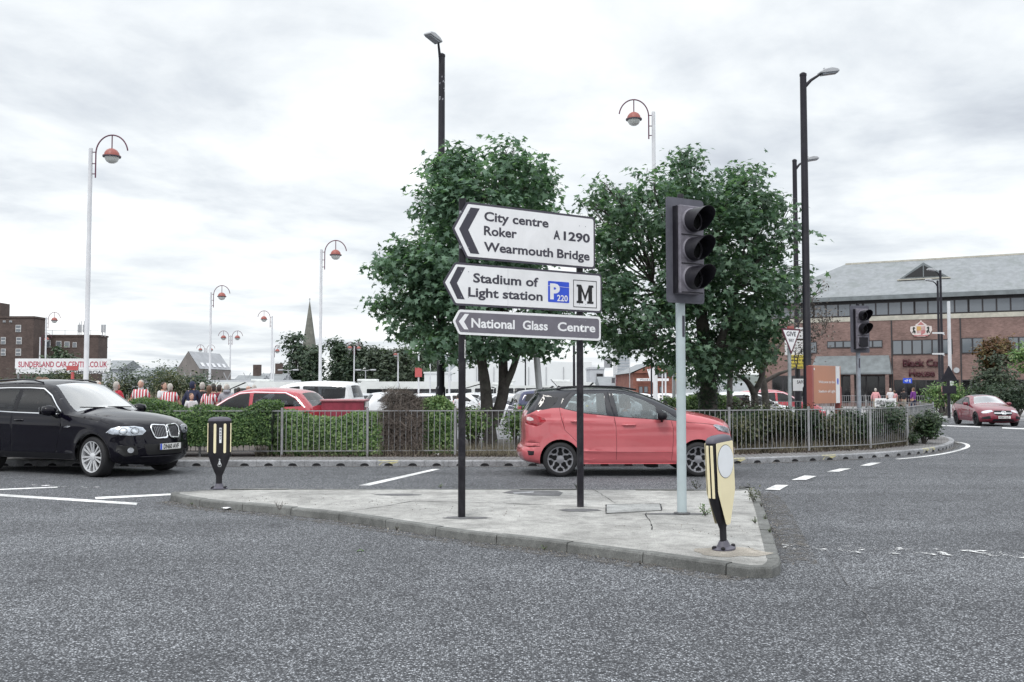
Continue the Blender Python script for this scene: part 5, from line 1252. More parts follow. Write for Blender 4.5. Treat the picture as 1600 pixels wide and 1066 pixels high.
# -- clipped hedge and shrubs along the railing
def lump(x, y, s): return math.sin(x * 1.7 + s) * .5 + math.sin(x * 4.3 + y * 2 + s * 2) * .3 + math.sin(x * 9.1 + y * 5) * .2
def hedge(name, label, x0, x1, y0, y1, hfun, n, ls, lm, seed, z0=VZ, core=(.012, .02, .01), group=None, cat='hedge', shag=.1, tmpl=T_OVAL, low=0.0):
    cx_ = (x0 + x1) / 2; cy_ = (y0 + y1) / 2; t = thing(name, (cx_, cy_, z0), 0, label, cat, group); r = np.random.RandomState(seed)
    nx = max(4, int((x1 - x0) / .12)); mb = MB(); vs = []; prof = [(0, low), (0.02, .25), (0, .55), (.03, .8), (.1, .93), (.25, 1.0), (.5, 1.02), (.75, 1.0), (.9, .93), (.97, .8), (1, .5), (1, low)]
    for i in range(nx + 1):
        x = x0 + (x1 - x0) * i / nx; h = hfun(x); e = min(1, (i / nx) * (x1 - x0) / .35 + .25, (1 - i / nx) * (x1 - x0) / .35 + .25) ** .5
        for u, v in prof:
            y = y0 + (y1 - y0) * (.5 + (u - .5) * (.82 + .1 * e)) + .06 * lump(x, v * 3, seed); vs.append((x - cx_, y - cy_, max(0, h * v * (.9 + .06 * e) + .05 * lump(x, u * 4, seed + 2) * (v > .3))))
    k = len(prof); mb.add(vs, [(i * k + j, (i + 1) * k + j, (i + 1) * k + j + 1, i * k + j + 1) for i in range(nx) for j in range(k - 1)] + [tuple(range(k)), tuple(nx * k + j for j in range(k - 1, -1, -1))])
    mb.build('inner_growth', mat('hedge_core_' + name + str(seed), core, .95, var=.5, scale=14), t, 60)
    x = r.uniform(x0, x1, n); s = r.uniform(0, 1, n); P = np.array([(u, v) for u, v in prof]); Pm = P.copy()
    ln = np.concatenate([[0], np.cumsum(np.hypot(np.diff(P[:, 0]) * (y1 - y0), np.diff(P[:, 1])))]); s = s * ln[-1] * .75
    u = np.interp(s, ln, P[:, 0]); v = np.interp(s, ln, P[:, 1]); H_ = np.array([hfun(a) for a in x]); 
    lm_ = np.array([lump(a, b_ * 3, seed) for a, b_ in zip(x, v)])
    nrm = np.stack([r.normal(size=n) * .3, np.where(v > .9, -.2, -1) * np.where(u > .7, -1, 1), np.where(v > .85, 1.0, .35)], 1)
    out = r.uniform(-.02, shag, n) * (1 + .6 * lm_)
    C_ = np.stack([x - cx_, y0 + (y1 - y0) * u - cy_ + .06 * lm_ + nrm[:, 1] * out, H_ * v * .96 + nrm[:, 2] * out + .05 * lm_ * (v > .3)], 1)
    C_[:, 2] = np.maximum(C_[:, 2], .02)
    leaves('foliage', C_, nrm + r.normal(size=(n, 3)) * .5, ls, tmpl, lm, t, seed)
    return t
def xat(px, Y): return at(px, 605, Y).x
hedge('hedge', 'long clipped green hedge behind the railing, running from the dark car to the lower hedge', xat(-40, 22), xat(440, 22), 21.02, 22.5, lambda x: 1.03 + .04 * math.sin(x * 2) + .03 * math.sin(x * 5.3), 60000, .052, PRIVET, 3, low=.3, shag=.14)
hedge('hedge', 'loose light green hedge dipping lower beside the clipped hedge, behind the railing', xat(432, 22), xat(604, 22), 21.4, 22.7, lambda x: .8 + .1 * abs((x - xat(520, 22)) / 1.3) ** 1.5 + .05 * math.sin(x * 3), 24000, .06, PRIVETL, 5, shag=.13)
hedge('shrub', 'dark spiky dead-looking shrub between the light hedge and the black lamp post', xat(600, 22), xat(664, 22), 21.5, 22.6, lambda x: 1.2 + .1 * math.sin(x * 7), 9000, .16, TWIG, 7, core=(.02, .017, .016), shag=.22, tmpl=T_BLADE * np.array([2.2, 1]))
hedge('shrub', 'bushy green shrub growing round the foot of the black lamp post', xat(655, 22.4), xat(712, 22.4), 21.7, 23.2, lambda x: 1.2 - .35 * abs((x - xat(680, 22.4)) / .5) ** 2, 9000, .06, PRIVETL, 8, shag=.2)
def bush(label, px, Y, w_, h_, n, ls, lm, seed, d_=None, z0=None, tmpl=T_OVAL, group=None, name='bush', stems=True, core=True):
    p = at(px, 605, Y); z = (VZ if Y < 28.4 else hp(p.x, Y)) if z0 is None else z0; t = thing(name, (p.x, Y, z), 0, label, 'bush', group); r = np.random.RandomState(seed)
    d_ = d_ or w_; lb = []
    for i in range(9):
        a = r.uniform(0, 2 * PI); q = r.uniform(.1, .6); lb.append((math.cos(a) * q * w_ / 2, math.sin(a) * q * d_ / 2, h_ * r.uniform(.35, .72), min(w_, h_) * r.uniform(.2, .32)))
    mb = MB()
    for i, (x, y, zz, rr) in enumerate(lb): limb(mb, (x * .15, y * .15, 0), (x, y, zz + rr * .6), .02 * h_ + .005, .004, seed + i, 5)
    mb.build('stems', BARK, t, 60)
    C_, Nn, _ = crown_pts(lb, n, seed, .3, 6, .06 * h_ + .02); C_[:, 2] = np.maximum(C_[:, 2], .03); leaves('foliage', C_, Nn, ls, tmpl, lm, t, seed)
    return t
bush('straggly leafy shrub at the left of the middle maple trunk', 742, 23.4, .9, 1.3, 1500, .075, PRIVETL, 61)
bush('tall thin shrub with pale leaves at the right of the middle maple trunk', 806, 23.4, 1.2, 1.3, 1700, .08, PRIVETL, 62)
bush('brown-leaved twiggy shrub left of the middle maple trunk, beside the black sign post', 735, 25.2, .7, 1.35, 700, .07, TWIG, 63)
rs = random.Random(12)
FY = lambda px: interp([(845, 21.1), (990, 21.3), (1140, 21.7), (1264, 22.5), (1360, 23.5), (1418, 25.1), (1440, 28)], px)
specs = [(1150, 24.6, 1.5, .95, SCRUB), (1180, 25.3, 1.6, 1.1, IVY), (1212, 24.8, 1.5, 1.05, SCRUB), (1250, 25.0, 1.6, 1.05, IVY), (1295, 24.9, 1.4, .85, SCRUB), (1325, 25.4, 1.5, .95, IVY), (1362, 25.5, 1.5, 1.05, IVY), (1392, 25.7, 1.4, .95, SCRUB), (1412, 27.2, 1.5, 1.0, IVY)]
nm = ['next to the front of the coral red car', 'second from the coral red car', 'at the foot of the give way sign', 'at the foot of the near black lamp post', 'below the welcome board, on its left', 'below the welcome board, on its right', 'left of the far traffic light post', 'right of the far traffic light post', 'at the rounded end of the railing']
for (px, Y, w_, h_, m_), s_ in zip(specs, nm):
    Y = FY(px) + .75 + (Y - 24.5) * .45
    bush(('dark ' if m_ is IVY else 'brownish ') + 'overgrown shrub behind the railing, ' + s_, px, Y, w_ * 1.15, h_ * 1.17, 4600, .075, m_, int(px), d_=1.2, group='shrubs behind the railing')
bush('glossy dark green bush outside the railing at its rounded end', 1441, 26.0, .85, .95, 2600, .075, leafmat('laurel', (.008, .02, .008), (.02, .045, .016), (.05, .08, .03), .1), 71, z0=VZ)
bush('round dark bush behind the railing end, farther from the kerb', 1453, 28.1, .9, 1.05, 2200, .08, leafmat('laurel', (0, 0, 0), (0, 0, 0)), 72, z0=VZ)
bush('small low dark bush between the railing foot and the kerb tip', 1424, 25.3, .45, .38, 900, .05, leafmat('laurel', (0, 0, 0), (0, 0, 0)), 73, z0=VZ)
# green hedge strip and shrub beyond the verge near the big maple
hedge('hedge', 'low green hedge beyond the big maple, above the coral car bonnet', xat(1040, 33), xat(1152, 33), 32.4, 33.8, lambda x: 1.25 + .08 * math.sin(x * 3), 9000, .09, PRIVETL, 9, z0=hp(5, 33))
bush('rounded brown shrub between the slim trees', 1165, 29.5, 1.7, 1.45, 4200, .08, TWIG, 75)
# -- dry grass and fallen leaves along the railing (uncountable)
def grass(name, label, px0, px1, Y0, Y1, n, h, m, seed, z=None, tmpl=T_BLADE):
    r = np.random.RandomState(seed); Y = r.uniform(Y0, Y1, n); px = r.uniform(px0, px1, n); cl_ = np.sin(px * .13) + np.sin(px * .05 + 1) + r.normal(size=n); keep = cl_ > -1.0
    Y = Y[keep]; px = px[keep]; n = len(Y); x = (px - 800) / F * Y
    Y = Y + np.interp(px, [845, 990, 1140, 1264, 1360, 1418, 1440], [0, .2, .6, 1.4, 2.4, 4.0, 6.5]); x = (px - 800) / F * Y
    zz = np.array([VZ if (z is None) else hp(a, b) for a, b in zip(x, Y)]); C_ = np.stack([x, Y, zz - .01], 1)
    d = r.normal(size=(n, 3)) * np.array([1, 1, .15]); hh = h * r.uniform(.3, 1.1, n)
    o = leaves(name, C_, d, h, tmpl, m, None, seed, .25, .6, up=(0, 0, 1.0)); return tag(o, label, 'grass', None, 'stuff')
grass('dry_grass', 'dry straw-coloured grass along the foot of the railing', 400, 1418, 21.15, 22.4, 17000, .2, TAN, 5)
grass('dry_grass', 'taller dry stalks among the shrubs under the welcome board', 1130, 1425, 21.8, 23.4, 5200, .5, TAN, 6)
grass('dead_leaves', 'fallen dead leaves and litter of twigs along the railing foot', 420, 1410, 20.98, 21.9, 5200, .05, TWIG, 9, tmpl=T_OVAL)
# -- weeds on the island
def weed(px, py, h, n, lm, seed, label, dead=False):
    p = G(px, py, IZ if py < 870 else 0); z = IZ if py < 870 else 0; t = thing('weed', (p.x, p.y, z), 0, label, 'weed', 'weeds growing in the island joints'); r = np.random.RandomState(seed); mb = MB(); C_ = []
    for i in range(9):
        a = r.uniform(0, 2 * PI); q = h * r.uniform(.2, .6); tip = Vector((math.cos(a) * q, math.sin(a) * q * .7, h * r.uniform(.5, 1))); pts = limb(mb, (0, 0, 0), tip, .004, .0015, seed + i, 4, .2, 5)
        for k in range(n // 9): p_ = pts[r.randint(2, 6)]; C_.append(np.array(p_) + r.normal(size=3) * h * .07)
    mb.build('stems', BARKP if dead else BARK, t); C_ = np.array(C_); leaves('foliage', C_, r.normal(size=(len(C_), 3)) + np.array([0, -.3, .8]), h * (.12 if dead else .17), T_OVAL, lm, t, seed)
weed(1178, 785, .24, 120, SCRUB, 81, 'largest dry twiggy weed at the far right corner of the island', True)
weed(1102, 806, .14, 80, PRIVETL, 82, 'yellow-green weed right beside the pale traffic light pole'); weed(1180, 818, .07, 70, PRIVETL, 83, 'small green weed on the right kerb, halfway down')
weed(1203, 832, .05, 50, PRIVETL, 84, 'tiny weed outside the right kerb'); weed(437, 797, .13, 40, TWIG, 85, 'dead brown weed sticking up over the near kerb', True)
weed(689, 763, .07, 40, PRIVETL, 86, 'low green tuft at the far kerb left of the sign'); weed(1088, 764, .14, 40, IVY, 87, 'small dark weed behind the pale traffic light pole'); weed(901, 764, .1, 40, IVY, 88, 'small dark weed at the far kerb beside the right sign post')
def scrap(px, py, s, z, m, label, seed):
    p = G(px, py, z); r = random.Random(seed); P = [(math.cos(q) * s * r.uniform(.6, 1.2), math.sin(q) * s * .6 * r.uniform(.6, 1.2), r.uniform(0, s * .5)) for q in [2 * PI * i / 9 for i in range(9)]]
    o = MB().add(P + [(0, 0, s * .45)], [(i, (i + 1) % 9, 9) for i in range(9)]).build('litter', m, None, 60, loc=(p.x, p.y, z + .002)); q = o.modifiers.new('solid', 'SOLIDIFY'); q.thickness = .004
    tag(o, label, 'litter')
scrap(355, 797, .085, 0.0, SW, 'crumpled white paper lying on the road by the near kerb', 3); scrap(683, 712, .1, VZ, SW, 'white scrap of litter on the block paving by the railing', 5)
scrap(509, 711, .07, VZ, SW, 'small pale scrap of litter at the foot of the light green hedge', 6); scrap(563, 862, .05, 0.0, PRIVETL, 'flattened pale green leaf lying on the road', 8)

# -- loose grit, small stones and bits of leaf gathered along the kerbs and joints (uncountable)
def scatter(name, label, P, z, wid, n, size, m, seed, side=1):
    r = np.random.RandomState(seed); A_ = np.array([(p.x, p.y) for p in P]); seg = np.hypot(*np.diff(A_, axis=0).T); cs = np.concatenate([[0], np.cumsum(seg)]); s_ = r.uniform(0, cs[-1], n)
    s_ = s_[(np.sin(s_ * 2.3 + seed) + np.sin(s_ * .9) + r.normal(size=n) * .8) > -.3]; n = len(s_); x = np.interp(s_, cs, A_[:, 0]); y = np.interp(s_, cs, A_[:, 1]); i = np.clip(np.searchsorted(cs, s_) - 1, 0, len(seg) - 1)
    t = np.diff(A_, axis=0)[i] / seg[i][:, None]; d = np.abs(r.normal(size=n)) * wid * side
    C_ = np.stack([x - t[:, 1] * d, y + t[:, 0] * d, np.full(n, z) + size * .15], 1); o = leaves(name, C_, r.normal(size=(n, 3)) * .7 + [0, 0, 1], size, T_OVAL * np.array([1.6, .8]), m, None, seed, .5, .7); return tag(o, label, 'grit', None, 'stuff')
GM = leafmat('grit_bits', (.05, .045, .04), (.16, .14, .12), (.4, .37, .32), .0)
scatter('kerb_grit', 'grit, small stones and leaf bits lying in the channel along the near island kerb', list(reversed(smoothline(isl_near, 4))), .004, .1, 1500, .014, GM, 3)
scatter('kerb_grit', 'grit and leaf bits along the right-hand island kerb', list(reversed(smoothline(isl_right, 4))), .006, .09, 700, .014, GM, 4)
scatter('paving_grit', 'small stones and leaf bits scattered over the island surface', [G(330, 780, IZ), G(700, 800, IZ), G(1150, 840, IZ)], IZ, .6, 500, .012, GM, 5)
scatter('kerb_grit', 'grit lying against the drainage kerb of the verge', KL, .004, .12, 1600, .02, GM, 6, -1)
for px, py, sc_, sd in ((300, 790, .05, 91), (620, 829, .05, 92), (851, 860, .06, 93), (1190, 792, .05, 94), (1196, 812, .06, 95)): weed(px, py, sc_, 40, PRIVETL if sd % 2 else SCRUB, sd, 'tiny weed rooted at the island kerb, ' + {91: 'near its left nose', 92: 'at a joint left of the sign', 93: 'midway along the near side', 94: 'at the far end of the right side', 95: 'on the right side below the larger weed'}[sd])
# ------------------------------------------------------------------ lamp posts
LWHITE = mat('lamp_post_white', (.62, .63, .66), .45, var=.06, scale=2, dirt=(.4, .4, .42), dirt_amt=.4)
LRED = mat('lamp_red', (.3, .085, .07), .45, var=.12, scale=4); LPURP = mat('lamp_arm_dark_red', (.11, .03, .06), .45, var=.15)
LGLASS = mat('lamp_bowl', (.62, .64, .62), .15, var=.05, coat=.6); LBLACK = mat('lamp_post_black', (.014, .013, .02), .5, var=.25, scale=3, dirt=(.05, .05, .055), dirt_amt=.4, spec=.3)
LHEAD = mat('lantern_grey', (.4, .41, .43), .45, .2, var=.08)
def arch_lamp(px, pytop, label, side=1, Hh=10.0, yaw=0.0, double=False, group='arched white lamp posts', zoff=None, lean=0.0):
    # distance follows from the known height of the post
    Y = 60.0
    for _ in range(12):
        g = hp(at(px, 605, Y).x, Y); zt = g + Hh; r = ray(px, pytop); k = (zt - HC) / r[2]; Y = r[1] * k
    p = at(px, 605, Y); g = hp(p.x, Y); t = thing('lamp_post', (p.x, Y, g), yaw, label, 'lamp post', group)
    pole = MB().tube([(0, 0, -.1), (0, 0, 1.2), (0, 0, 1.25), (0, 0, Hh)], [.125, .125, .095, .075], 14).build('pole', LWHITE, t, 40)
    def head(sd):
        a = MB(); x0 = sd * .2; R = .62; zc = Hh - .2
        pts = [(x0, 0, Hh - 1.15), (x0, 0, zc)] + [(x0 + sd * (R - R * math.cos(q)), 0, zc + .72 * math.sin(q)) for q in [PI * .95 * i / 18 for i in range(1, 19)]]
        a.tube(pts, .028, 8)
        for z in (Hh - 1.0, Hh - .6, Hh - .15): a.tube([(0, 0, z), (x0, 0, z)], .02, 6)
        a.tube([(x0 + sd * R, 0, zc + .72), (x0 + sd * R, 0, zc + .18)], .024, 8)
        arm = a.build('arm', LPURP, t, 50); T = Matrix.Translation((x0 + sd * R, 0, zc - .08))
        s = MB().lathe([(.02, .27), (.1, .26), (.2, .2), (.27, .1), (.29, .0), (.34, -.01), (.34, -.04), (.28, -.05)], 20, T, False).build('lamp_shade', LRED, t, 50)
        MB().lathe([(.27, -.05), (.26, -.14), (.2, -.24), (.1, -.3), (.01, -.31)], 20, T, False).build('lamp_bowl', LGLASS, s, 60)
        MB().lathe([(.335, -.02), (.345, -.04), (.335, -.07), (.29, -.075)], 20, T, False).build('lamp_rim', SEDGE, s, 60)
    if double:
        head(1); head(-1)
    else: head(side)
    return t
arch_lamp(134, 232, 'tall white lamp post with a red arched lantern rising behind the black SUV roof', 1, 10.9)
arch_lamp(1024, 175, 'tall white lamp post with a red arched lantern between the two large maples', -1, 13.2)
arch_lamp(500, 390, 'white arched lamp post just right of the church spire', 1)
arch_lamp(327.5, 457, 'white arched lamp post standing behind the crowd of fans', 1)
arch_lamp(424, 494, 'white arched lamp post whose arch points left, behind the red estate car', -1)
arch_lamp(70, 496, 'white arched lamp post in front of the taller brick block at the left', 1)
arch_lamp(61, 527, 'smaller white arched lamp post half hidden beside the brick block', 1, 9.2)
arch_lamp(154.5, 543, 'distant white arched lamp post at the right end of the brick block', 1)
arch_lamp(359, 524, 'nearer twin-headed lamp post left of the church spire', 1, 9, double=True)
arch_lamp(320.5, 544, 'farther twin-headed lamp post left of the gabled shed ridge end', 1, 9, double=True)
arch_lamp(427, 545, 'far white lamp post close beside the left-pointing arched one', 1, 8, yaw=1.2)
arch_lamp(553, 541, 'twin-headed lamp post in front of the row of dark trees', 1, 8.5, double=True, yaw=.9)
arch_lamp(621.5, 552, 'thin white arched lamp post in front of the olive trees', -1, 8, yaw=1.2)
def plain_pole(px, py, Y, r, label, m=LWHITE, name='pole', head=None, cat='pole', group=None, lean=0):
    p = at(px, 605, Y); g = (hp(p.x, Y) if Y > 28 else VZ); z = at(px, py, Y).z - g; t = thing(name, (p.x, Y, g), 0, label, cat, group)
    MB().tube([(0, 0, -.1), (0, 0, min(1.0, z * .3)), (0, 0, min(1.05, z * .31)), (lean, 0, z)], [r * 1.5, r * 1.5, r, r * .8], 12).build('shaft', m, t, 40)
    if head == 'twin':
        for s in (-1, 1):
            MB().tube([(0, 0, z - .1), (s * .5, 0, z)], .03, 6).build('arm', m, t, 50); MB().box((s * .75, 0, z - .02), (.55, .25, .16)).build('lantern', LHEAD, t, 50, bevel=.05)
    if head == 'sign': MB().box((0, -.08, z - 1.2), (.45, .04, .6)).build('red_sign', mat('sign_red', (.5, .1, .1), .5), t)
    return t
plain_pole(622, 565, 70, .05, 'thin plain white pole in front of the striped coach', group='plain white poles')
plain_pole(654, 553, 62, .06, 'plain white pole left of the tall black lamp post', group='plain white poles', head='sign')
plain_pole(672, 552, 64, .05, 'plain white pole hard against the tall black lamp post', group='plain white poles')
plain_pole(702, 556, 60, .07, 'plain white pole right of the tall black lamp post', group='plain white poles')
plain_pole(450, 578, 95, .06, 'small twin-headed street light in front of the darkest tree', LHEAD, 'lamp_post', 'twin', 'lamp post'); plain_pole(571, 578, 95, .06, 'small twin-headed street light right of the twin red lamp post', LHEAD, 'lamp_post', 'twin', 'lamp post')
plain_pole(1035, 568, 50, .04, 'thin white pole left of the two beside the brick gable', group='plain white poles'); plain_pole(1040, 562, 52, .05, 'slightly taller thin white pole beside the brick gable', group='plain white poles')
plain_pole(1053, 570, 33.5, .07, 'short thick white pole above the coral car windscreen', group='plain white poles')
plain_pole(984, 575, 70, .035, 'thin grey pole between the blue-grey house and the brick gable', LHEAD, group=None)
plain_pole(748, 470, 90, .08, 'thin black pole seen between the middle maple trunk stems', LBLACK, group='thin black poles'); plain_pole(821, 480, 85, .07, 'thin black pole left of the leaning pale post', LBLACK, group='thin black poles')
plain_pole(897, 470, 80, .11, 'black pole close to the left of the right sign post', LBLACK, group='thin black poles'); plain_pole(1018, 545, 60, .06, 'thin black pole in front of the brick gable', LBLACK, group='thin black poles')
def road_lamp(px, pytop, Y, label, rot, r=.1, arm=1.1, mat_=LBLACK, droop=.25, group='tall black road lamps', zb=None, lean=0.0, sticker=False):
    p = at(px, 605, Y); g = zb if zb is not None else (VZ if Y < 28.4 else hgt(Y) + .1); z = at(px, pytop, Y).z - g; t = thing('street_lamp', (p.x, Y, g), rot, label, 'street lamp', group)
    MB().tube([(0, 0, -.1), (0, 0, 1.5), (0, 0, 1.55), (lean, 0, z)], [r * 1.25, r * 1.25, r, r * .82], 16).build('pole', mat_, t, 40)
    MB().lathe([(r * .9, 0), (r * .9, .06), (r * .4, .1)], 12, Matrix.Translation((lean, 0, z - .02))).build('cap', mat_, t, 50)
    a = MB().tube([(lean, 0, z - .35), (lean + arm * .45, 0, z - .12), (lean + arm, 0, z + droop - .06)], [.055, .04, .03], 8).build('arm', mat_, t, 50)
    T = Matrix.Translation((lean + arm + .22, 0, z + droop)) @ Matrix.Rotation(math.radians(-10), 4, 'Y') @ Matrix.Scale(.8, 4)
    h = MB().prism([(-.32, -.03), (-.34, .03), (-.2, .1), (.1, .13), (.3, .07), (.36, 0), (.34, -.05)], -.15, .15, T).build('lantern', LHEAD, t, 50, bevel=.02)
    MB().box((.02, 0, -.055), (.56, .24, .04), T=T).build('lantern_glass', mat('lantern_glass_grey', (.2, .22, .25), .15, coat=.5), h); MB().lathe([(.035, 0), (.035, .07), (.01, .08)], 8, T @ Matrix.Translation((-.12, 0, .09))).build('photocell', LHEAD, h)
    return t
sl = road_lamp(688.5, 88, 25.6, 'tall black street lamp rising behind the middle maple with its lantern pointing left', PI * 1.32, .105, .16, droop=.38)
MB().box((0, 0, 0), (.01, .001, .01)).build('notice', SW, sl) if 0 else None
o = MB().prism(rrect(-.05, 1.72 + .4, .03, 2.25 + .3, .01), -.112, -.108).build('sticker', SW, sl); o.rotation_euler[2] = -PI * 1.32
r9 = random.Random(5); mm = MB()
for i in range(26):
    q = r9.uniform(-2.6, -.6); z = r9.choice((r9.uniform(.5, 1.5), r9.uniform(9.2, 9.9))); rr = .134 if z < 1.5 else .093; w_ = r9.uniform(.02, .05); h_ = r9.uniform(.03, .09)
    mm.add([(rr * math.cos(q + a) , rr * math.sin(q + a), z + b) for a, b in ((0, 0), (w_ / .1 * .8, h_ * .2), (w_ / .1, h_), (w_ / .1 * .2, h_ * .8))], [(0, 1, 2, 3)])
o = mm.build('paint_flaking', mat('bare_metal_patch', (.3, .3, .33), .6, var=.3), sl); o.rotation_euler[2] = -PI * 1.32; tag(o, None, None, None, 'stuff')
road_lamp(1262, 118, 25.6, 'nearest tall black street lamp with its lantern pointing right, beside the welcome board', math.radians(8), .105, .5, droop=.12)
road_lamp(1246.5, 252, 36, 'black street lamp half hidden behind the nearest one at the right', math.radians(4), .1, .42, droop=.08)
road_lamp(1473, 424, 62, 'black street lamp in front of the brick building, taller of the close pair', PI, .09, .35, droop=.08)
road_lamp(1468.5, 440, 66, 'black street lamp in front of the brick building, lower of the close pair', PI, .085, .35, droop=.08)
plain_pole(1485, 471, 66, .13, 'white lamp column standing before the brick building', name='lamp_post', cat='lamp post')
# leaning pale signal post with grey backs of signals, behind the sign panels
p = at(847, 605, 25.2); t = thing('signal_post', (p.x, 25.2, VZ), 0, 'leaning pale post with a grey box, seen below the direction sign panels', 'signal post')
q = at(833, 490, 25.2); MB().tube([(.05, 0, -.1), (q.x - p.x, 0, q.z - VZ)], .085, 16).build('post', LWHITE, t, 40)
c = at(815, 520, 25.2) - Vector((p.x, 25.2, VZ)); MB().box((c.x, -.12, c.z), (.26, .24, .36)).build('signal_box', TLG, t, bevel=.02); c = at(800, 506, 25.2) - Vector((p.x, 25.2, VZ)); MB().box((c.x, -.1, c.z), (.75, .2, .1)).build('bracket_arm', TLG, t, bevel=.01)
MB().box((-.19, -.07, 1.62 + 1.0), (.035, .03, .32)).build('cable_slot', SB, t)
# ------------------------------------------------------------------ boards and signs on the verge
SIGNRED = mat('board_red', (.34, .1, .09), .45, var=.06); SIGNOR = mat('board_terracotta', (.5, .235, .15), .45, var=.06, scale=1.5); SIGNY = mat('sign_yellow', (.75, .62, .1), .45, var=.05)
def local_plane(px0, px1, Y0, Y1):
    a = at(px0, 605, Y0); b = at(px1, 605, Y1); return a, math.atan2(Y1 - Y0, b.x - a.x), math.hypot(b.x - a.x, Y1 - Y0)
a, rz, Wd = local_plane(1266, 1311, 25.4, 26.6); t = thing('welcome_board', (a.x, a.y, VZ), rz, 'terracotta welcome board on two red legs behind the railing', 'sign board')
zt = at(1270, 571, 25.5).z - VZ; zb2 = at(1270, 631, 25.5).z - VZ
brd = MB().box((Wd / 2, 0, (zt + zb2) / 2), (Wd, .1, zt - zb2)).build('board', SIGNOR, t, bevel=.004)
MB().box((Wd * .89, -.053, (zt + zb2) / 2), (Wd * .14, .004, zt - zb2 - .01)).build('white_stripe', SW, brd)
for i_, (x, w_) in enumerate(((.04, .1), (Wd - .02, .09))): MB().box((x, .02, zt / 2 - .02 if i_ == 0 else zb2 / 2 + .2), (w_, .16, zt + .02 if i_ == 0 else zb2 + .5)).build('leg', SIGNRED, t, bevel=.006)
text('Welcome to the', SW, brd, .065, Wd * .56, (Wd * .22, -.053, zt - .47), None, .012); text('Stadium of Light', SW, brd, .065, Wd * .58, (Wd * .22, -.053, zt - .72), None, .012)
MB().lathe([(.045, 0), (.045, .003)], 16, Matrix.Translation((Wd * .89, -.056, zt - .42)) @ Matrix.Rotation(PI / 2, 4, 'X') @ Matrix.Scale(2, 4, (0, 1, 0))).build('crest', BLUE, brd)
MB().lathe([(.03, 0), (.03, .003)], 14, Matrix.Translation((.13, -.053, zt - .1)) @ Matrix.Rotation(PI / 2, 4, 'X')).build('crest', SW, brd)
p = at(1237, 605, 24.2); t = thing('give_way_sign', (p.x, 24.2, VZ), math.radians(34), 'triangular give way sign on a galvanised post beside the railing', 'road sign')
MB().tube([(0, .06, -.05), (0, .06, 3.05)], .045, 14).build('post', mat('post_grey', (.33, .36, .38), .5, .2, var=.15, scale=5, dirt=(.15, .15, .15), dirt_amt=.4), t, 40)
zt = 3.0; W_ = .375
gp = MB().prism(roundpoly([(-W_, zt), (W_, zt), (0, zt - .66)], .03), -.006, .0).build('sign_plate', mat('giveway_red', (.1, .015, .035), .45), t)
MB().prism(roundpoly([(-W_ + .075, zt - .042), (W_ - .075, zt - .042), (0, zt - .66 + .085)], .015), -.009, -.005).build('sign_face', SW, gp)
text('GIVE', SB, gp, .11, .36, (0, -.0098, zt - .19), None, .03, align='CENTER'); text('WAY', SB, gp, .08, .2, (0, -.0098, zt - .34), None, .03, align='CENTER'); MB().box((0, .01, zt + .03), (.2, .05, .06)).build('bracket', SIGNRED, t)
p = at(1250, 605, 31.0)
def board(name, px0, px1, py0, py1, Y, m, lines, label, cat='sign board', legs=True, ry=0.0, tm=SB, lw=None, posts=None, group=None, depth=.04):
    a = at(px0, py0, Y); b = at(px1, py1, Y); g = (hp(a.x, Y) if Y > 28.4 else VZ); W_ = b.x - a.x; h = a.z - b.z; t = thing(name, (a.x, Y, g), ry, label, cat, group)
    z0 = b.z - g; o = MB().box((W_ / 2, 0, z0 + h / 2), (W_, depth, h)).build('panel', m, t, bevel=.004)
    n = len(lines)
    for i, s in enumerate(lines):
        if s: text(s, tm, o, h / n * .5, W_ * (lw[i] if lw else .86), (W_ / 2, -depth / 2 - .004, z0 + h - h / n * (i + .78)), None, .02, align='CENTER')
    if legs:
        for x in (posts or (.15, .85)): MB().box((W_ * x, depth, (z0 + h) / 2 - .05), (.07, .06, z0 + h - .05)).build('leg', ALU if legs is True else legs, t)
    return t
board('notice_board', 1226, 1262, 512, 555, 35.4, SW, ['Sunderland', '', '', '', '', ''], 'large pale notice board mounted on the second black street lamp', legs=False, tm=mat('text_pale', (.45, .46, .5), .6), lw=[.6] + [.7] * 5)
o = board('match_day_board', 1235, 1264, 555, 576, 35.35, SIGNY, ['Sunderland A.F.C.', 'Match Day', 'Public Car Parking', 'Ticket Holders Only'], 'yellow match day parking board below the pale notice board', legs=False, lw=[.9, .85, .95, .95])
board('name_board', 1239, 1263, 592, 611, 35.3, SW, ['SAFC', ''], 'small white name board low on the second black street lamp', legs=False, lw=[.5, .5])
board('yellow_notice', 1054, 1068, 577, 595, 44, SIGNY, ['M', '', ''], 'small yellow notice on a black post left of the pale traffic light pole', legs=LBLACK, posts=(.45,))
board('street_name_plate', 1367, 1400, 622.5, 635.5, 36.0, SW, ['STADIUM WAY'], 'black-framed street name plate on two black legs beyond the railing', cat='street sign', legs=LBLACK, posts=(.12, .88), lw=[.88])
board('direction_arrow_sign', 1411, 1425, 591, 599, 64, BLUE, ['<P E'], 'small blue and white arrow sign in front of the brick building', cat='road sign', legs=LBLACK, posts=(.45,), tm=SW, lw=[.7])
board('parking_notice', 1471, 1477, 604, 617, 60, mat('notice_pink', (.6, .3, .3), .5), [''], 'small red and white notice fixed to the pair of black lamps', legs=False)
board('utility_box', 1483, 1490, 596, 607, 66.2, SW, [''], 'small white box low on the white lamp column', legs=False, cat='box')
p = at(1482, 605, 55); t = thing('warning_sign', (p.x, 55, hgt(55) + .1), 0, 'back of a black triangular warning sign on a black post near the dark red saloon', 'road sign')
zt = at(1482, 575, 55).z - p.z * 0 - hgt(55) - .1
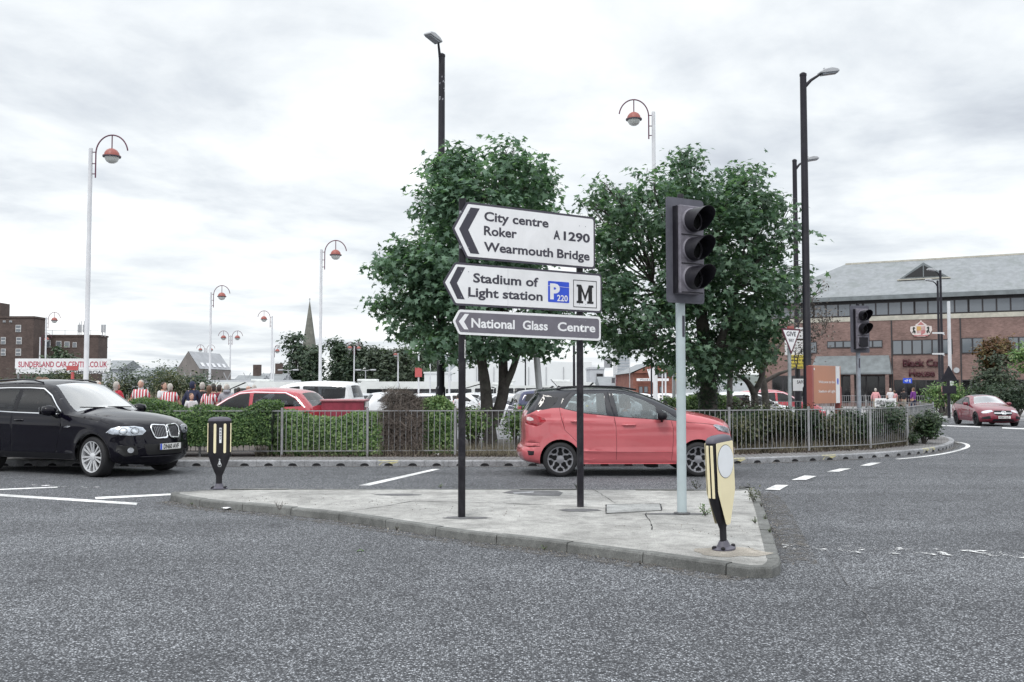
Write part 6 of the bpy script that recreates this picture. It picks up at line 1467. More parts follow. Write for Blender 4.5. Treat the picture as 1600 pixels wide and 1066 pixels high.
MB().tube([(0, 0, -.1), (0, 0, zt - .1)], .085, 12).build('post', LBLACK, t, 40); MB().prism(roundpoly([(-.5, zt - .75), (.5, zt - .75), (0, zt + .15)], .06), -.1, -.085).build('sign_plate', LBLACK, t); MB().box((0, -.1, zt - 1.25), (.8, .03, .45)).build('sub_plate', LBLACK, t)
for i_, (py, x) in enumerate(((520.5, -1), (553, -1))):
    q = at(1466, py, 61.5); t = thing('banner_arm', (q.x, 61.5, q.z), 0, ('upper' if i_ == 0 else 'lower') + ' white banner arm sticking out from the pair of black lamps', 'bracket'); MB().box((0, 0, 0), (.75, .06, .1)).tube([(.2, 0, 0), (.4, 0, -.12)], .03, 6).build('arm', LWHITE, t)
# car-centre board at the left
t = board('car_centre_sign', 24, 173, 560.5, 577.5, 46, SW, ['SUNDERLAND CAR CENTRE.CO.UK'], 'long white car centre sign with red letters above the shrub bank', legs=True, tm=mat('letter_red', (.45, .05, .09), .5), lw=[.93], posts=(.03, .5, .97))
a = at(24, 577.5, 46); b = at(173, 584, 46); g = hp(a.x, 46); MB().box(((b.x - a.x) / 2, .005, (a.z + b.z) / 2 - g), (b.x - a.x - .1, .03, a.z - b.z)).build('lower_panel', SW, t)
text('CARS & COMMERCIALS', SB, t, .13, (b.x - a.x) * .6, ((b.x - a.x) * .36, -.02, a.z - g - .19), None, .02)
p = at(113, 605, 36); t = thing('red_sign_post', (p.x, 36, hp(p.x, 36)), 0, 'red T-shaped post with a small red panel in front of the car centre sign', 'sign post')
zt = at(113, 569, 36).z - hp(p.x, 36); MB().tube([(0, 0, -.1), (0, 0, zt - .3)], .06, 10).build('post', mat('sign_red', (.5, .1, .1), .5), t, 40); MB().box((0, -.02, zt - .15), (.42, .06, .17)).build('panel', mat('sign_red', (.5, .1, .1), .5), t)
# ------------------------------------------------------------------ parked cars and coaches
far_car(452, 27.0, 166, P_ESTATE, 'coral red estate car with a chrome window line behind the hedge', 1.58, 'estate')
far_car(518, 31.5, 172, P_WHITE, 'white people carrier parked right of the red estate, behind the hedge', 1.75, 'mpv', name='people_carrier')
p0 = at(500, 625.5, 26.2); p1 = at(570, 627, 26.6); t = thing('red_box_trailer', (p0.x, 26.4, VZ), .05, 'low dark red box with a pale rim showing above the hedge', 'trailer')
zt = p0.z - VZ; W_ = p1.x - p0.x; MB().box((W_ / 2, .6, zt / 2 + .15), (W_, 1.2, zt - .3)).build('box', mat('trailer_red', (.3, .04, .07), .5, var=.2), t, bevel=.01); MB().box((W_ / 2, .6, zt - .01), (W_ + .08, 1.28, .05)).build('rim', mat('trailer_rim', (.5, .22, .25), .5), t, bevel=.01); MB().box((W_ + .06, .2, zt - .12), (.08, .3, .14)).build('lamp_cluster', SW, t)
for x_ in (W_ * .3, W_ * .7): MB().lathe([(.28, 0), (.28, .16)], 20, Matrix.Translation((x_, -.02, .28)) @ Matrix.Rotation(-PI / 2, 4, 'X')).build('wheel', TYRE, t, 40)
far_car(838, 37, 96, P_NAVY, 'dark blue car with a yellow rear plate, seen over the coral car boot', 1.5, 'mpv', plate_rear='y')
far_car(792, 50, -70, P_WHITE, 'white car facing the camera between the middle maple and the dark blue car', 1.42)
far_car(596, 47, 20, P_WHITE, 'white car with dark windows parked under the front of the first coach', 1.5)
far_car(650, 50, 12, P_WHITE, 'white car parked in front of the striped coach', 1.42)
far_car(676, 52, 200, P_SILVER, 'silver car parked just left of the tall black lamp post', 1.45)
far_car(790, 55, 100, P_SILVER, 'silver car parked beneath the small coach windows', 1.45); far_car(765, 58, 15, P_WHITE, 'white car parked beyond the middle maple trunk', 1.42)
far_car(1132, 38, 8, P_WHITE, 'white hatchback behind the trees left of the welcome board', 1.45)
far_car(1178, 45, 10, P_ESTATE, 'red car parked behind the white hatchback at the trees', 1.58, 'estate')
far_car(1048, 62, 170, P_WHITE, 'white car in front of the brick gable building', 1.42); far_car(1078, 64, 10, P_SILVER, 'silver car in front of the brick gable, beside the pale signal pole', 1.45)
for i_, (px, Y, rz_, m_, h_, lb_) in enumerate(((615, 60, 10, P_WHITE, 1.42, 'white car in the second row, right of the dark-windowed coach front'), (632, 64, 190, P_WHITE, 1.45, 'white car in the back row by the thin plain pole'), (700, 58, 12, P_SILVER, 1.45, 'silver car just right of the tall black lamp post'), (735, 62, 100, P_WHITE, 1.42, 'white car nose-on behind the middle maple shrubs'),
    (755, 66, 190, P_SILVER, 1.45, 'silver car in the back row behind the middle maple'), (885, 60, 10, P_WHITE, 1.42, 'white car glimpsed through the coral car rear window'), (940, 58, 12, P_SILVER, 1.45, 'silver car glimpsed through the coral car rear door window'), (985, 64, 10, P_WHITE, 1.42, 'white car glimpsed through the coral car front window'), (1140, 60, 186, P_WHITE, 1.42, 'white car between the slim trees'), (578, 56, 190, P_SILVER, 1.45, 'silver car below the glassy coach front'), (668, 60, 15, P_NAVY, 1.45, 'dark blue car by the foot of the tall black lamp post'), (722, 56, 195, P_WHITE, 1.45, 'white car right behind the left sign post'), (815, 60, 10, P_WHITE, 1.42, 'white car below the minibus windows'), (1095, 58, 10, P_WHITE, 1.42, 'white car under the big maple, beside its ivy trunk'))):
    far_car(px, Y, rz_, m_, lb_, h_)
CW = paint('coach_white', (.7, .72, .71), rough=.35); CGL = glassmat('coach_glass', (.2, .22, .24), .03, (.03, .035, .04), .35)
def coach(px_l, px_r, Y, label, face=1, group='coaches in the car park', stripes=None, dark=False, Hh=3.35, back=0.0):
    a = at(px_l, 605, Y); b = at(px_r, 605, Y); Ln = b.x - a.x; g = hp(a.x, Y); t = thing('coach', ((a.x + b.x) / 2, Y, g), 0, label, 'coach', group); h = Ln / 2
    P = roundpoly([(-h, .35), (h - .1, .35), (h, 1.2), (h - .25, Hh - .1), (h - .6, Hh), (-h, Hh)], [.08, .15, .5, .25, .25, .2])
    if face < 0: P = [(-x, z) for x, z in P]
    MB().prism(P, 0, 2.5).build('body', CW, t, 35, bevel=.1, seg=3)
    wz0, wz1 = 1.55, 2.75; n = max(3, int((Ln - 2.6) / 1.7)); x0 = -h + .5; x1 = h - 1.7
    if dark: x1 = h - .5
    for i in range(n):
        u0 = x0 + (x1 - x0) * i / n; u1 = x0 + (x1 - x0) * (i + 1) / n
        if face < 0: u0, u1 = -u1, -u0
        MB().prism(rrect(u0 + .03, wz0, u1 - .03, wz1, .06), -.02, .0).build('window', CGL, t)
    MB().prism([(x * face, z) for x, z in roundpoly([(h - 1.45, 1.15), (h - .12, 1.15), (h - .28, 2.8), (h - 1.45, 2.8)], .1)], -.02, 0).build('cab_window', CGL, t)
    MB().box((face * (h - .06), 1.25, 2.0), (.14, 2.1, 1.5)).build('windscreen', CGL, t, bevel=.04)
    MB().tube([(face * (h - .1), -.02, 2.9), (face * (h + .25), -.1, 2.8), (face * (h + .25), -.1, 2.2)], .05, 6).build('door_mirror', BLKP, t, 50)
    for x_ in (-h + 2.4, h - 2.6):
        w = MB().lathe([(.3, -.02), (.48, 0), (.5, .05), (.5, .25)], 24, Matrix.Translation((face * x_, -.03, .5)) @ Matrix.Rotation(-PI / 2, 4, 'X')).build('wheel', TYRE, t, 40); MB().lathe([(.05, -.08), (.3, -.03)], 16, Matrix.Translation((face * x_, -.03, .5)) @ Matrix.Rotation(-PI / 2, 4, 'X'), True).build('rim', ALLOY, w, 40)
    MB().box((0, -.012, 1.42), (Ln - .5, .02, .04)).build('trim_line', LHEAD, t); MB().box((-h * face + .5 * face, .9, Hh + .1), (1.6, 1.4, .2)).build('roof_unit', CW, t, bevel=.05)
    for s, mt in (stripes or []): MB().prism(s, -.024, -.001).build('livery_stripe', mt, t)
    return t
OR_ = mat('livery_orange', (.62, .2, .1), .4); RD_ = mat('livery_red', (.42, .03, .03), .4); CR_ = mat('livery_cream', (.66, .55, .42), .4)
coach(262, 392, 83, 'plain white coach behind the crowd, farthest left of the coaches')
coach(396, 566, 80, 'coach with long dark windows and a glassy front behind the white people carrier', dark=True)
coach(563, 770, 78, 'white coach with red and orange slanting stripes behind the shrubs', stripes=[([(-5.0, .6), (5.0, .6), (5.0, 1.38), (-5.0, 1.38)], CR_)])
t = [o for o in bpy.data.objects if o.get('label', '').startswith('white coach with red and orange')][0]
for s, mt in (([(-1.9, 1.37), (-1.2, 1.37), (-.1, .5), (-.8, .5)], RD_), ([(-1.0, 1.37), (-.4, 1.37), (.8, .5), (.1, .5)], OR_), ([(.3, 1.3), (.5, 1.37), (3.2, 1.15), (3.2, 1.05)], OR_)): MB().prism(s, -.034, -.02).build('livery_stripe', mt, t)
coach(742, 800, 88, 'white coach end with a blue sign beside it, behind the middle maple', face=-1)
coach(775, 874, 72, 'white minibus-sized coach with a curved front, left of the leaning post', Hh=2.95)
coach(868, 935, 86, 'white coach partly hidden between the sign posts')
# ------------------------------------------------------------------ people
SKIN = mat('skin', (.5, .3, .23), .55, var=.08); HD = mat('hair_dark', (.03, .022, .018), .6, var=.3, scale=30); HG = mat('hair_grey', (.42, .39, .36), .6, var=.3, scale=30); HB = mat('hair_brown', (.13, .075, .045), .6, var=.3, scale=30)
def cloth(name, c): return mat('cloth_' + name, c, .85, var=.12, scale=12, bmp=.2)
def stripes():
    m, t, b = newmat('striped_shirt'); tc = N(t, 'ShaderNodeTexCoord'); s = N(t, 'ShaderNodeSeparateXYZ'); t.links.new(tc.outputs['Object'], s.inputs[0])
    f = M(t, 'FRACT', M(t, 'ADD', M(t, 'MULTIPLY', s.outputs[0], 11.5), .27)); t.links.new(ramp(t, f, [(0, (.5, .03, .05)), (.5, (.7, .7, .72))], 'CONSTANT'), b.inputs['Base Color']); b.inputs['Roughness'].default_value = .8; return m
STR = stripes(); C_RED = cloth('red', (.42, .03, .05)); C_NAVY = cloth('navy', (.02, .025, .06)); C_BLK = cloth('black', (.018, .018, .022)); C_GRY = cloth('grey', (.32, .33, .37)); C_WHT = cloth('white', (.62, .62, .64)); C_MAR = cloth('maroon', (.17, .03, .045))
C_JEAN = cloth('denim', (.04, .07, .17)); C_PUR = cloth('purple', (.14, .03, .2)); C_PNK = cloth('pink', (.62, .3, .32)); C_CRM = cloth('cream', (.6, .56, .44)); C_KHK = cloth('khaki', (.3, .27, .22)); SHOE = cloth('shoe', (.03, .03, .03)); C_TEAL = cloth('slate', (.16, .2, .22))
def skin(verts, edges, radii, sub=1):
    me = bpy.data.meshes.new('tmp'); me.from_pydata(verts, edges, []); o = bpy.data.objects.new('tmp', me); COL.objects.link(o)
    m = o.modifiers.new('s', 'SKIN'); m.use_smooth_shade = True
    sv = me.skin_vertices[0].data if me.skin_vertices else None
    if sv is None:
        bm = bmesh.new(); bm.from_mesh(me); bm.verts.layers.skin.verify(); bm.to_mesh(me); bm.free(); sv = me.skin_vertices[0].data
    for i, r in enumerate(radii): sv[i].radius = r if isinstance(r, tuple) else (r, r)
    sv[0].use_root = True
    if sub: m2 = o.modifiers.new('u', 'SUBSURF'); m2.levels = sub; m2.render_levels = sub
    bpy.context.view_layer.update(); out = bpy.data.meshes.new_from_object(o.evaluated_get(bpy.context.evaluated_depsgraph_get()))
    V_ = [tuple(v.co) for v in out.vertices]; F_ = [tuple(p.vertices) for p in out.polygons]; bpy.data.objects.remove(o, do_unlink=True); bpy.data.meshes.remove(me); bpy.data.meshes.remove(out); return V_, F_
def body_parts(st, arms, fat, sit=False):
    """st stride; arms: (elbow forward, hand forward) per side"""
    hipz = .93; J = {}
    V = [(0, 0, .97), (0, 0, 1.12), (0, -.01, 1.33), (0, 0, 1.46), (0, .0, 1.53)]; E = [(0, 1), (1, 2), (2, 3), (3, 4)]; R = [(.135 * fat, .1 * fat), (.125 * fat, .1 * fat), (.15 * fat, .105 * fat), (.09, .07), (.052, .055)]
    limbs = {}
    for s, (ef, hf) in zip((-1, 1), arms):
        i = len(V); V += [(s * .175, 0, 1.42), (s * .215, -ef * .5, 1.29), (s * .24 * fat ** .5, -ef, 1.16), (s * .25 * fat ** .5, -(ef + hf) / 2, 1.04), (s * .245 * fat ** .5, -hf, .93 if hf < .2 else 1.12)]
        E += [(2, i), (i, i + 1), (i + 1, i + 2), (i + 2, i + 3), (i + 3, i + 4)]; R += [.062, .052, .044, .038, .028]; limbs[('arm', s)] = V[i:i + 5]
    for s in (-1, 1):
        d = st * s; i = len(V)
        if sit: V += [(s * .09, -.02, .9), (s * .11, -.22, .9), (s * .12, -.43, .88), (s * .12, -.46, .68), (s * .12, -.44, .5), (s * .12, -.56, .45)]
        else: V += [(s * .085, 0, .87), (s * .09, -d * .45 - .0, .68), (s * .095, -d * .8 - .03, .48), (s * .095, -d * .75, .28), (s * .095, -d * .9 + .02, .09), (s * .1, -d * .9 - .13, .045)]
        E += [(0, i), (i, i + 1), (i + 1, i + 2), (i + 2, i + 3), (i + 3, i + 4), (i + 4, i + 5)]; R += [.09 * fat ** .5, .078, .058, .052, .036, .03]; limbs[('leg', s)] = V[i:i + 6]
    return V, E, R, limbs
PCACHE = {}
def hand_mesh(mb, w, d, s):
    """palm and five fingers hanging from wrist w along direction d"""
    w = Vector(w); d = Vector(d).normalized(); side = Vector((0, -1, 0)); side = (side - d * side.dot(d)).normalized(); n = d.cross(side) * s
    mb.tube([w - d * .01, w + d * .03, w + d * .085], [.024, .034, .036], 8, flat=.5)
    for k in range(4):
        o_ = side * (.03 - .019 * k); b = w + d * .08 + o_; l = (.068, .078, .072, .055)[k]
        mb.tube([b, b + d * l * .45 + n * .006, b + d * l * .8 + n * .02, b + d * l * .9 + n * .034], [.0095, .009, .0085, .006], 6)
    b = w + d * .02 + side * .028; mb.tube([b, b + side * .025 + d * .025, b + side * .032 + d * .058 + n * .012], [.012, .0105, .008], 6)
def head_mesh(mb, c, sc_=1.0, fwd=0.0):
    """skull, jaw, nose, ears, lips and brow as one surface plus ears; front is -y"""
    n = 16; prof = [(-.115, .02, -.035), (-.105, .045, -.03), (-.085, .058, -.018), (-.055, .067, -.006), (-.02, .073, 0), (.02, .077, .004), (.06, .074, .008), (.09, .058, .01), (.108, .035, .01), (.117, .008, .01)]
    vs = []; 
    for z, r, y0 in prof:
        for k in range(n):
            q = 2 * PI * k / n; x = r * math.cos(q); y = r * 1.22 * math.sin(q) + y0
            if math.sin(q) < -.9:
                if -.06 < z < -.01: y -= .016 if z < -.03 else .024
                if -.09 < z < -.07: y -= .006
            if z == .02 and -.99 < math.sin(q) < -.6: y += .008
            vs.append((c[0] + x * sc_, c[1] + y * sc_, c[2] + z * sc_))
    mb.add(vs, [(i * n + k, i * n + (k + 1) % n, (i + 1) * n + (k + 1) % n, (i + 1) * n + k) for i in range(len(prof) - 1) for k in range(n)] + [tuple(range(n)), tuple(range(9 * n, 10 * n))])
    for s in (-1, 1): mb.tube([(c[0] + s * .073 * sc_, c[1] + .01, c[2] - .03 * sc_), (c[0] + s * .083 * sc_, c[1] + .015, c[2]), (c[0] + s * .078 * sc_, c[1] + .012, c[2] + .03 * sc_)], [.008, .014, .01], 6)
def person(loc, rz, label, top, legs, hair=HD, hs='short', st=.12, arms=((.0, .03), (.0, .03)), fat=1.1, H_=1.75, sleeves='short', group='people walking behind the hedge', sit=False, extra=None):
    key = (st, arms, fat, sit)
    if key not in PCACHE:
        V, E, R, limbs = body_parts(st, arms, fat, sit); b = MB(); b.add(*skin(V, E, R))
        for s in (-1, 1): A_ = limbs[('arm', s)]; hand_mesh(b, A_[4], Vector(A_[4]) - Vector(A_[3]), s)
        head_mesh(b, (0, -.012, 1.635)); body = b
        g = fat
        def shirt(slv):
            Vs = [(0, 0, .9), (0, 0, 1.0), (0, 0, 1.12), (0, -.01, 1.33), (0, 0, 1.45), (0, 0, 1.49)]; Es = [(i, i + 1) for i in range(5)]; Rs = [(.165 * g, .125 * g), (.155 * g, .122 * g), (.15 * g, .122 * g), (.178 * g, .128 * g), (.115, .088), (.07, .068)]
            for s in (-1, 1):
                A_ = limbs[('arm', s)]; k = 3 if slv == 'short' else 5; i = len(Vs)
                pts = [Vector(A_[j]) for j in range(k)]
                if slv == 'short': pts[2] = pts[1].lerp(pts[2], .65)
                else: pts[4] = pts[3].lerp(pts[4], .9)
                Vs += [tuple(q) for q in pts]; Es += [(3, i)] + [(i + j, i + j + 1) for j in range(k - 1)]; Rs += [.08, .073, .066, .058, .046][:k]
            return skin(Vs, Es, Rs)
        Vt = [(0, 0, .98), (0, 0, .93)]; Et = [(0, 1)]; Rt = [(.145 * g, .112 * g), (.15 * g, .12 * g)]
        shoes = MB()
        for s in (-1, 1):
            A_ = limbs[('leg', s)]; i = len(Vt); Vt += [A_[j] for j in range(5)]; Et += [(1, i)] + [(i + j, i + j + 1) for j in range(4)]; Rt += [.1 * g ** .5, .09, .074, .066, .058]
            f = Vector(A_[4]); shoes.tube([f + Vector((0, .06, -.05)), f + Vector((0, 0, -.045)), f + Vector((0, -.1, -.055)), f + Vector((0, -.17, -.06))], [.035, .048, .046, .03], 8, flat=.85)
        PCACHE[key] = (body, shirt('short'), shirt('long'), skin(Vt, Et, Rt), shoes)
    body, s1, s2, tr, shoes = PCACHE[key]; t = thing('person', loc, rz, label, 'person', group); t.scale = (H_ / 1.75,) * 3
    body.build('body', SKIN, t, 180); MB().add(*(s1 if sleeves == 'short' else s2)).build('shirt' if sleeves == 'short' else 'jacket', top, t, 180); MB().add(*tr).build('trousers', legs, t, 180); shoes.build('shoes', SHOE, t, 60)
    if hs != 'bald':
        h = MB(); n = 16; c = (0, -.0, 1.637); prof = [(-.1, .06), (-.06, .077), (0, .083), (.05, .084), (.09, .068), (.115, .04), (.126, .008)]; 
        if hs == 'long': prof = [(-.26, .05), (-.2, .08)] + prof
        vs = []
        for z, r in prof:
            for k in range(n):
                q = 2 * PI * k / n; fr = math.sin(q) < -.35 and z < .04; y = r * 1.22 * math.sin(q) + .012
                if fr: y = max(y, -.02)
                if hs == 'long' and z < -.1: y = max(y, .03)
                vs.append((c[0] + r * math.cos(q), c[1] + y, c[2] + z + (.012 * math.sin(q * 5) if z > 0 else 0)))
        h.add(vs, [(i * n + k, i * n + (k + 1) % n, (i + 1) * n + (k + 1) % n, (i + 1) * n + k) for i in range(len(prof) - 1) for k in range(n)] + [tuple(range((len(prof) - 1) * n, len(prof) * n))])
        if hs == 'cap': h.tube([(0, -.06, 1.7), (0, -.15, 1.69), (0, -.19, 1.68)], [.06, .055, .03], 10, flat=.2)
        h.build('cap' if hs == 'cap' else 'hair', hair, t, 60)
    if abs(math.degrees(rz)) < 75:
        f_ = MB()
        for s in (-1, 1): f_.tube([(s * .03, -.098, 1.635), (s * .03, -.108, 1.635)], [.011, .006], 8)
        f_.tube([(-.022, -.088, 1.567), (0, -.094, 1.566), (.022, -.088, 1.567)], .005, 6)
        tag(f_.build('eyes_and_mouth', HD, t, 60))
    if extra == 'hood': MB().lathe([(.07, -.02), (.11, .0), (.115, .05), (.09, .09)], 14, Matrix.Translation((0, .04, 1.48)), False, sy=1.1).build('hood', top, t, 60)
    if extra == 'collar': MB().lathe([(.075, 0), (.085, .03), (.08, .06)], 14, Matrix.Translation((0, 0, 1.47)), False).build('collar', C_WHT, t, 60)
    return t
def crowd(px, pytop, Y, rz, label, top, legs=C_JEAN, zoff=0.0, **k):
    p = at(px, 605, Y); g = hp(p.x, Y) if px < 1000 else hgt(Y) + .115; H_ = at(px, pytop, Y).z - g + zoff; return person((p.x, Y, g), math.radians(rz), label, top, legs, H_=H_, **k)
WALK = ((.08, .16), (-.08, -.02)); STAND = ((.0, .03), (.0, .03)); PHONE = ((.05, .22), (0, .03))
crowd(38, 593, 31.5, 100, 'dark-haired person whose head shows above the SUV roof, leftmost of the heads', C_BLK, hs='short')
crowd(62, 589.5, 31, 120, 'close-cropped man whose reddish head shows above the SUV roof', C_GRY, hair=HB, fat=1.2); crowd(71, 590, 32, 110, 'person just behind the close-cropped man above the SUV roof', C_MAR, hair=HB)
crowd(153, 596, 31, 80, 'grey-haired man in white shown above the SUV windscreen top', C_WHT, hair=HG, fat=1.15)
crowd(182, 597, 30.5, 150, 'woman with pale hair in a red jacket next to the SUV bonnet', C_RED, hair=HG, hs='long', sleeves='long', arms=PHONE)
crowd(220, 594.5, 30.5, 8, 'grey-haired man in a red and white striped shirt facing the camera', STR, hair=HG, fat=1.25, arms=STAND, extra='collar')
crowd(256, 597.5, 31.4, 60, 'dark-haired man in a white top left of the bald striped fan', C_WHT, hair=HD, arms=WALK); crowd(266, 600, 30.2, 185, 'white-haired man in a striped shirt seen from behind, left of the navy jacket', STR, hair=HG, fat=1.3, arms=WALK)
crowd(301, 596.5, 30.6, 165, 'man in a navy jacket and cap walking away with the crowd', C_NAVY, hair=C_NAVY, hs='cap', sleeves='long', fat=1.3, arms=WALK); crowd(299.5, 615, 29.2, 40, 'child in a pale shirt in front of the navy jacket', C_WHT, hair=HB, fat=1.0)
crowd(316, 598, 31.5, 200, 'pale-haired man in a black jacket right of the navy jacket', C_BLK, hair=HG, sleeves='long', fat=1.2); crowd(327, 603, 30, 170, 'woman with long brown hair in a striped shirt among the crowd', STR, hair=HB, hs='long', fat=1.05, arms=WALK)
crowd(334, 601, 31.5, 175, 'dark-haired man in maroon behind the long-haired woman', C_MAR, hair=HD, sleeves='long'); crowd(343, 602, 33, 160, 'dark-haired person in pink left of the grey hoodie', C_PNK, hair=HD)
crowd(354.5, 600.5, 30.5, 190, 'fair-haired person in a grey hoodie near the red estate car', C_GRY, hair=HG, sleeves='long', fat=1.25, extra='hood'); crowd(373, 606, 36, 180, 'dark-haired person farther off, just right of the grey hoodie', C_MAR, hair=HD)
crowd(388, 603.5, 34, 150, 'bald person in pink above the red estate car bonnet', C_PNK, hs='bald', hair=HG, fat=1.2); crowd(397, 602, 34.5, 200, 'grey-haired person above the red estate car roof', C_RED, hair=HG)
crowd(711, 619, 50, 170, 'person in a striped shirt seen left of the left sign post, farther left', STR, hair=HD, group='fans in the car park'); crowd(716, 616, 48, 190, 'person in a pale top and dark trousers seen beside the left sign post', C_WHT, C_BLK, hair=HD, group='fans in the car park')
GR = 'people walking in front of the brick building'
crowd(1368, 607, 68, 150, 'person in a cream coat, leftmost in front of the brick building', C_PNK, C_CRM, hair=HG, sleeves='long', group=GR, fat=1.35); crowd(1391, 607, 69, 180, 'white-haired man in a white shirt above the street name plate', C_WHT, C_KHK, hair=HG, group=GR, fat=1.3); crowd(1397, 610, 70.5, 170, 'person in a pink and red top close beside the white-haired man', C_PNK, C_KHK, hair=HB, group=GR)
crowd(1412, 607, 70, 160, 'man in a dark jacket left of the purple top', C_BLK, C_KHK, hair=HD, sleeves='long', group=GR, fat=1.3); crowd(1427, 606, 69, 210, 'man in a purple top and dark trousers', C_PUR, C_NAVY, hair=HB, sleeves='long', group=GR, fat=1.25, arms=PHONE)
crowd(1456, 609.5, 67, 190, 'man in a slate grey top and jeans on the pavement, rightmost walker', C_TEAL, C_JEAN, hair=HG, sleeves='long', group=GR, fat=1.2, st=.05)
crowd(1586, 607, 63, 150, 'person partly hidden in the greenery above the dark red saloon', C_PNK, hair=HG, group=GR) ; crowd(1577, 606, 64, 120, 'second person in the greenery above the dark red saloon, slightly left', C_RED, hair=HB, group=GR)
crowd(1160, 613, 60, 170, 'distant person in white seen between the thin tree trunks', C_WHT, hair=HD, group='fans in the car park'); crowd(1188, 610, 47, 170, 'person in blue seen between the forked trunks', C_JEAN, hair=HB, group='fans in the car park')
# driver of the coral red car
d = person((ECO.location.x + 1.27, ECO.location.y - .36, .02 - .28), math.radians(91), 'driver in a pale top sitting at the wheel of the coral red car', C_GRY, C_JEAN, HB, 'short', 0.0, ((.15, .38), (.15, .38)), 1.05, 1.72, 'long', None, True)
# ------------------------------------------------------------------ buildings
def brickmat(name, c, bw=.225, bh=.075, dark=.7):
    m, t, b = newmat(name); tc = N(t, 'ShaderNodeTexCoord'); s = N(t, 'ShaderNodeSeparateXYZ'); t.links.new(tc.outputs['Object'], s.inputs[0])
    cb = N(t, 'ShaderNodeCombineXYZ'); t.links.new(M(t, 'ADD', s.outputs[0], s.outputs[1]), cb.inputs[0]); t.links.new(s.outputs[2], cb.inputs[1])
    br = N(t, 'ShaderNodeTexBrick'); t.links.new(cb.outputs[0], br.inputs['Vector']); br.inputs['Scale'].default_value = 1; br.inputs['Brick Width'].default_value = bw; br.inputs['Row Height'].default_value = bh
    br.inputs['Mortar Size'].default_value = .008; br.inputs['Color1'].default_value = (*[x * .78 for x in c], 1); br.inputs['Color2'].default_value = (*[x * 1.2 for x in c], 1); br.inputs['Mortar'].default_value = (*[min(1, x * 1.25) for x in c], 1)
    col = mixc(t, 1.0, br.outputs[0], ramp(t, noise(t, cb.outputs[0], .7, 6, .7), [(.3, dark), (.7, 1.2)]), 'MULTIPLY'); t.links.new(col, b.inputs['Base Color']); b.inputs['Roughness'].default_value = .9; return m
BRK = brickmat('red_brown_brick', (.2, .132, .118)); BRK2 = brickmat('dark_brown_brick', (.085, .062, .055)); BRK3 = brickmat('orange_brick', (.24, .1, .075))
SLATE = mat('roof_slate', (.25, .265, .28), .85, var=.12, scale=2.2, bmp=.3, dirt=(.15, .17, .16), dirt_amt=.5); WFR = mat('window_frame_dark', (.03, .027, .03), .5, var=.1); WWH = mat('window_frame_white', (.6, .6, .6), .5, var=.05)
WGL = glassmat('building_glass', (.2, .22, .24), .05, (.17, .19, .215), .2, 2.2); DGL = glassmat('shopfront_glass', (.15, .16, .17), .06, (.008, .008, .01), .3); BAND = mat('pale_stone_band', (.46, .44, .38), .8, var=.15, scale=2, dirt=(.3, .3, .26), dirt_amt=.5)
LEAD = mat('lead_grey_cladding', (.16, .18, .19), .6, var=.2, scale=1.5); LETR = mat('letter_dark_red', (.05, .004, .01), .5)
A0 = Vector((24.4, 93.8)); DD = Vector((14.8, -8.0)).normalized(); gB = hgt(90) + .1; rzB = math.atan2(DD.y, DD.x)
def buv(px, py):
    r = ray(px, py); det = -r[0] * DD.y + DD.x * r[1]; k = (-A0.x * DD.y + DD.x * A0.y) / det; u = (r[0] * A0.y - r[1] * A0.x) / det; return u, HC + r[2] * k - gB
def bz(X, Y): return buv(1230 + X / 3.332, 380 + Y / 3.332)
B = thing('office_building', (A0.x, A0.y, gB), rzB, 'large red-brown brick office building with a slate roof and red wall lettering', 'building')
Lb = 38.0; ze = bz(700, 275)[1] + .1; D_ = 13.0
hb0 = bz(700, 397)[1]; ht0 = bz(700, 373)[1]; w30, w31 = ht0 + .05, bz(700, 300)[1]
MB().box((Lb / 2, D_ / 2, (hb0) / 2), (Lb, D_, hb0)).build('wall', BRK, B)
MB().box((Lb / 2, D_ / 2, (hb0 + ht0) / 2), (Lb + .1, D_ + .1, ht0 - hb0)).build('stone_band', BAND, B)
MB().box((Lb / 2, D_ / 2 + .15, (ht0 + ze) / 2), (Lb - .3, D_ - .1, ze - ht0)).build('upper_wall', WFR, B)
rise = 3.95; hy = 6.2; hip = 7.0; ov = .35; y0 = -ov - .1
rf = MB().add([(-ov, y0, ze), (Lb + ov, y0, ze), (Lb + ov, D_ + ov, ze), (-ov, D_ + ov, ze), (hip, hy, ze + rise), (Lb - hip, hy, ze + rise)], [(0, 1, 5, 4), (1, 2, 5), (2, 3, 4, 5), (3, 0, 4), (3, 2, 1, 0)]).build('roof', SLATE, B)
MB().box((Lb / 2, y0 - .05, ze - .12), (Lb + .9, .14, .4)).build('gutter_fascia', LEAD, rf); MB().box((Lb / 2, hy, ze + rise), (Lb - 2 * hip, .3, .16)).build('ridge_tiles', BAND, rf)
gu = bz(728, 168); gw = (bz(855, 168)[0] - bz(600, 168)[0]) / 2; 
def roofy(z): return y0 + (z - ze) / rise * (hy - y0)
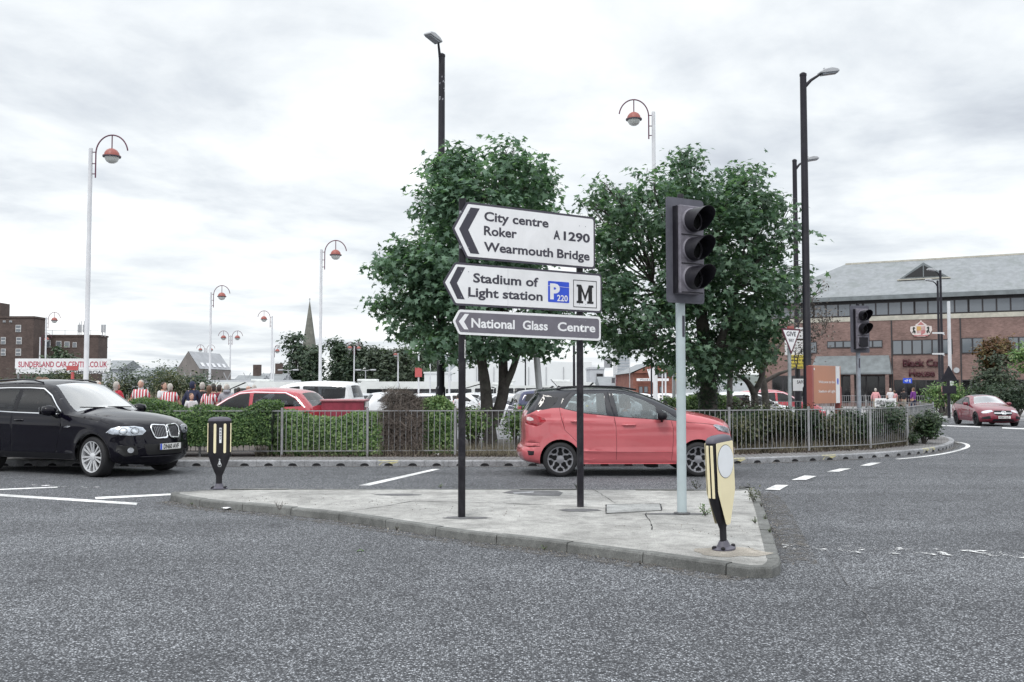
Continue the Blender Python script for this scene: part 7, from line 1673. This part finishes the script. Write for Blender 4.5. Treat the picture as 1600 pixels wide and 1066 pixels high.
# the dormer: base and apex solved on the sloping roof
gz0 = ze + rise * .44; gz1 = ze + rise * .78; yb = roofy(gz0) - .15; cu = gu[0] - .5; gw *= 1.06
MB().add([(cu - gw, yb, gz0), (cu + gw, yb, gz0), (cu, yb, gz1 + .15), (cu, hy, gz1 + .15), (cu - gw, roofy(gz0) + .3, gz0), (cu + gw, roofy(gz0) + .3, gz0)], [(0, 1, 2), (0, 2, 3, 4), (1, 5, 3, 2)]).build('dormer', LEAD, rf)
MB().add([(cu - gw * .78, yb - .03, gz0 + .15), (cu + gw * .78, yb - .03, gz0 + .15), (cu, yb - .03, gz1 - .1)], [(0, 1, 2)]).build('dormer_glass', DGL, rf); MB().box((cu, yb - .06, (gz0 + gz1) / 2), (.08, .06, gz1 - gz0 - .2)).build('dormer_mullion', LEAD, rf); MB().box((cu, yb - .1, gz0 - .05), (gw * 2.1, .25, .1)).build('dormer_sill', BAND, rf)
def bwin(u0, u1, z0, z1, n, name='window', yy=-.03, fr=WFR, gl=WGL):
    w = MB().box(((u0 + u1) / 2, yy, (z0 + z1) / 2), (u1 - u0, .1, z1 - z0)).build(name, fr, B); g = (u1 - u0) / n
    for i in range(n): MB().box((u0 + g * (i + .5), yy - .055, (z0 + z1) / 2), (g - .14, .02, z1 - z0 - .16)).build('pane', gl, w)
    return w
nb = 0; u = .6
while u < Lb - 2:
    bwin(u, u + 4.4, w30, w31, 4, yy=.06); u += 4.45
def grp(X0, X1, Ya, Yb, Xm, n, **k): bwin(bz(X0, Ya)[0], bz(X1, Ya)[0], bz(Xm, Yb)[1], bz(Xm, Ya)[1], n, **k)
grp(40, 155, 515, 575, 100, 3); grp(208, 335, 510, 546, 270, 3); grp(345, 496, 507, 545, 420, 3); grp(548, 860, 503, 580, 700, 6); grp(907, 1022, 493, 574, 960, 2); grp(1150, 1260, 488, 560, 1200, 2)
un = bz(550, 700)[0]; zs_ = bz(700, 712)[1]
bwin(1.0, bz(150, 700)[0], .6, bz(100, 690)[1], 4, 'shopfront', gl=DGL); bwin(bz(165, 700)[0], bz(540, 700)[0], .35, bz(350, 690)[1], 6, 'shopfront', gl=DGL); bwin(un + .1, bz(895, 700)[0], .5, zs_, 6, 'shopfront', gl=DGL); bwin(bz(910, 700)[0], bz(1000, 700)[0], .5, zs_, 2, 'shopfront', gl=DGL); bwin(bz(1150, 700)[0], Lb - 6, .5, zs_, 6, 'shopfront', gl=DGL)
for X in (546, 905): MB().box((bz(X, 600)[0], -.02, hb0 / 2), (.12, .06, hb0 - .02)).build('wall_joint', WFR, B)
c0, c1 = bz(150, 590)[0], bz(560, 590)[0]; zt_, zb_ = bz(350, 592)[1], bz(350, 676)[1]
MB().add([(c0, -.02, zt_ + .1), (c1 - .5, -.02, zt_ + .1), (c1 - .15, -1.7, zb_), (c0 - .3, -1.7, zb_), (c0, -.02, zb_ - .12), (c1 - .15, -.02, zb_ - .12), (c1 - .15, -1.7, zb_ - .15), (c0 - .3, -1.7, zb_ - .15)], [(0, 1, 2, 3), (3, 2, 6, 7), (1, 5, 6, 2), (0, 3, 7, 4), (4, 7, 6, 5)]).build('canopy', LEAD, B)
for uu in (c0 + .4, (c0 + c1) / 2, c1 - .5): MB().box((uu, -1.5, (zb_ - .15) / 2), (.3, .3, zb_ - .16)).build('pillar', BRK, B)
def bt(s, X0, X1, Yb, capY):
    a = bz(X0, Yb); b = bz(X1, Yb); c = bz(X0, capY); return text(s, LETR, B, c[1] - a[1], b[0] - a[0], (a[0], -.1, a[1]), None, .035, depth=.08)
bt('Black Cat', 603, 803, 642, 607); bt('House', 635, 770, 694, 660)
# serifs for the wall letters
e0 = bz(698, 488); e1 = bz(698, 400); ew = (bz(755, 450)[0] - bz(640, 450)[0]) / 2; ec = e0[0]; eh = e1[1] - e0[1]; ez = e0[1]
cr = MB().prism([(ec + ew * a, ez + eh * b) for a, b in [(-.35, .0), (.35, 0), (.75, .12), (1, .38), (.95, .62), (.5, .66), (.5, .72), (.12, .88), (0, 1), (-.12, .88), (-.5, .72), (-.5, .66), (-.95, .62), (-1, .38), (-.75, .12)]], -.1, 0).build('crest', mat('crest_pale', (.62, .56, .54), .6), B)
CR1 = mat('crest_red', (.42, .17, .17), .6); CR2 = mat('crest_black', (.02, .025, .02), .6); CRO = mat('crest_gold', (.5, .3, .1), .6)
def cp(P, m, n, y=-.12): return MB().prism([(ec + ew * a, ez + eh * b) for a, b in P], y, -.1).build(n, m, cr)
cp([(-.38, .62), (0, .62), (0, .38), (-.4, .38)], CRO, 'crest_quarter'); cp([(0, .38), (.4, .38), (.36, .22), (0, .1)], CR1, 'crest_quarter')
for k in range(3): cp([(.06 + k * .12, .62), (.12 + k * .12, .62), (.12 + k * .12, .39), (.06 + k * .12, .39)], CR1, 'crest_stripe'); cp([(-.06 - k * .12, .37), (-.12 - k * .12, .37), (-.12 - k * .12, .24), (-.06 - k * .12, .2)], CR1, 'crest_stripe')
cp([(-.3, .7), (.3, .7), (.18, .78), (0, .9), (-.18, .78)], CR1, 'crest_top'); cp([(-.6, .03), (.6, .03), (.7, .12), (.4, .1), (-.4, .1), (-.7, .12)], CR1, 'crest_scroll')
for s in (-1, 1): cp([(s * a, b) for a, b in [(.52, .2), (.62, .2), (.64, .32), (.72, .22), (.8, .24), (.72, .38), (.76, .5), (.7, .6), (.58, .58), (.5, .5), (.6, .48), (.6, .4), (.48, .34)]], CR2, 'crest_cat')
MB().lathe([(.25, 0), (.25, .12)], 12, Matrix.Translation((bz(882, 662)[0], -.0, bz(882, 662)[1])) @ Matrix.Rotation(PI / 2, 4, 'X')).build('alarm_box', LHEAD, B)
# railings in front of it
def back_fence(label, x0, y0, x1, y1, h, m, gap=.14):
    d = Vector((x1 - x0, y1 - y0)); L_ = d.length; t = thing('railing', (x0, y0, hgt(y0) + .1), math.atan2(d.y, d.x), label, 'railing'); n = int(L_ / 2.2)
    for i in range(n):
        a = L_ * i / n; b = L_ * (i + 1) / n; MB().tube([(a, 0, 0), (a, 0, h + .05)], .035, 6).build('post', m, t); mb = MB().box(((a + b) / 2, 0, h - .03), (b - a - .08, .04, .03)).box(((a + b) / 2, 0, .12), (b - a - .08, .04, .03))
        for k in range(int((b - a) / gap)): x = a + .08 + k * gap; mb.box((x, 0, h / 2 + .04), (.02, .02, h - .12))
        mb.build('rail_panel', m, t)
    return t
back_fence('grey railing in front of the office entrance, behind the walkers', 25.5, 76, 36.5, 73, 1.15, RAIL, .16)
back_fence('dark railing along the pavement behind the dark red saloon', 34.0, 56.5, 48.0, 49.5, 1.35, WFR, .14)
back_fence('pale railing far behind the verge, between the trees and the office building', 12, 62, 24.5, 74, 1.1, RAIL, .16)
def boxb(name, label, px0, px1, pyt, Y, depth, wall, rz=0.0, cat='building', roofm=None, group=None, g=None, gable=None, frame=WWH):
    """simple block placed by its corners; returns thing and its width/height"""
    a = at(px0, pyt, Y); b = at(px1, pyt, Y); g = (hp(a.x, min(Y, 120)) if g is None else g); h = a.z - g - (depth * .16 if gable == 'x' else 0); W_ = b.x - a.x
    t = thing(name, (a.x, Y, g), rz, label, cat, group); MB().box((W_ / 2, depth / 2, h / 2), (W_, depth, h)).build('wall', wall, t)
    if gable == 'x':   # ridge along x
        MB().add([(-.3, -.3, h), (W_ + .3, -.3, h), (W_ + .3, depth + .3, h), (-.3, depth + .3, h), (-.3, depth / 2, h + depth * .16), (W_ + .3, depth / 2, h + depth * .16)], [(0, 1, 5, 4), (2, 3, 4, 5), (0, 4, 3), (1, 2, 5), (0, 3, 2, 1)]).build('roof', roofm or SLATE, t)
    elif gable == 'y':
        MB().add([(-.3, -.3, h), (W_ + .3, -.3, h), (W_ + .3, depth, h), (-.3, depth, h), (W_ / 2, -.3, h + W_ * .25), (W_ / 2, depth, h + W_ * .25)], [(0, 4, 5, 3), (1, 2, 5, 4), (2, 3, 5), (0, 3, 2, 1)]).build('roof', roofm or SLATE, t)
        MB().add([(0, -.31, h), (W_, -.31, h), (W_ / 2, -.31, h + W_ * .235)], [(0, 1, 2)]).build('gable', wall, t)
    else: MB().box((W_ / 2, depth / 2, h + .12), (W_ + .2, depth + .2, .25)).build('parapet', roofm or wall, t)
    return t, a, W_, h, g
def win(t, a, g, px0, px1, py0, py1, Y, frame=WWH, glass=WGL, bars=1):
    p = at(px0, py0, Y); q = at(px1, py1, Y); x0 = p.x - a.x; x1 = q.x - a.x; z1 = p.z - g; z0 = q.z - g
    w = MB().box(((x0 + x1) / 2, -.04, (z0 + z1) / 2), (x1 - x0, .12, z1 - z0)).build('window', frame, t); f = .18 * min(x1 - x0, z1 - z0) * .5
    for i in range(bars): MB().box(((x0 + x1) / 2, -.11, z0 + (z1 - z0) * (i + .5) / bars), (x1 - x0 - 2 * f, .03, (z1 - z0) / bars - 2 * f)).build('pane', glass, w)
t, a, W_, h, g = boxb('apartment_block', 'dark brown brick block at the left edge, the taller of the two', -60, 53, 497, 130, 3.2, BRK2)
p = at(-60, 482, 136); q = at(8, 482, 136); MB().box(((p.x + q.x) / 2 - a.x, 6, p.z - g - 1), (q.x - p.x, 2.5, 3.4)).build('stair_tower', BRK2, t)
for P in ((25, 33, 508, 519), (26, 34, 527, 538), (25, 33, 545, 556), (5, 9, 501, 504), (15, 19, 501, 504), (2, 9, 527, 538), (2, 9, 545, 556)): win(t, a, g, *P, 130, bars=2)
t, a, W_, h, g = boxb('apartment_block', 'lower dark brown brick wing with aerials on its roof', 57.2, 154, 526, 134, 3.0, BRK2)
for P in ((40.5, 49, 531, 542), (40.5, 49, 549, 560), (58, 65, 531, 542), (58, 65, 549, 560), (72, 79, 532, 543), (88, 96, 533, 543), (101, 109, 534, 543), (114, 120, 535, 543)):
    if P[0] > 57: win(t, a, g, *P, 134)
for px in (60, 80, 100, 120, 140, 158): p = at(px, 524, 134); MB().tube([(p.x - a.x, .3, h), (p.x - a.x, .3, h + .9)], .03, 5).build('roof_rail_post', LHEAD, t)
MB().box((W_ / 2, .3, h + .9), (W_, .05, .05)).build('roof_rail', LHEAD, t)
for px in (116, 119, 124, 153, 157):
    p = at(px, 524, 134); mb = MB().tube([(p.x - a.x, 1.5, h), (p.x - a.x, 1.5, h + rs.uniform(1.6, 2.6))], .05, 6); z = h + 1.2; mb.box((p.x - a.x, 1.35, z), (.28, .12, 1.1)); mb.build('aerial', LHEAD, t)
SHED = mat('shed_cladding', (.3, .31, .33), .7, var=.12, scale=1); SHEDW = mat('pale_shed_wall', (.5, .52, .55), .7, var=.08, scale=1); SHEDB = mat('brown_shed_wall', (.2, .18, .17), .8, var=.15, scale=1)
boxb('shed', 'pale metal shed right of the brown brick wing', 160, 186, 562, 112, 7, SHEDW, gable='x'); boxb('shed', 'low grey-roofed shed right of the pale metal shed', 198, 232, 574, 108, 8, SHEDW, gable='x')
boxb('shed', 'long low grey roof behind the shrub bank, left of the gabled warehouse', 225, 282, 573, 118, 9, SHED, gable='x')
# warehouse with its gable end towards the camera's left
c0 = at(276, 580, 104); c1 = at(312, 578, 100); c2 = at(361, 578, 108); g = hp(-30, 100); wh = thing('warehouse', (0, 0, 0), 0, 'grey gabled warehouse with pale rooflights, behind the crowd', 'building')
zt = at(293, 549.5, 102).z; ze_ = at(312, 577, 100).z; bk = Vector((c2.x + c0.x - c1.x, c2.y + c0.y - c1.y, 0)); mid = Vector(((c0.x + c1.x) / 2, (c0.y + c1.y) / 2, 0)); mid2 = mid + Vector((c2.x - c1.x, c2.y - c1.y, 0))
v4 = [(c0.x, c0.y), (c1.x, c1.y), (c2.x, c2.y), (bk.x, bk.y)]
MB().add([(x, y, g) for x, y in v4] + [(x, y, ze_) for x, y in v4] + [(mid.x, mid.y, zt), (mid2.x, mid2.y, zt)], [(0, 1, 5, 8, 4), (1, 2, 6, 5), (2, 3, 7, 9, 6), (3, 0, 4, 7)]).build('wall', SHEDB, wh)
o = MB().add([(c1.x, c1.y, ze_ + .05), (c2.x, c2.y, ze_ + .05), (mid2.x, mid2.y, zt + .05), (mid.x, mid.y, zt + .05), (c0.x, c0.y, ze_ + .05), (bk.x, bk.y, ze_ + .05)], [(0, 1, 2, 3), (3, 2, 5, 4)]).build('roof', SHED, wh)
for k in range(5):
    u0, u1 = .12 + k * .17, .12 + k * .17 + .09; P = []
    for u, v in ((u0, .1), (u1, .1), (u1, .32), (u0, .32)):
        b_ = Vector((c1.x, c1.y, ze_)).lerp(Vector((c2.x, c2.y, ze_)), u); t_ = Vector((mid.x, mid.y, zt)).lerp(Vector((mid2.x, mid2.y, zt)), u); q = b_.lerp(t_, v); P.append((q.x, q.y, q.z + .12))
    MB().add(P, [(0, 1, 2, 3)]).build('rooflight', LWHITE, o)
for i_, (x0, x1, py, Y, nm_) in enumerate(((362, 400, 586, 120, 'low slate-roofed house with a brick chimney right of the warehouse'), (398, 436, 583, 128, 'slate-roofed house left of the darkest tree'), (330, 372, 592, 105, 'low shed roof just behind the twin-headed lamp post'))):
    t, a, W_, h, g = boxb('house', nm_, x0, x1, py, Y, 8, SHEDB, gable='x')
    if i_ < 2: MB().box((W_ * .7, 4, h + 1.9), (.95, .6, 1.5)).build('chimney', BRK2, t)
# perimeter wall with barbed top
a = at(262, 594, 92); b = at(470, 594, 92); g = hp(a.x, 92); t = thing('perimeter_wall', (a.x, 92, g), 0, 'long pale wall topped with angled wire brackets behind the coaches', 'wall'); MB().box(((b.x - a.x) / 2, 0, (a.z - g) / 2), (b.x - a.x, .3, a.z - g)).build('wall_panel', SHEDW, t)
mb = MB(); x = 0
while x < b.x - a.x: mb.tube([(x - .35, -.0, a.z - g + .7), (x, 0, a.z - g), (x + .35, 0, a.z - g + .7)], .04, 4); x += 1.9
o = mb.build('wire_brackets', LHEAD, t); tag(o, kind='stuff')
# church spire
p = at(484, 470, 300); t = thing('church', (p.x, 300, -1.2), 0, 'grey stone church spire rising above the trees', 'church'); STONE = mat('spire_stone', (.17, .17, .15), .9, var=.2, scale=.6, dirt=(.1, .11, .09), dirt_amt=.5)
z0 = at(484, 556, 300).z + 1.2; zt = at(484, 472, 300).z + 1.2; MB().lathe([(2.9, z0 - 1.0), (2.55, z0), (.12, zt)], 8).build('spire', STONE, t); MB().box((0, 0, (z0 - 1) / 2), (5.4, 5.4, z0 - 1)).build('tower', STONE, t); MB().tube([(0, 0, zt - .2), (0, 0, zt + 1.2)], .08, 5).box((0, 0, zt + .9), (.7, .08, .08)).build('weathervane', LBLACK, t)
for zz in (.2, .45, .65): s_ = 2.55 * (1 - zz); MB().box((0, -s_ * .95, z0 + (zt - z0) * zz), (.7, .3, 1.3)).build('lucarne', STONE, t)
# white hall with a curved end, low annexe
HALL = mat('hall_white', (.74, .76, .77), .6, var=.03, scale=.3); Y = 140; a = at(690, 604, Y); b = at(935, 604, Y); g = hp(0, 100); zt = at(800, 566, Y).z - g; W_ = b.x - a.x
t = thing('sports_hall', (a.x, Y, g), 0, 'huge white hall with a curved left end and slanting right end beyond the car park', 'building')
P = [(0, 0)] + [(W_ * .19 * (1 - math.cos(q)), zt * (.35 + .65 * math.sin(q))) for q in [PI / 2 * i / 10 for i in range(11)]] + [(W_ * .96, zt), (W_ * .9, 0)]
MB().prism(P, 0, 40).build('wall', HALL, t, 30); MB().box((W_ * .5, -.3, zt * .33), (W_ * .8, .5, .3)).build('ledge', LHEAD, t)
for x_ in [W_ * k / 9 for k in range(2, 9)]: MB().box((x_, -.08, zt * .62), (.08, .1, zt * .55)).build('panel_joint', LHEAD, t)
boxb('annexe', 'small white flat-roofed block left of the white hall', 663, 700, 584, 128, 8, HALL)
boxb('warehouse', 'distant pale blue-grey building showing between the trees and the white hall', 690, 770, 556, 210, 20, mat('pale_blue_wall', (.4, .44, .47), .7, var=.15, scale=.8), g=-1.2)
# tower block
TWR = mat('tower_white', (.62, .63, .66), .7, var=.05); Y = 420; t, a, W_, h, g = boxb('tower_block', 'pale tower block far away above the blue-grey house', 963, 984.5, 539, Y, 14, TWR, g=-1.2)
for i in range(14): z = h - 1.6 - i * (h - 2) / 15; MB().box((W_ / 2, -.05, z), (W_ * .86, .2, .9)).build('window', mat('tower_window', (.33, .36, .4), .5, var=.1), t)
Y = 110; t, a, W_, h, g = boxb('house', 'blue-grey painted house with a pink sign beyond the coral car', 942, 978, 588, Y, 9, mat('blue_grey_render', (.22, .25, .33), .8, var=.08), gable='x')
win(t, a, g, 955, 961, 590, 599, Y); p = at(963, 592, Y); MB().box((p.x - a.x + .45, -.03, p.z - g - .2), (1.0, .08, .7)).build('pink_sign', mat('sign_pink', (.6, .3, .36), .5), t); MB().box((W_ * .4, 4.5, h + 3.1), (.9, .7, 1.2)).build('chimney', SHED, t)
t, a, W_, h, g = boxb('house', 'flat white shopfront left of the blue-grey house', 922, 944, 577, 118, 6, SHEDW); win(t, a, g, 932, 942, 584, 602, 118, WFR, DGL)
Y = 95; t, a, W_, h, g = boxb('brick_hall', 'orange-brown brick gabled building with a white name band', 989, 1064, 583, Y, 16, BRK3, gable='y')
for P in ((1028, 1034, 578, 590), (1036, 1042, 578, 590), (998, 1004, 604, 614), (1006, 1012, 604, 614), (1030, 1036, 604, 614)): win(t, a, g, *P, Y, WFR)
p = at(994, 591.5, Y); q = at(1044, 595.5, Y); z0 = q.z - g; o = MB().box(((p.x + q.x) / 2 - a.x, -.34, (p.z + q.z) / 2 - g), (q.x - p.x, .06, p.z - q.z)).build('name_band', SW, t); text('Wood Street Club', SB, o, .14, (q.x - p.x) * .7, (p.x - a.x + .4, -.375, z0 + .06), None, .02) if 0 else text('Wood & Co', SB, o, .14, 1.6, (p.x - a.x + .3, -.375, z0 + .06), None, .02)
p = at(1011, 577, Y - 6); w_ = thing('white_panel', (p.x, Y - 6, hp(p.x, Y - 6)), .0, 'tilted white flag panel on a pole in front of the brick gable', 'sign board'); zz = p.z - hp(p.x, Y - 6); MB().prism([(0, zz), (.85, zz + .1), (.85, zz - 1.4), (.3, zz - 1.1)], 0, .04).build('panel', SW, w_); MB().tube([(.85, .05, 0), (.85, .05, zz)], .04, 6).build('pole', LWHITE, w_)
boxb('house', 'low grey building seen under the big maple, right of the brick gable', 1064, 1150, 600, 110, 8, SHED, gable='x'); boxb('house', 'pale low building between the slim trees', 1125, 1178, 596, 118, 8, SHEDW, gable='x')
# hill with distant town beyond everything
hb = MB(); n = 60; vs = []
for i in range(n + 1):
    x = -900 + 1800 * i / n; h = 3 + 7 * max(0, math.sin(i * .21 + .5)) + 2 * math.sin(i * .9); vs += [(x, 640, -3), (x, 760, h)]
hb.add(vs, [(2 * i, 2 * i + 2, 2 * i + 3, 2 * i + 1) for i in range(n)]); o = hb.build('hills', mat('far_hill', (.13, .15, .14), .95, var=.25, scale=.02)); o['kind'] = 'structure'
# ------------------------------------------------------------------ background trees
def bg_tree(label, px, Y, pytop, rpx, lm, seed, n=2600, squash=1.0, group='trees beyond the coaches', ls=.55, name='tree'):
    c = at(px, 605, Y); g = hp(c.x, min(Y, 110)); top = at(px, pytop, Y).z; H_ = top - g; R = rpx / F * Y; r = random.Random(seed); b = Vector((c.x, Y, g)); lb = []
    for i in range(11):
        t_ = r.uniform(.25, .9); w_ = R * (1 - abs(t_ - .5) * .9) * .8; a = r.uniform(0, 2 * PI); q = r.uniform(.2, .8)
        lb.append((b.x + math.cos(a) * w_ * q, Y + math.sin(a) * w_ * q, g + H_ * t_, min(R * .52, H_ * (1 - t_) + .3)))
    lb.append((b.x + r.uniform(-.3, .3) * R, Y, g + H_ - R * .3, R * .3))
    for k in range(3): lb.append((b.x + (k - 1) * R * .6, Y - R * .4, g + H_ * .22, R * .45))
    return tree(name, label, b, [([b, b + Vector((.1, 0, H_ * .3)), b + Vector((0, 0, H_ * .7))], (.3, .25, .1))], lb, n, ls, T_OVAL, lm, seed, BARK, group=group, twig=8, spread=ls * .8, inner=.35, fine=False)
bg_tree('darkest and densest tree left of the church spire', 462, 150, 517, 31, FARL, 101, 5200); bg_tree('rounded dark tree directly under the church spire', 492, 146, 536, 22, FARL, 102, 3200)
bg_tree('dark tree with a ragged top right of the church spire', 528, 152, 528, 26, FARL, 103, 4200); bg_tree('dark tree behind the twin-headed red lamp', 556, 150, 532, 22, FARL, 104, 3400)
bg_tree('olive tree right of the twin-headed red lamp', 583, 148, 541, 22, FARO, 105, 3200); bg_tree('olive tree with a pale stem above the striped coach', 608, 146, 545, 22, FARO, 106, 3200)
bg_tree('green-topped tree left of the tall black lamp', 634, 150, 540, 22, FARO, 107, 3200); bg_tree('olive tree close left of the tall black lamp', 662, 147, 548, 22, FARO, 108, 3000); bg_tree('low tree at the right end of the row, right of the tall black lamp', 690, 152, 560, 20, FARL, 109, 2400)
for px_, py_, R__, lb_ in ((540, 541, 24, 'pale tree filling the gap behind the twin-headed red lamp'), (572, 545, 24, 'pale rear tree between the dark and olive trees'), (598, 548, 24, 'pale rear tree above the middle of the striped coach'), (622, 545, 24, 'pale rear tree behind the thin white arched lamp'), (648, 548, 24, 'pale rear tree just left of the tall black lamp'), (676, 553, 22, 'pale rear tree crossed by the tall black lamp')):
    bg_tree(lb_, px_, 175, py_, R__, FARO, 140 + px_, 3600, ls=.6)
bg_tree('dark bush-like tree in front of the brown brick wing', 98, 96, 541, 28, FARL, 111, 3600, ls=.4, group=None); bg_tree('low dark tree beside the nearer brown brick wing window', 75, 98, 556, 18, FARL, 112, 1800, ls=.4, group=None)
bg_tree('small green tree between the blue-grey house and brick gable', 984, 125, 586, 8, FARL, 113, 700, group=None)
# bank of wild shrubs and tall grass behind the crowd
for i, (px, pyt, w_, lm, nm_) in enumerate(((-25, 582, 4.2, SCRUB, 'far left, under the brick block'), (45, 576, 4.6, FARL, 'under the left half of the car centre sign'), (105, 580, 4.2, SCRUB, 'round the red T-shaped post'), (160, 584, 4.0, SCRUB, 'at the foot of the tallest white lamp post'), (205, 574, 3.8, FARO, 'behind the red jacket'), (240, 566, 3.6, FARL, 'tallest of the bank, behind the striped man facing the camera'),
                                         (270, 572, 3.4, SCRUB, 'behind the bald striped fan'), (298, 578, 3.0, FARL, 'greenest, left of the white arched lamp foot'), (322, 592, 2.6, TAN, 'low and tan, behind the navy cap'))):
    Y = 40 + (i % 3) * 1.2; p = at(px, pyt, Y); g = hp(p.x, Y); bush('wild shrub behind the crowd, ' + nm_, px, Y, w_ * .8, (p.z - g) * 1.12, 3800, .12, lm, 200 + i, 2.6, g, group='wild shrubs behind the crowd')
r_ = np.random.RandomState(77); n = 5200; Y = r_.uniform(36.5, 39.5, n); px = r_.uniform(-60, 345, n); x = (px - 800) / F * Y; kp = (np.sin(px * .05) + np.sin(px * .021 + 2) + r_.normal(size=n)) > -.3; x, Y = x[kp], Y[kp]
o = leaves('wild_grass', np.stack([x, Y, np.array([hp(a, b) for a, b in zip(x, Y)])], 1), r_.normal(size=(len(x), 3)) * [1, 1, .1], 1.15, T_BLADE * np.array([1.0, 1]), TAN, None, 78, .2, .4, up=(0, 0, 1)); tag(o, 'tall tan wild grass in front of the shrub bank behind the crowd', 'grass', None, 'stuff')
# plants at the right, before the office building
def at_pave(px, Y): return hgt(Y) + .11
for px, Y, w_, pyt, lm, lb_ in ((1476, 60, 2.6, 601, PRIVETL, 'bright green bush behind the pair of black lamps'), (1500, 60.5, 2.8, 600, PRIVETL, 'bright green bush left of the red-topped tree'), (1526, 60, 2.4, 603, FARL, 'darker green bush at the foot of the red-topped tree'), (1562, 58, 3.2, 600, FARL, 'dark bush behind the dark red saloon'), (1590, 57, 3.0, 604, FARL, 'dark bush at the right edge behind the saloon')):
    z = at(px, pyt, Y).z - at_pave(px, Y); bush(lb_, px, Y, w_, z * 1.15, 3400, .14, lm, int(px), 2.4, at_pave(px, Y))
def rt_tree():
    Y = 61; c = at(1553, 605, Y); b = Vector((c.x, Y, at_pave(1553, Y)))
    t = tree('tree', 'rusty-topped leafy tree above the dark red saloon', b, [([b, b + Vector((0, 0, 1.5)), b + Vector((.1, 0, 3.4))], (.14, .1, .04))], plobes([(1552, 580, 30), (1540, 600, 24), (1570, 590, 24), (1560, 560, 24), (1545, 565, 20), (1575, 610, 22), (1535, 615, 20)], Y, 1.0, 5, 2), 5600, .2, T_OVAL, FARO, 121, BARK, fine=False, twig=6, spread=.16)
    C_, Nn, _ = crown_pts([(x - b.x, y - b.y, z - b.z, r) for x, y, z, r in plobes([(1556, 540, 20), (1568, 537, 15), (1540, 548, 15), (1545, 565, 12), (1575, 556, 10)], Y, .8, 6, 2)], 2600, 122, .2, 6, .15); leaves('red_foliage', C_, Nn, .2, T_OVAL, RUST, t, 123)
rt_tree()
c = at(1600, 605, 55); b = Vector((c.x + .6, 55, at_pave(1600, 55))); tree('tree', 'bright green tree leaning in at the right edge', b, [([b, b + Vector((0, 0, 1.4)), b + Vector((-.2, 0, 2.6))], (.12, .1, .04))], plobes([(1598, 558, 16), (1612, 550, 22), (1625, 565, 26), (1606, 575, 14)], 55, .8, 8, 2), 2600, .2, T_OVAL, PRIVETL, 131, BARK, fine=False, twig=6, spread=.15)
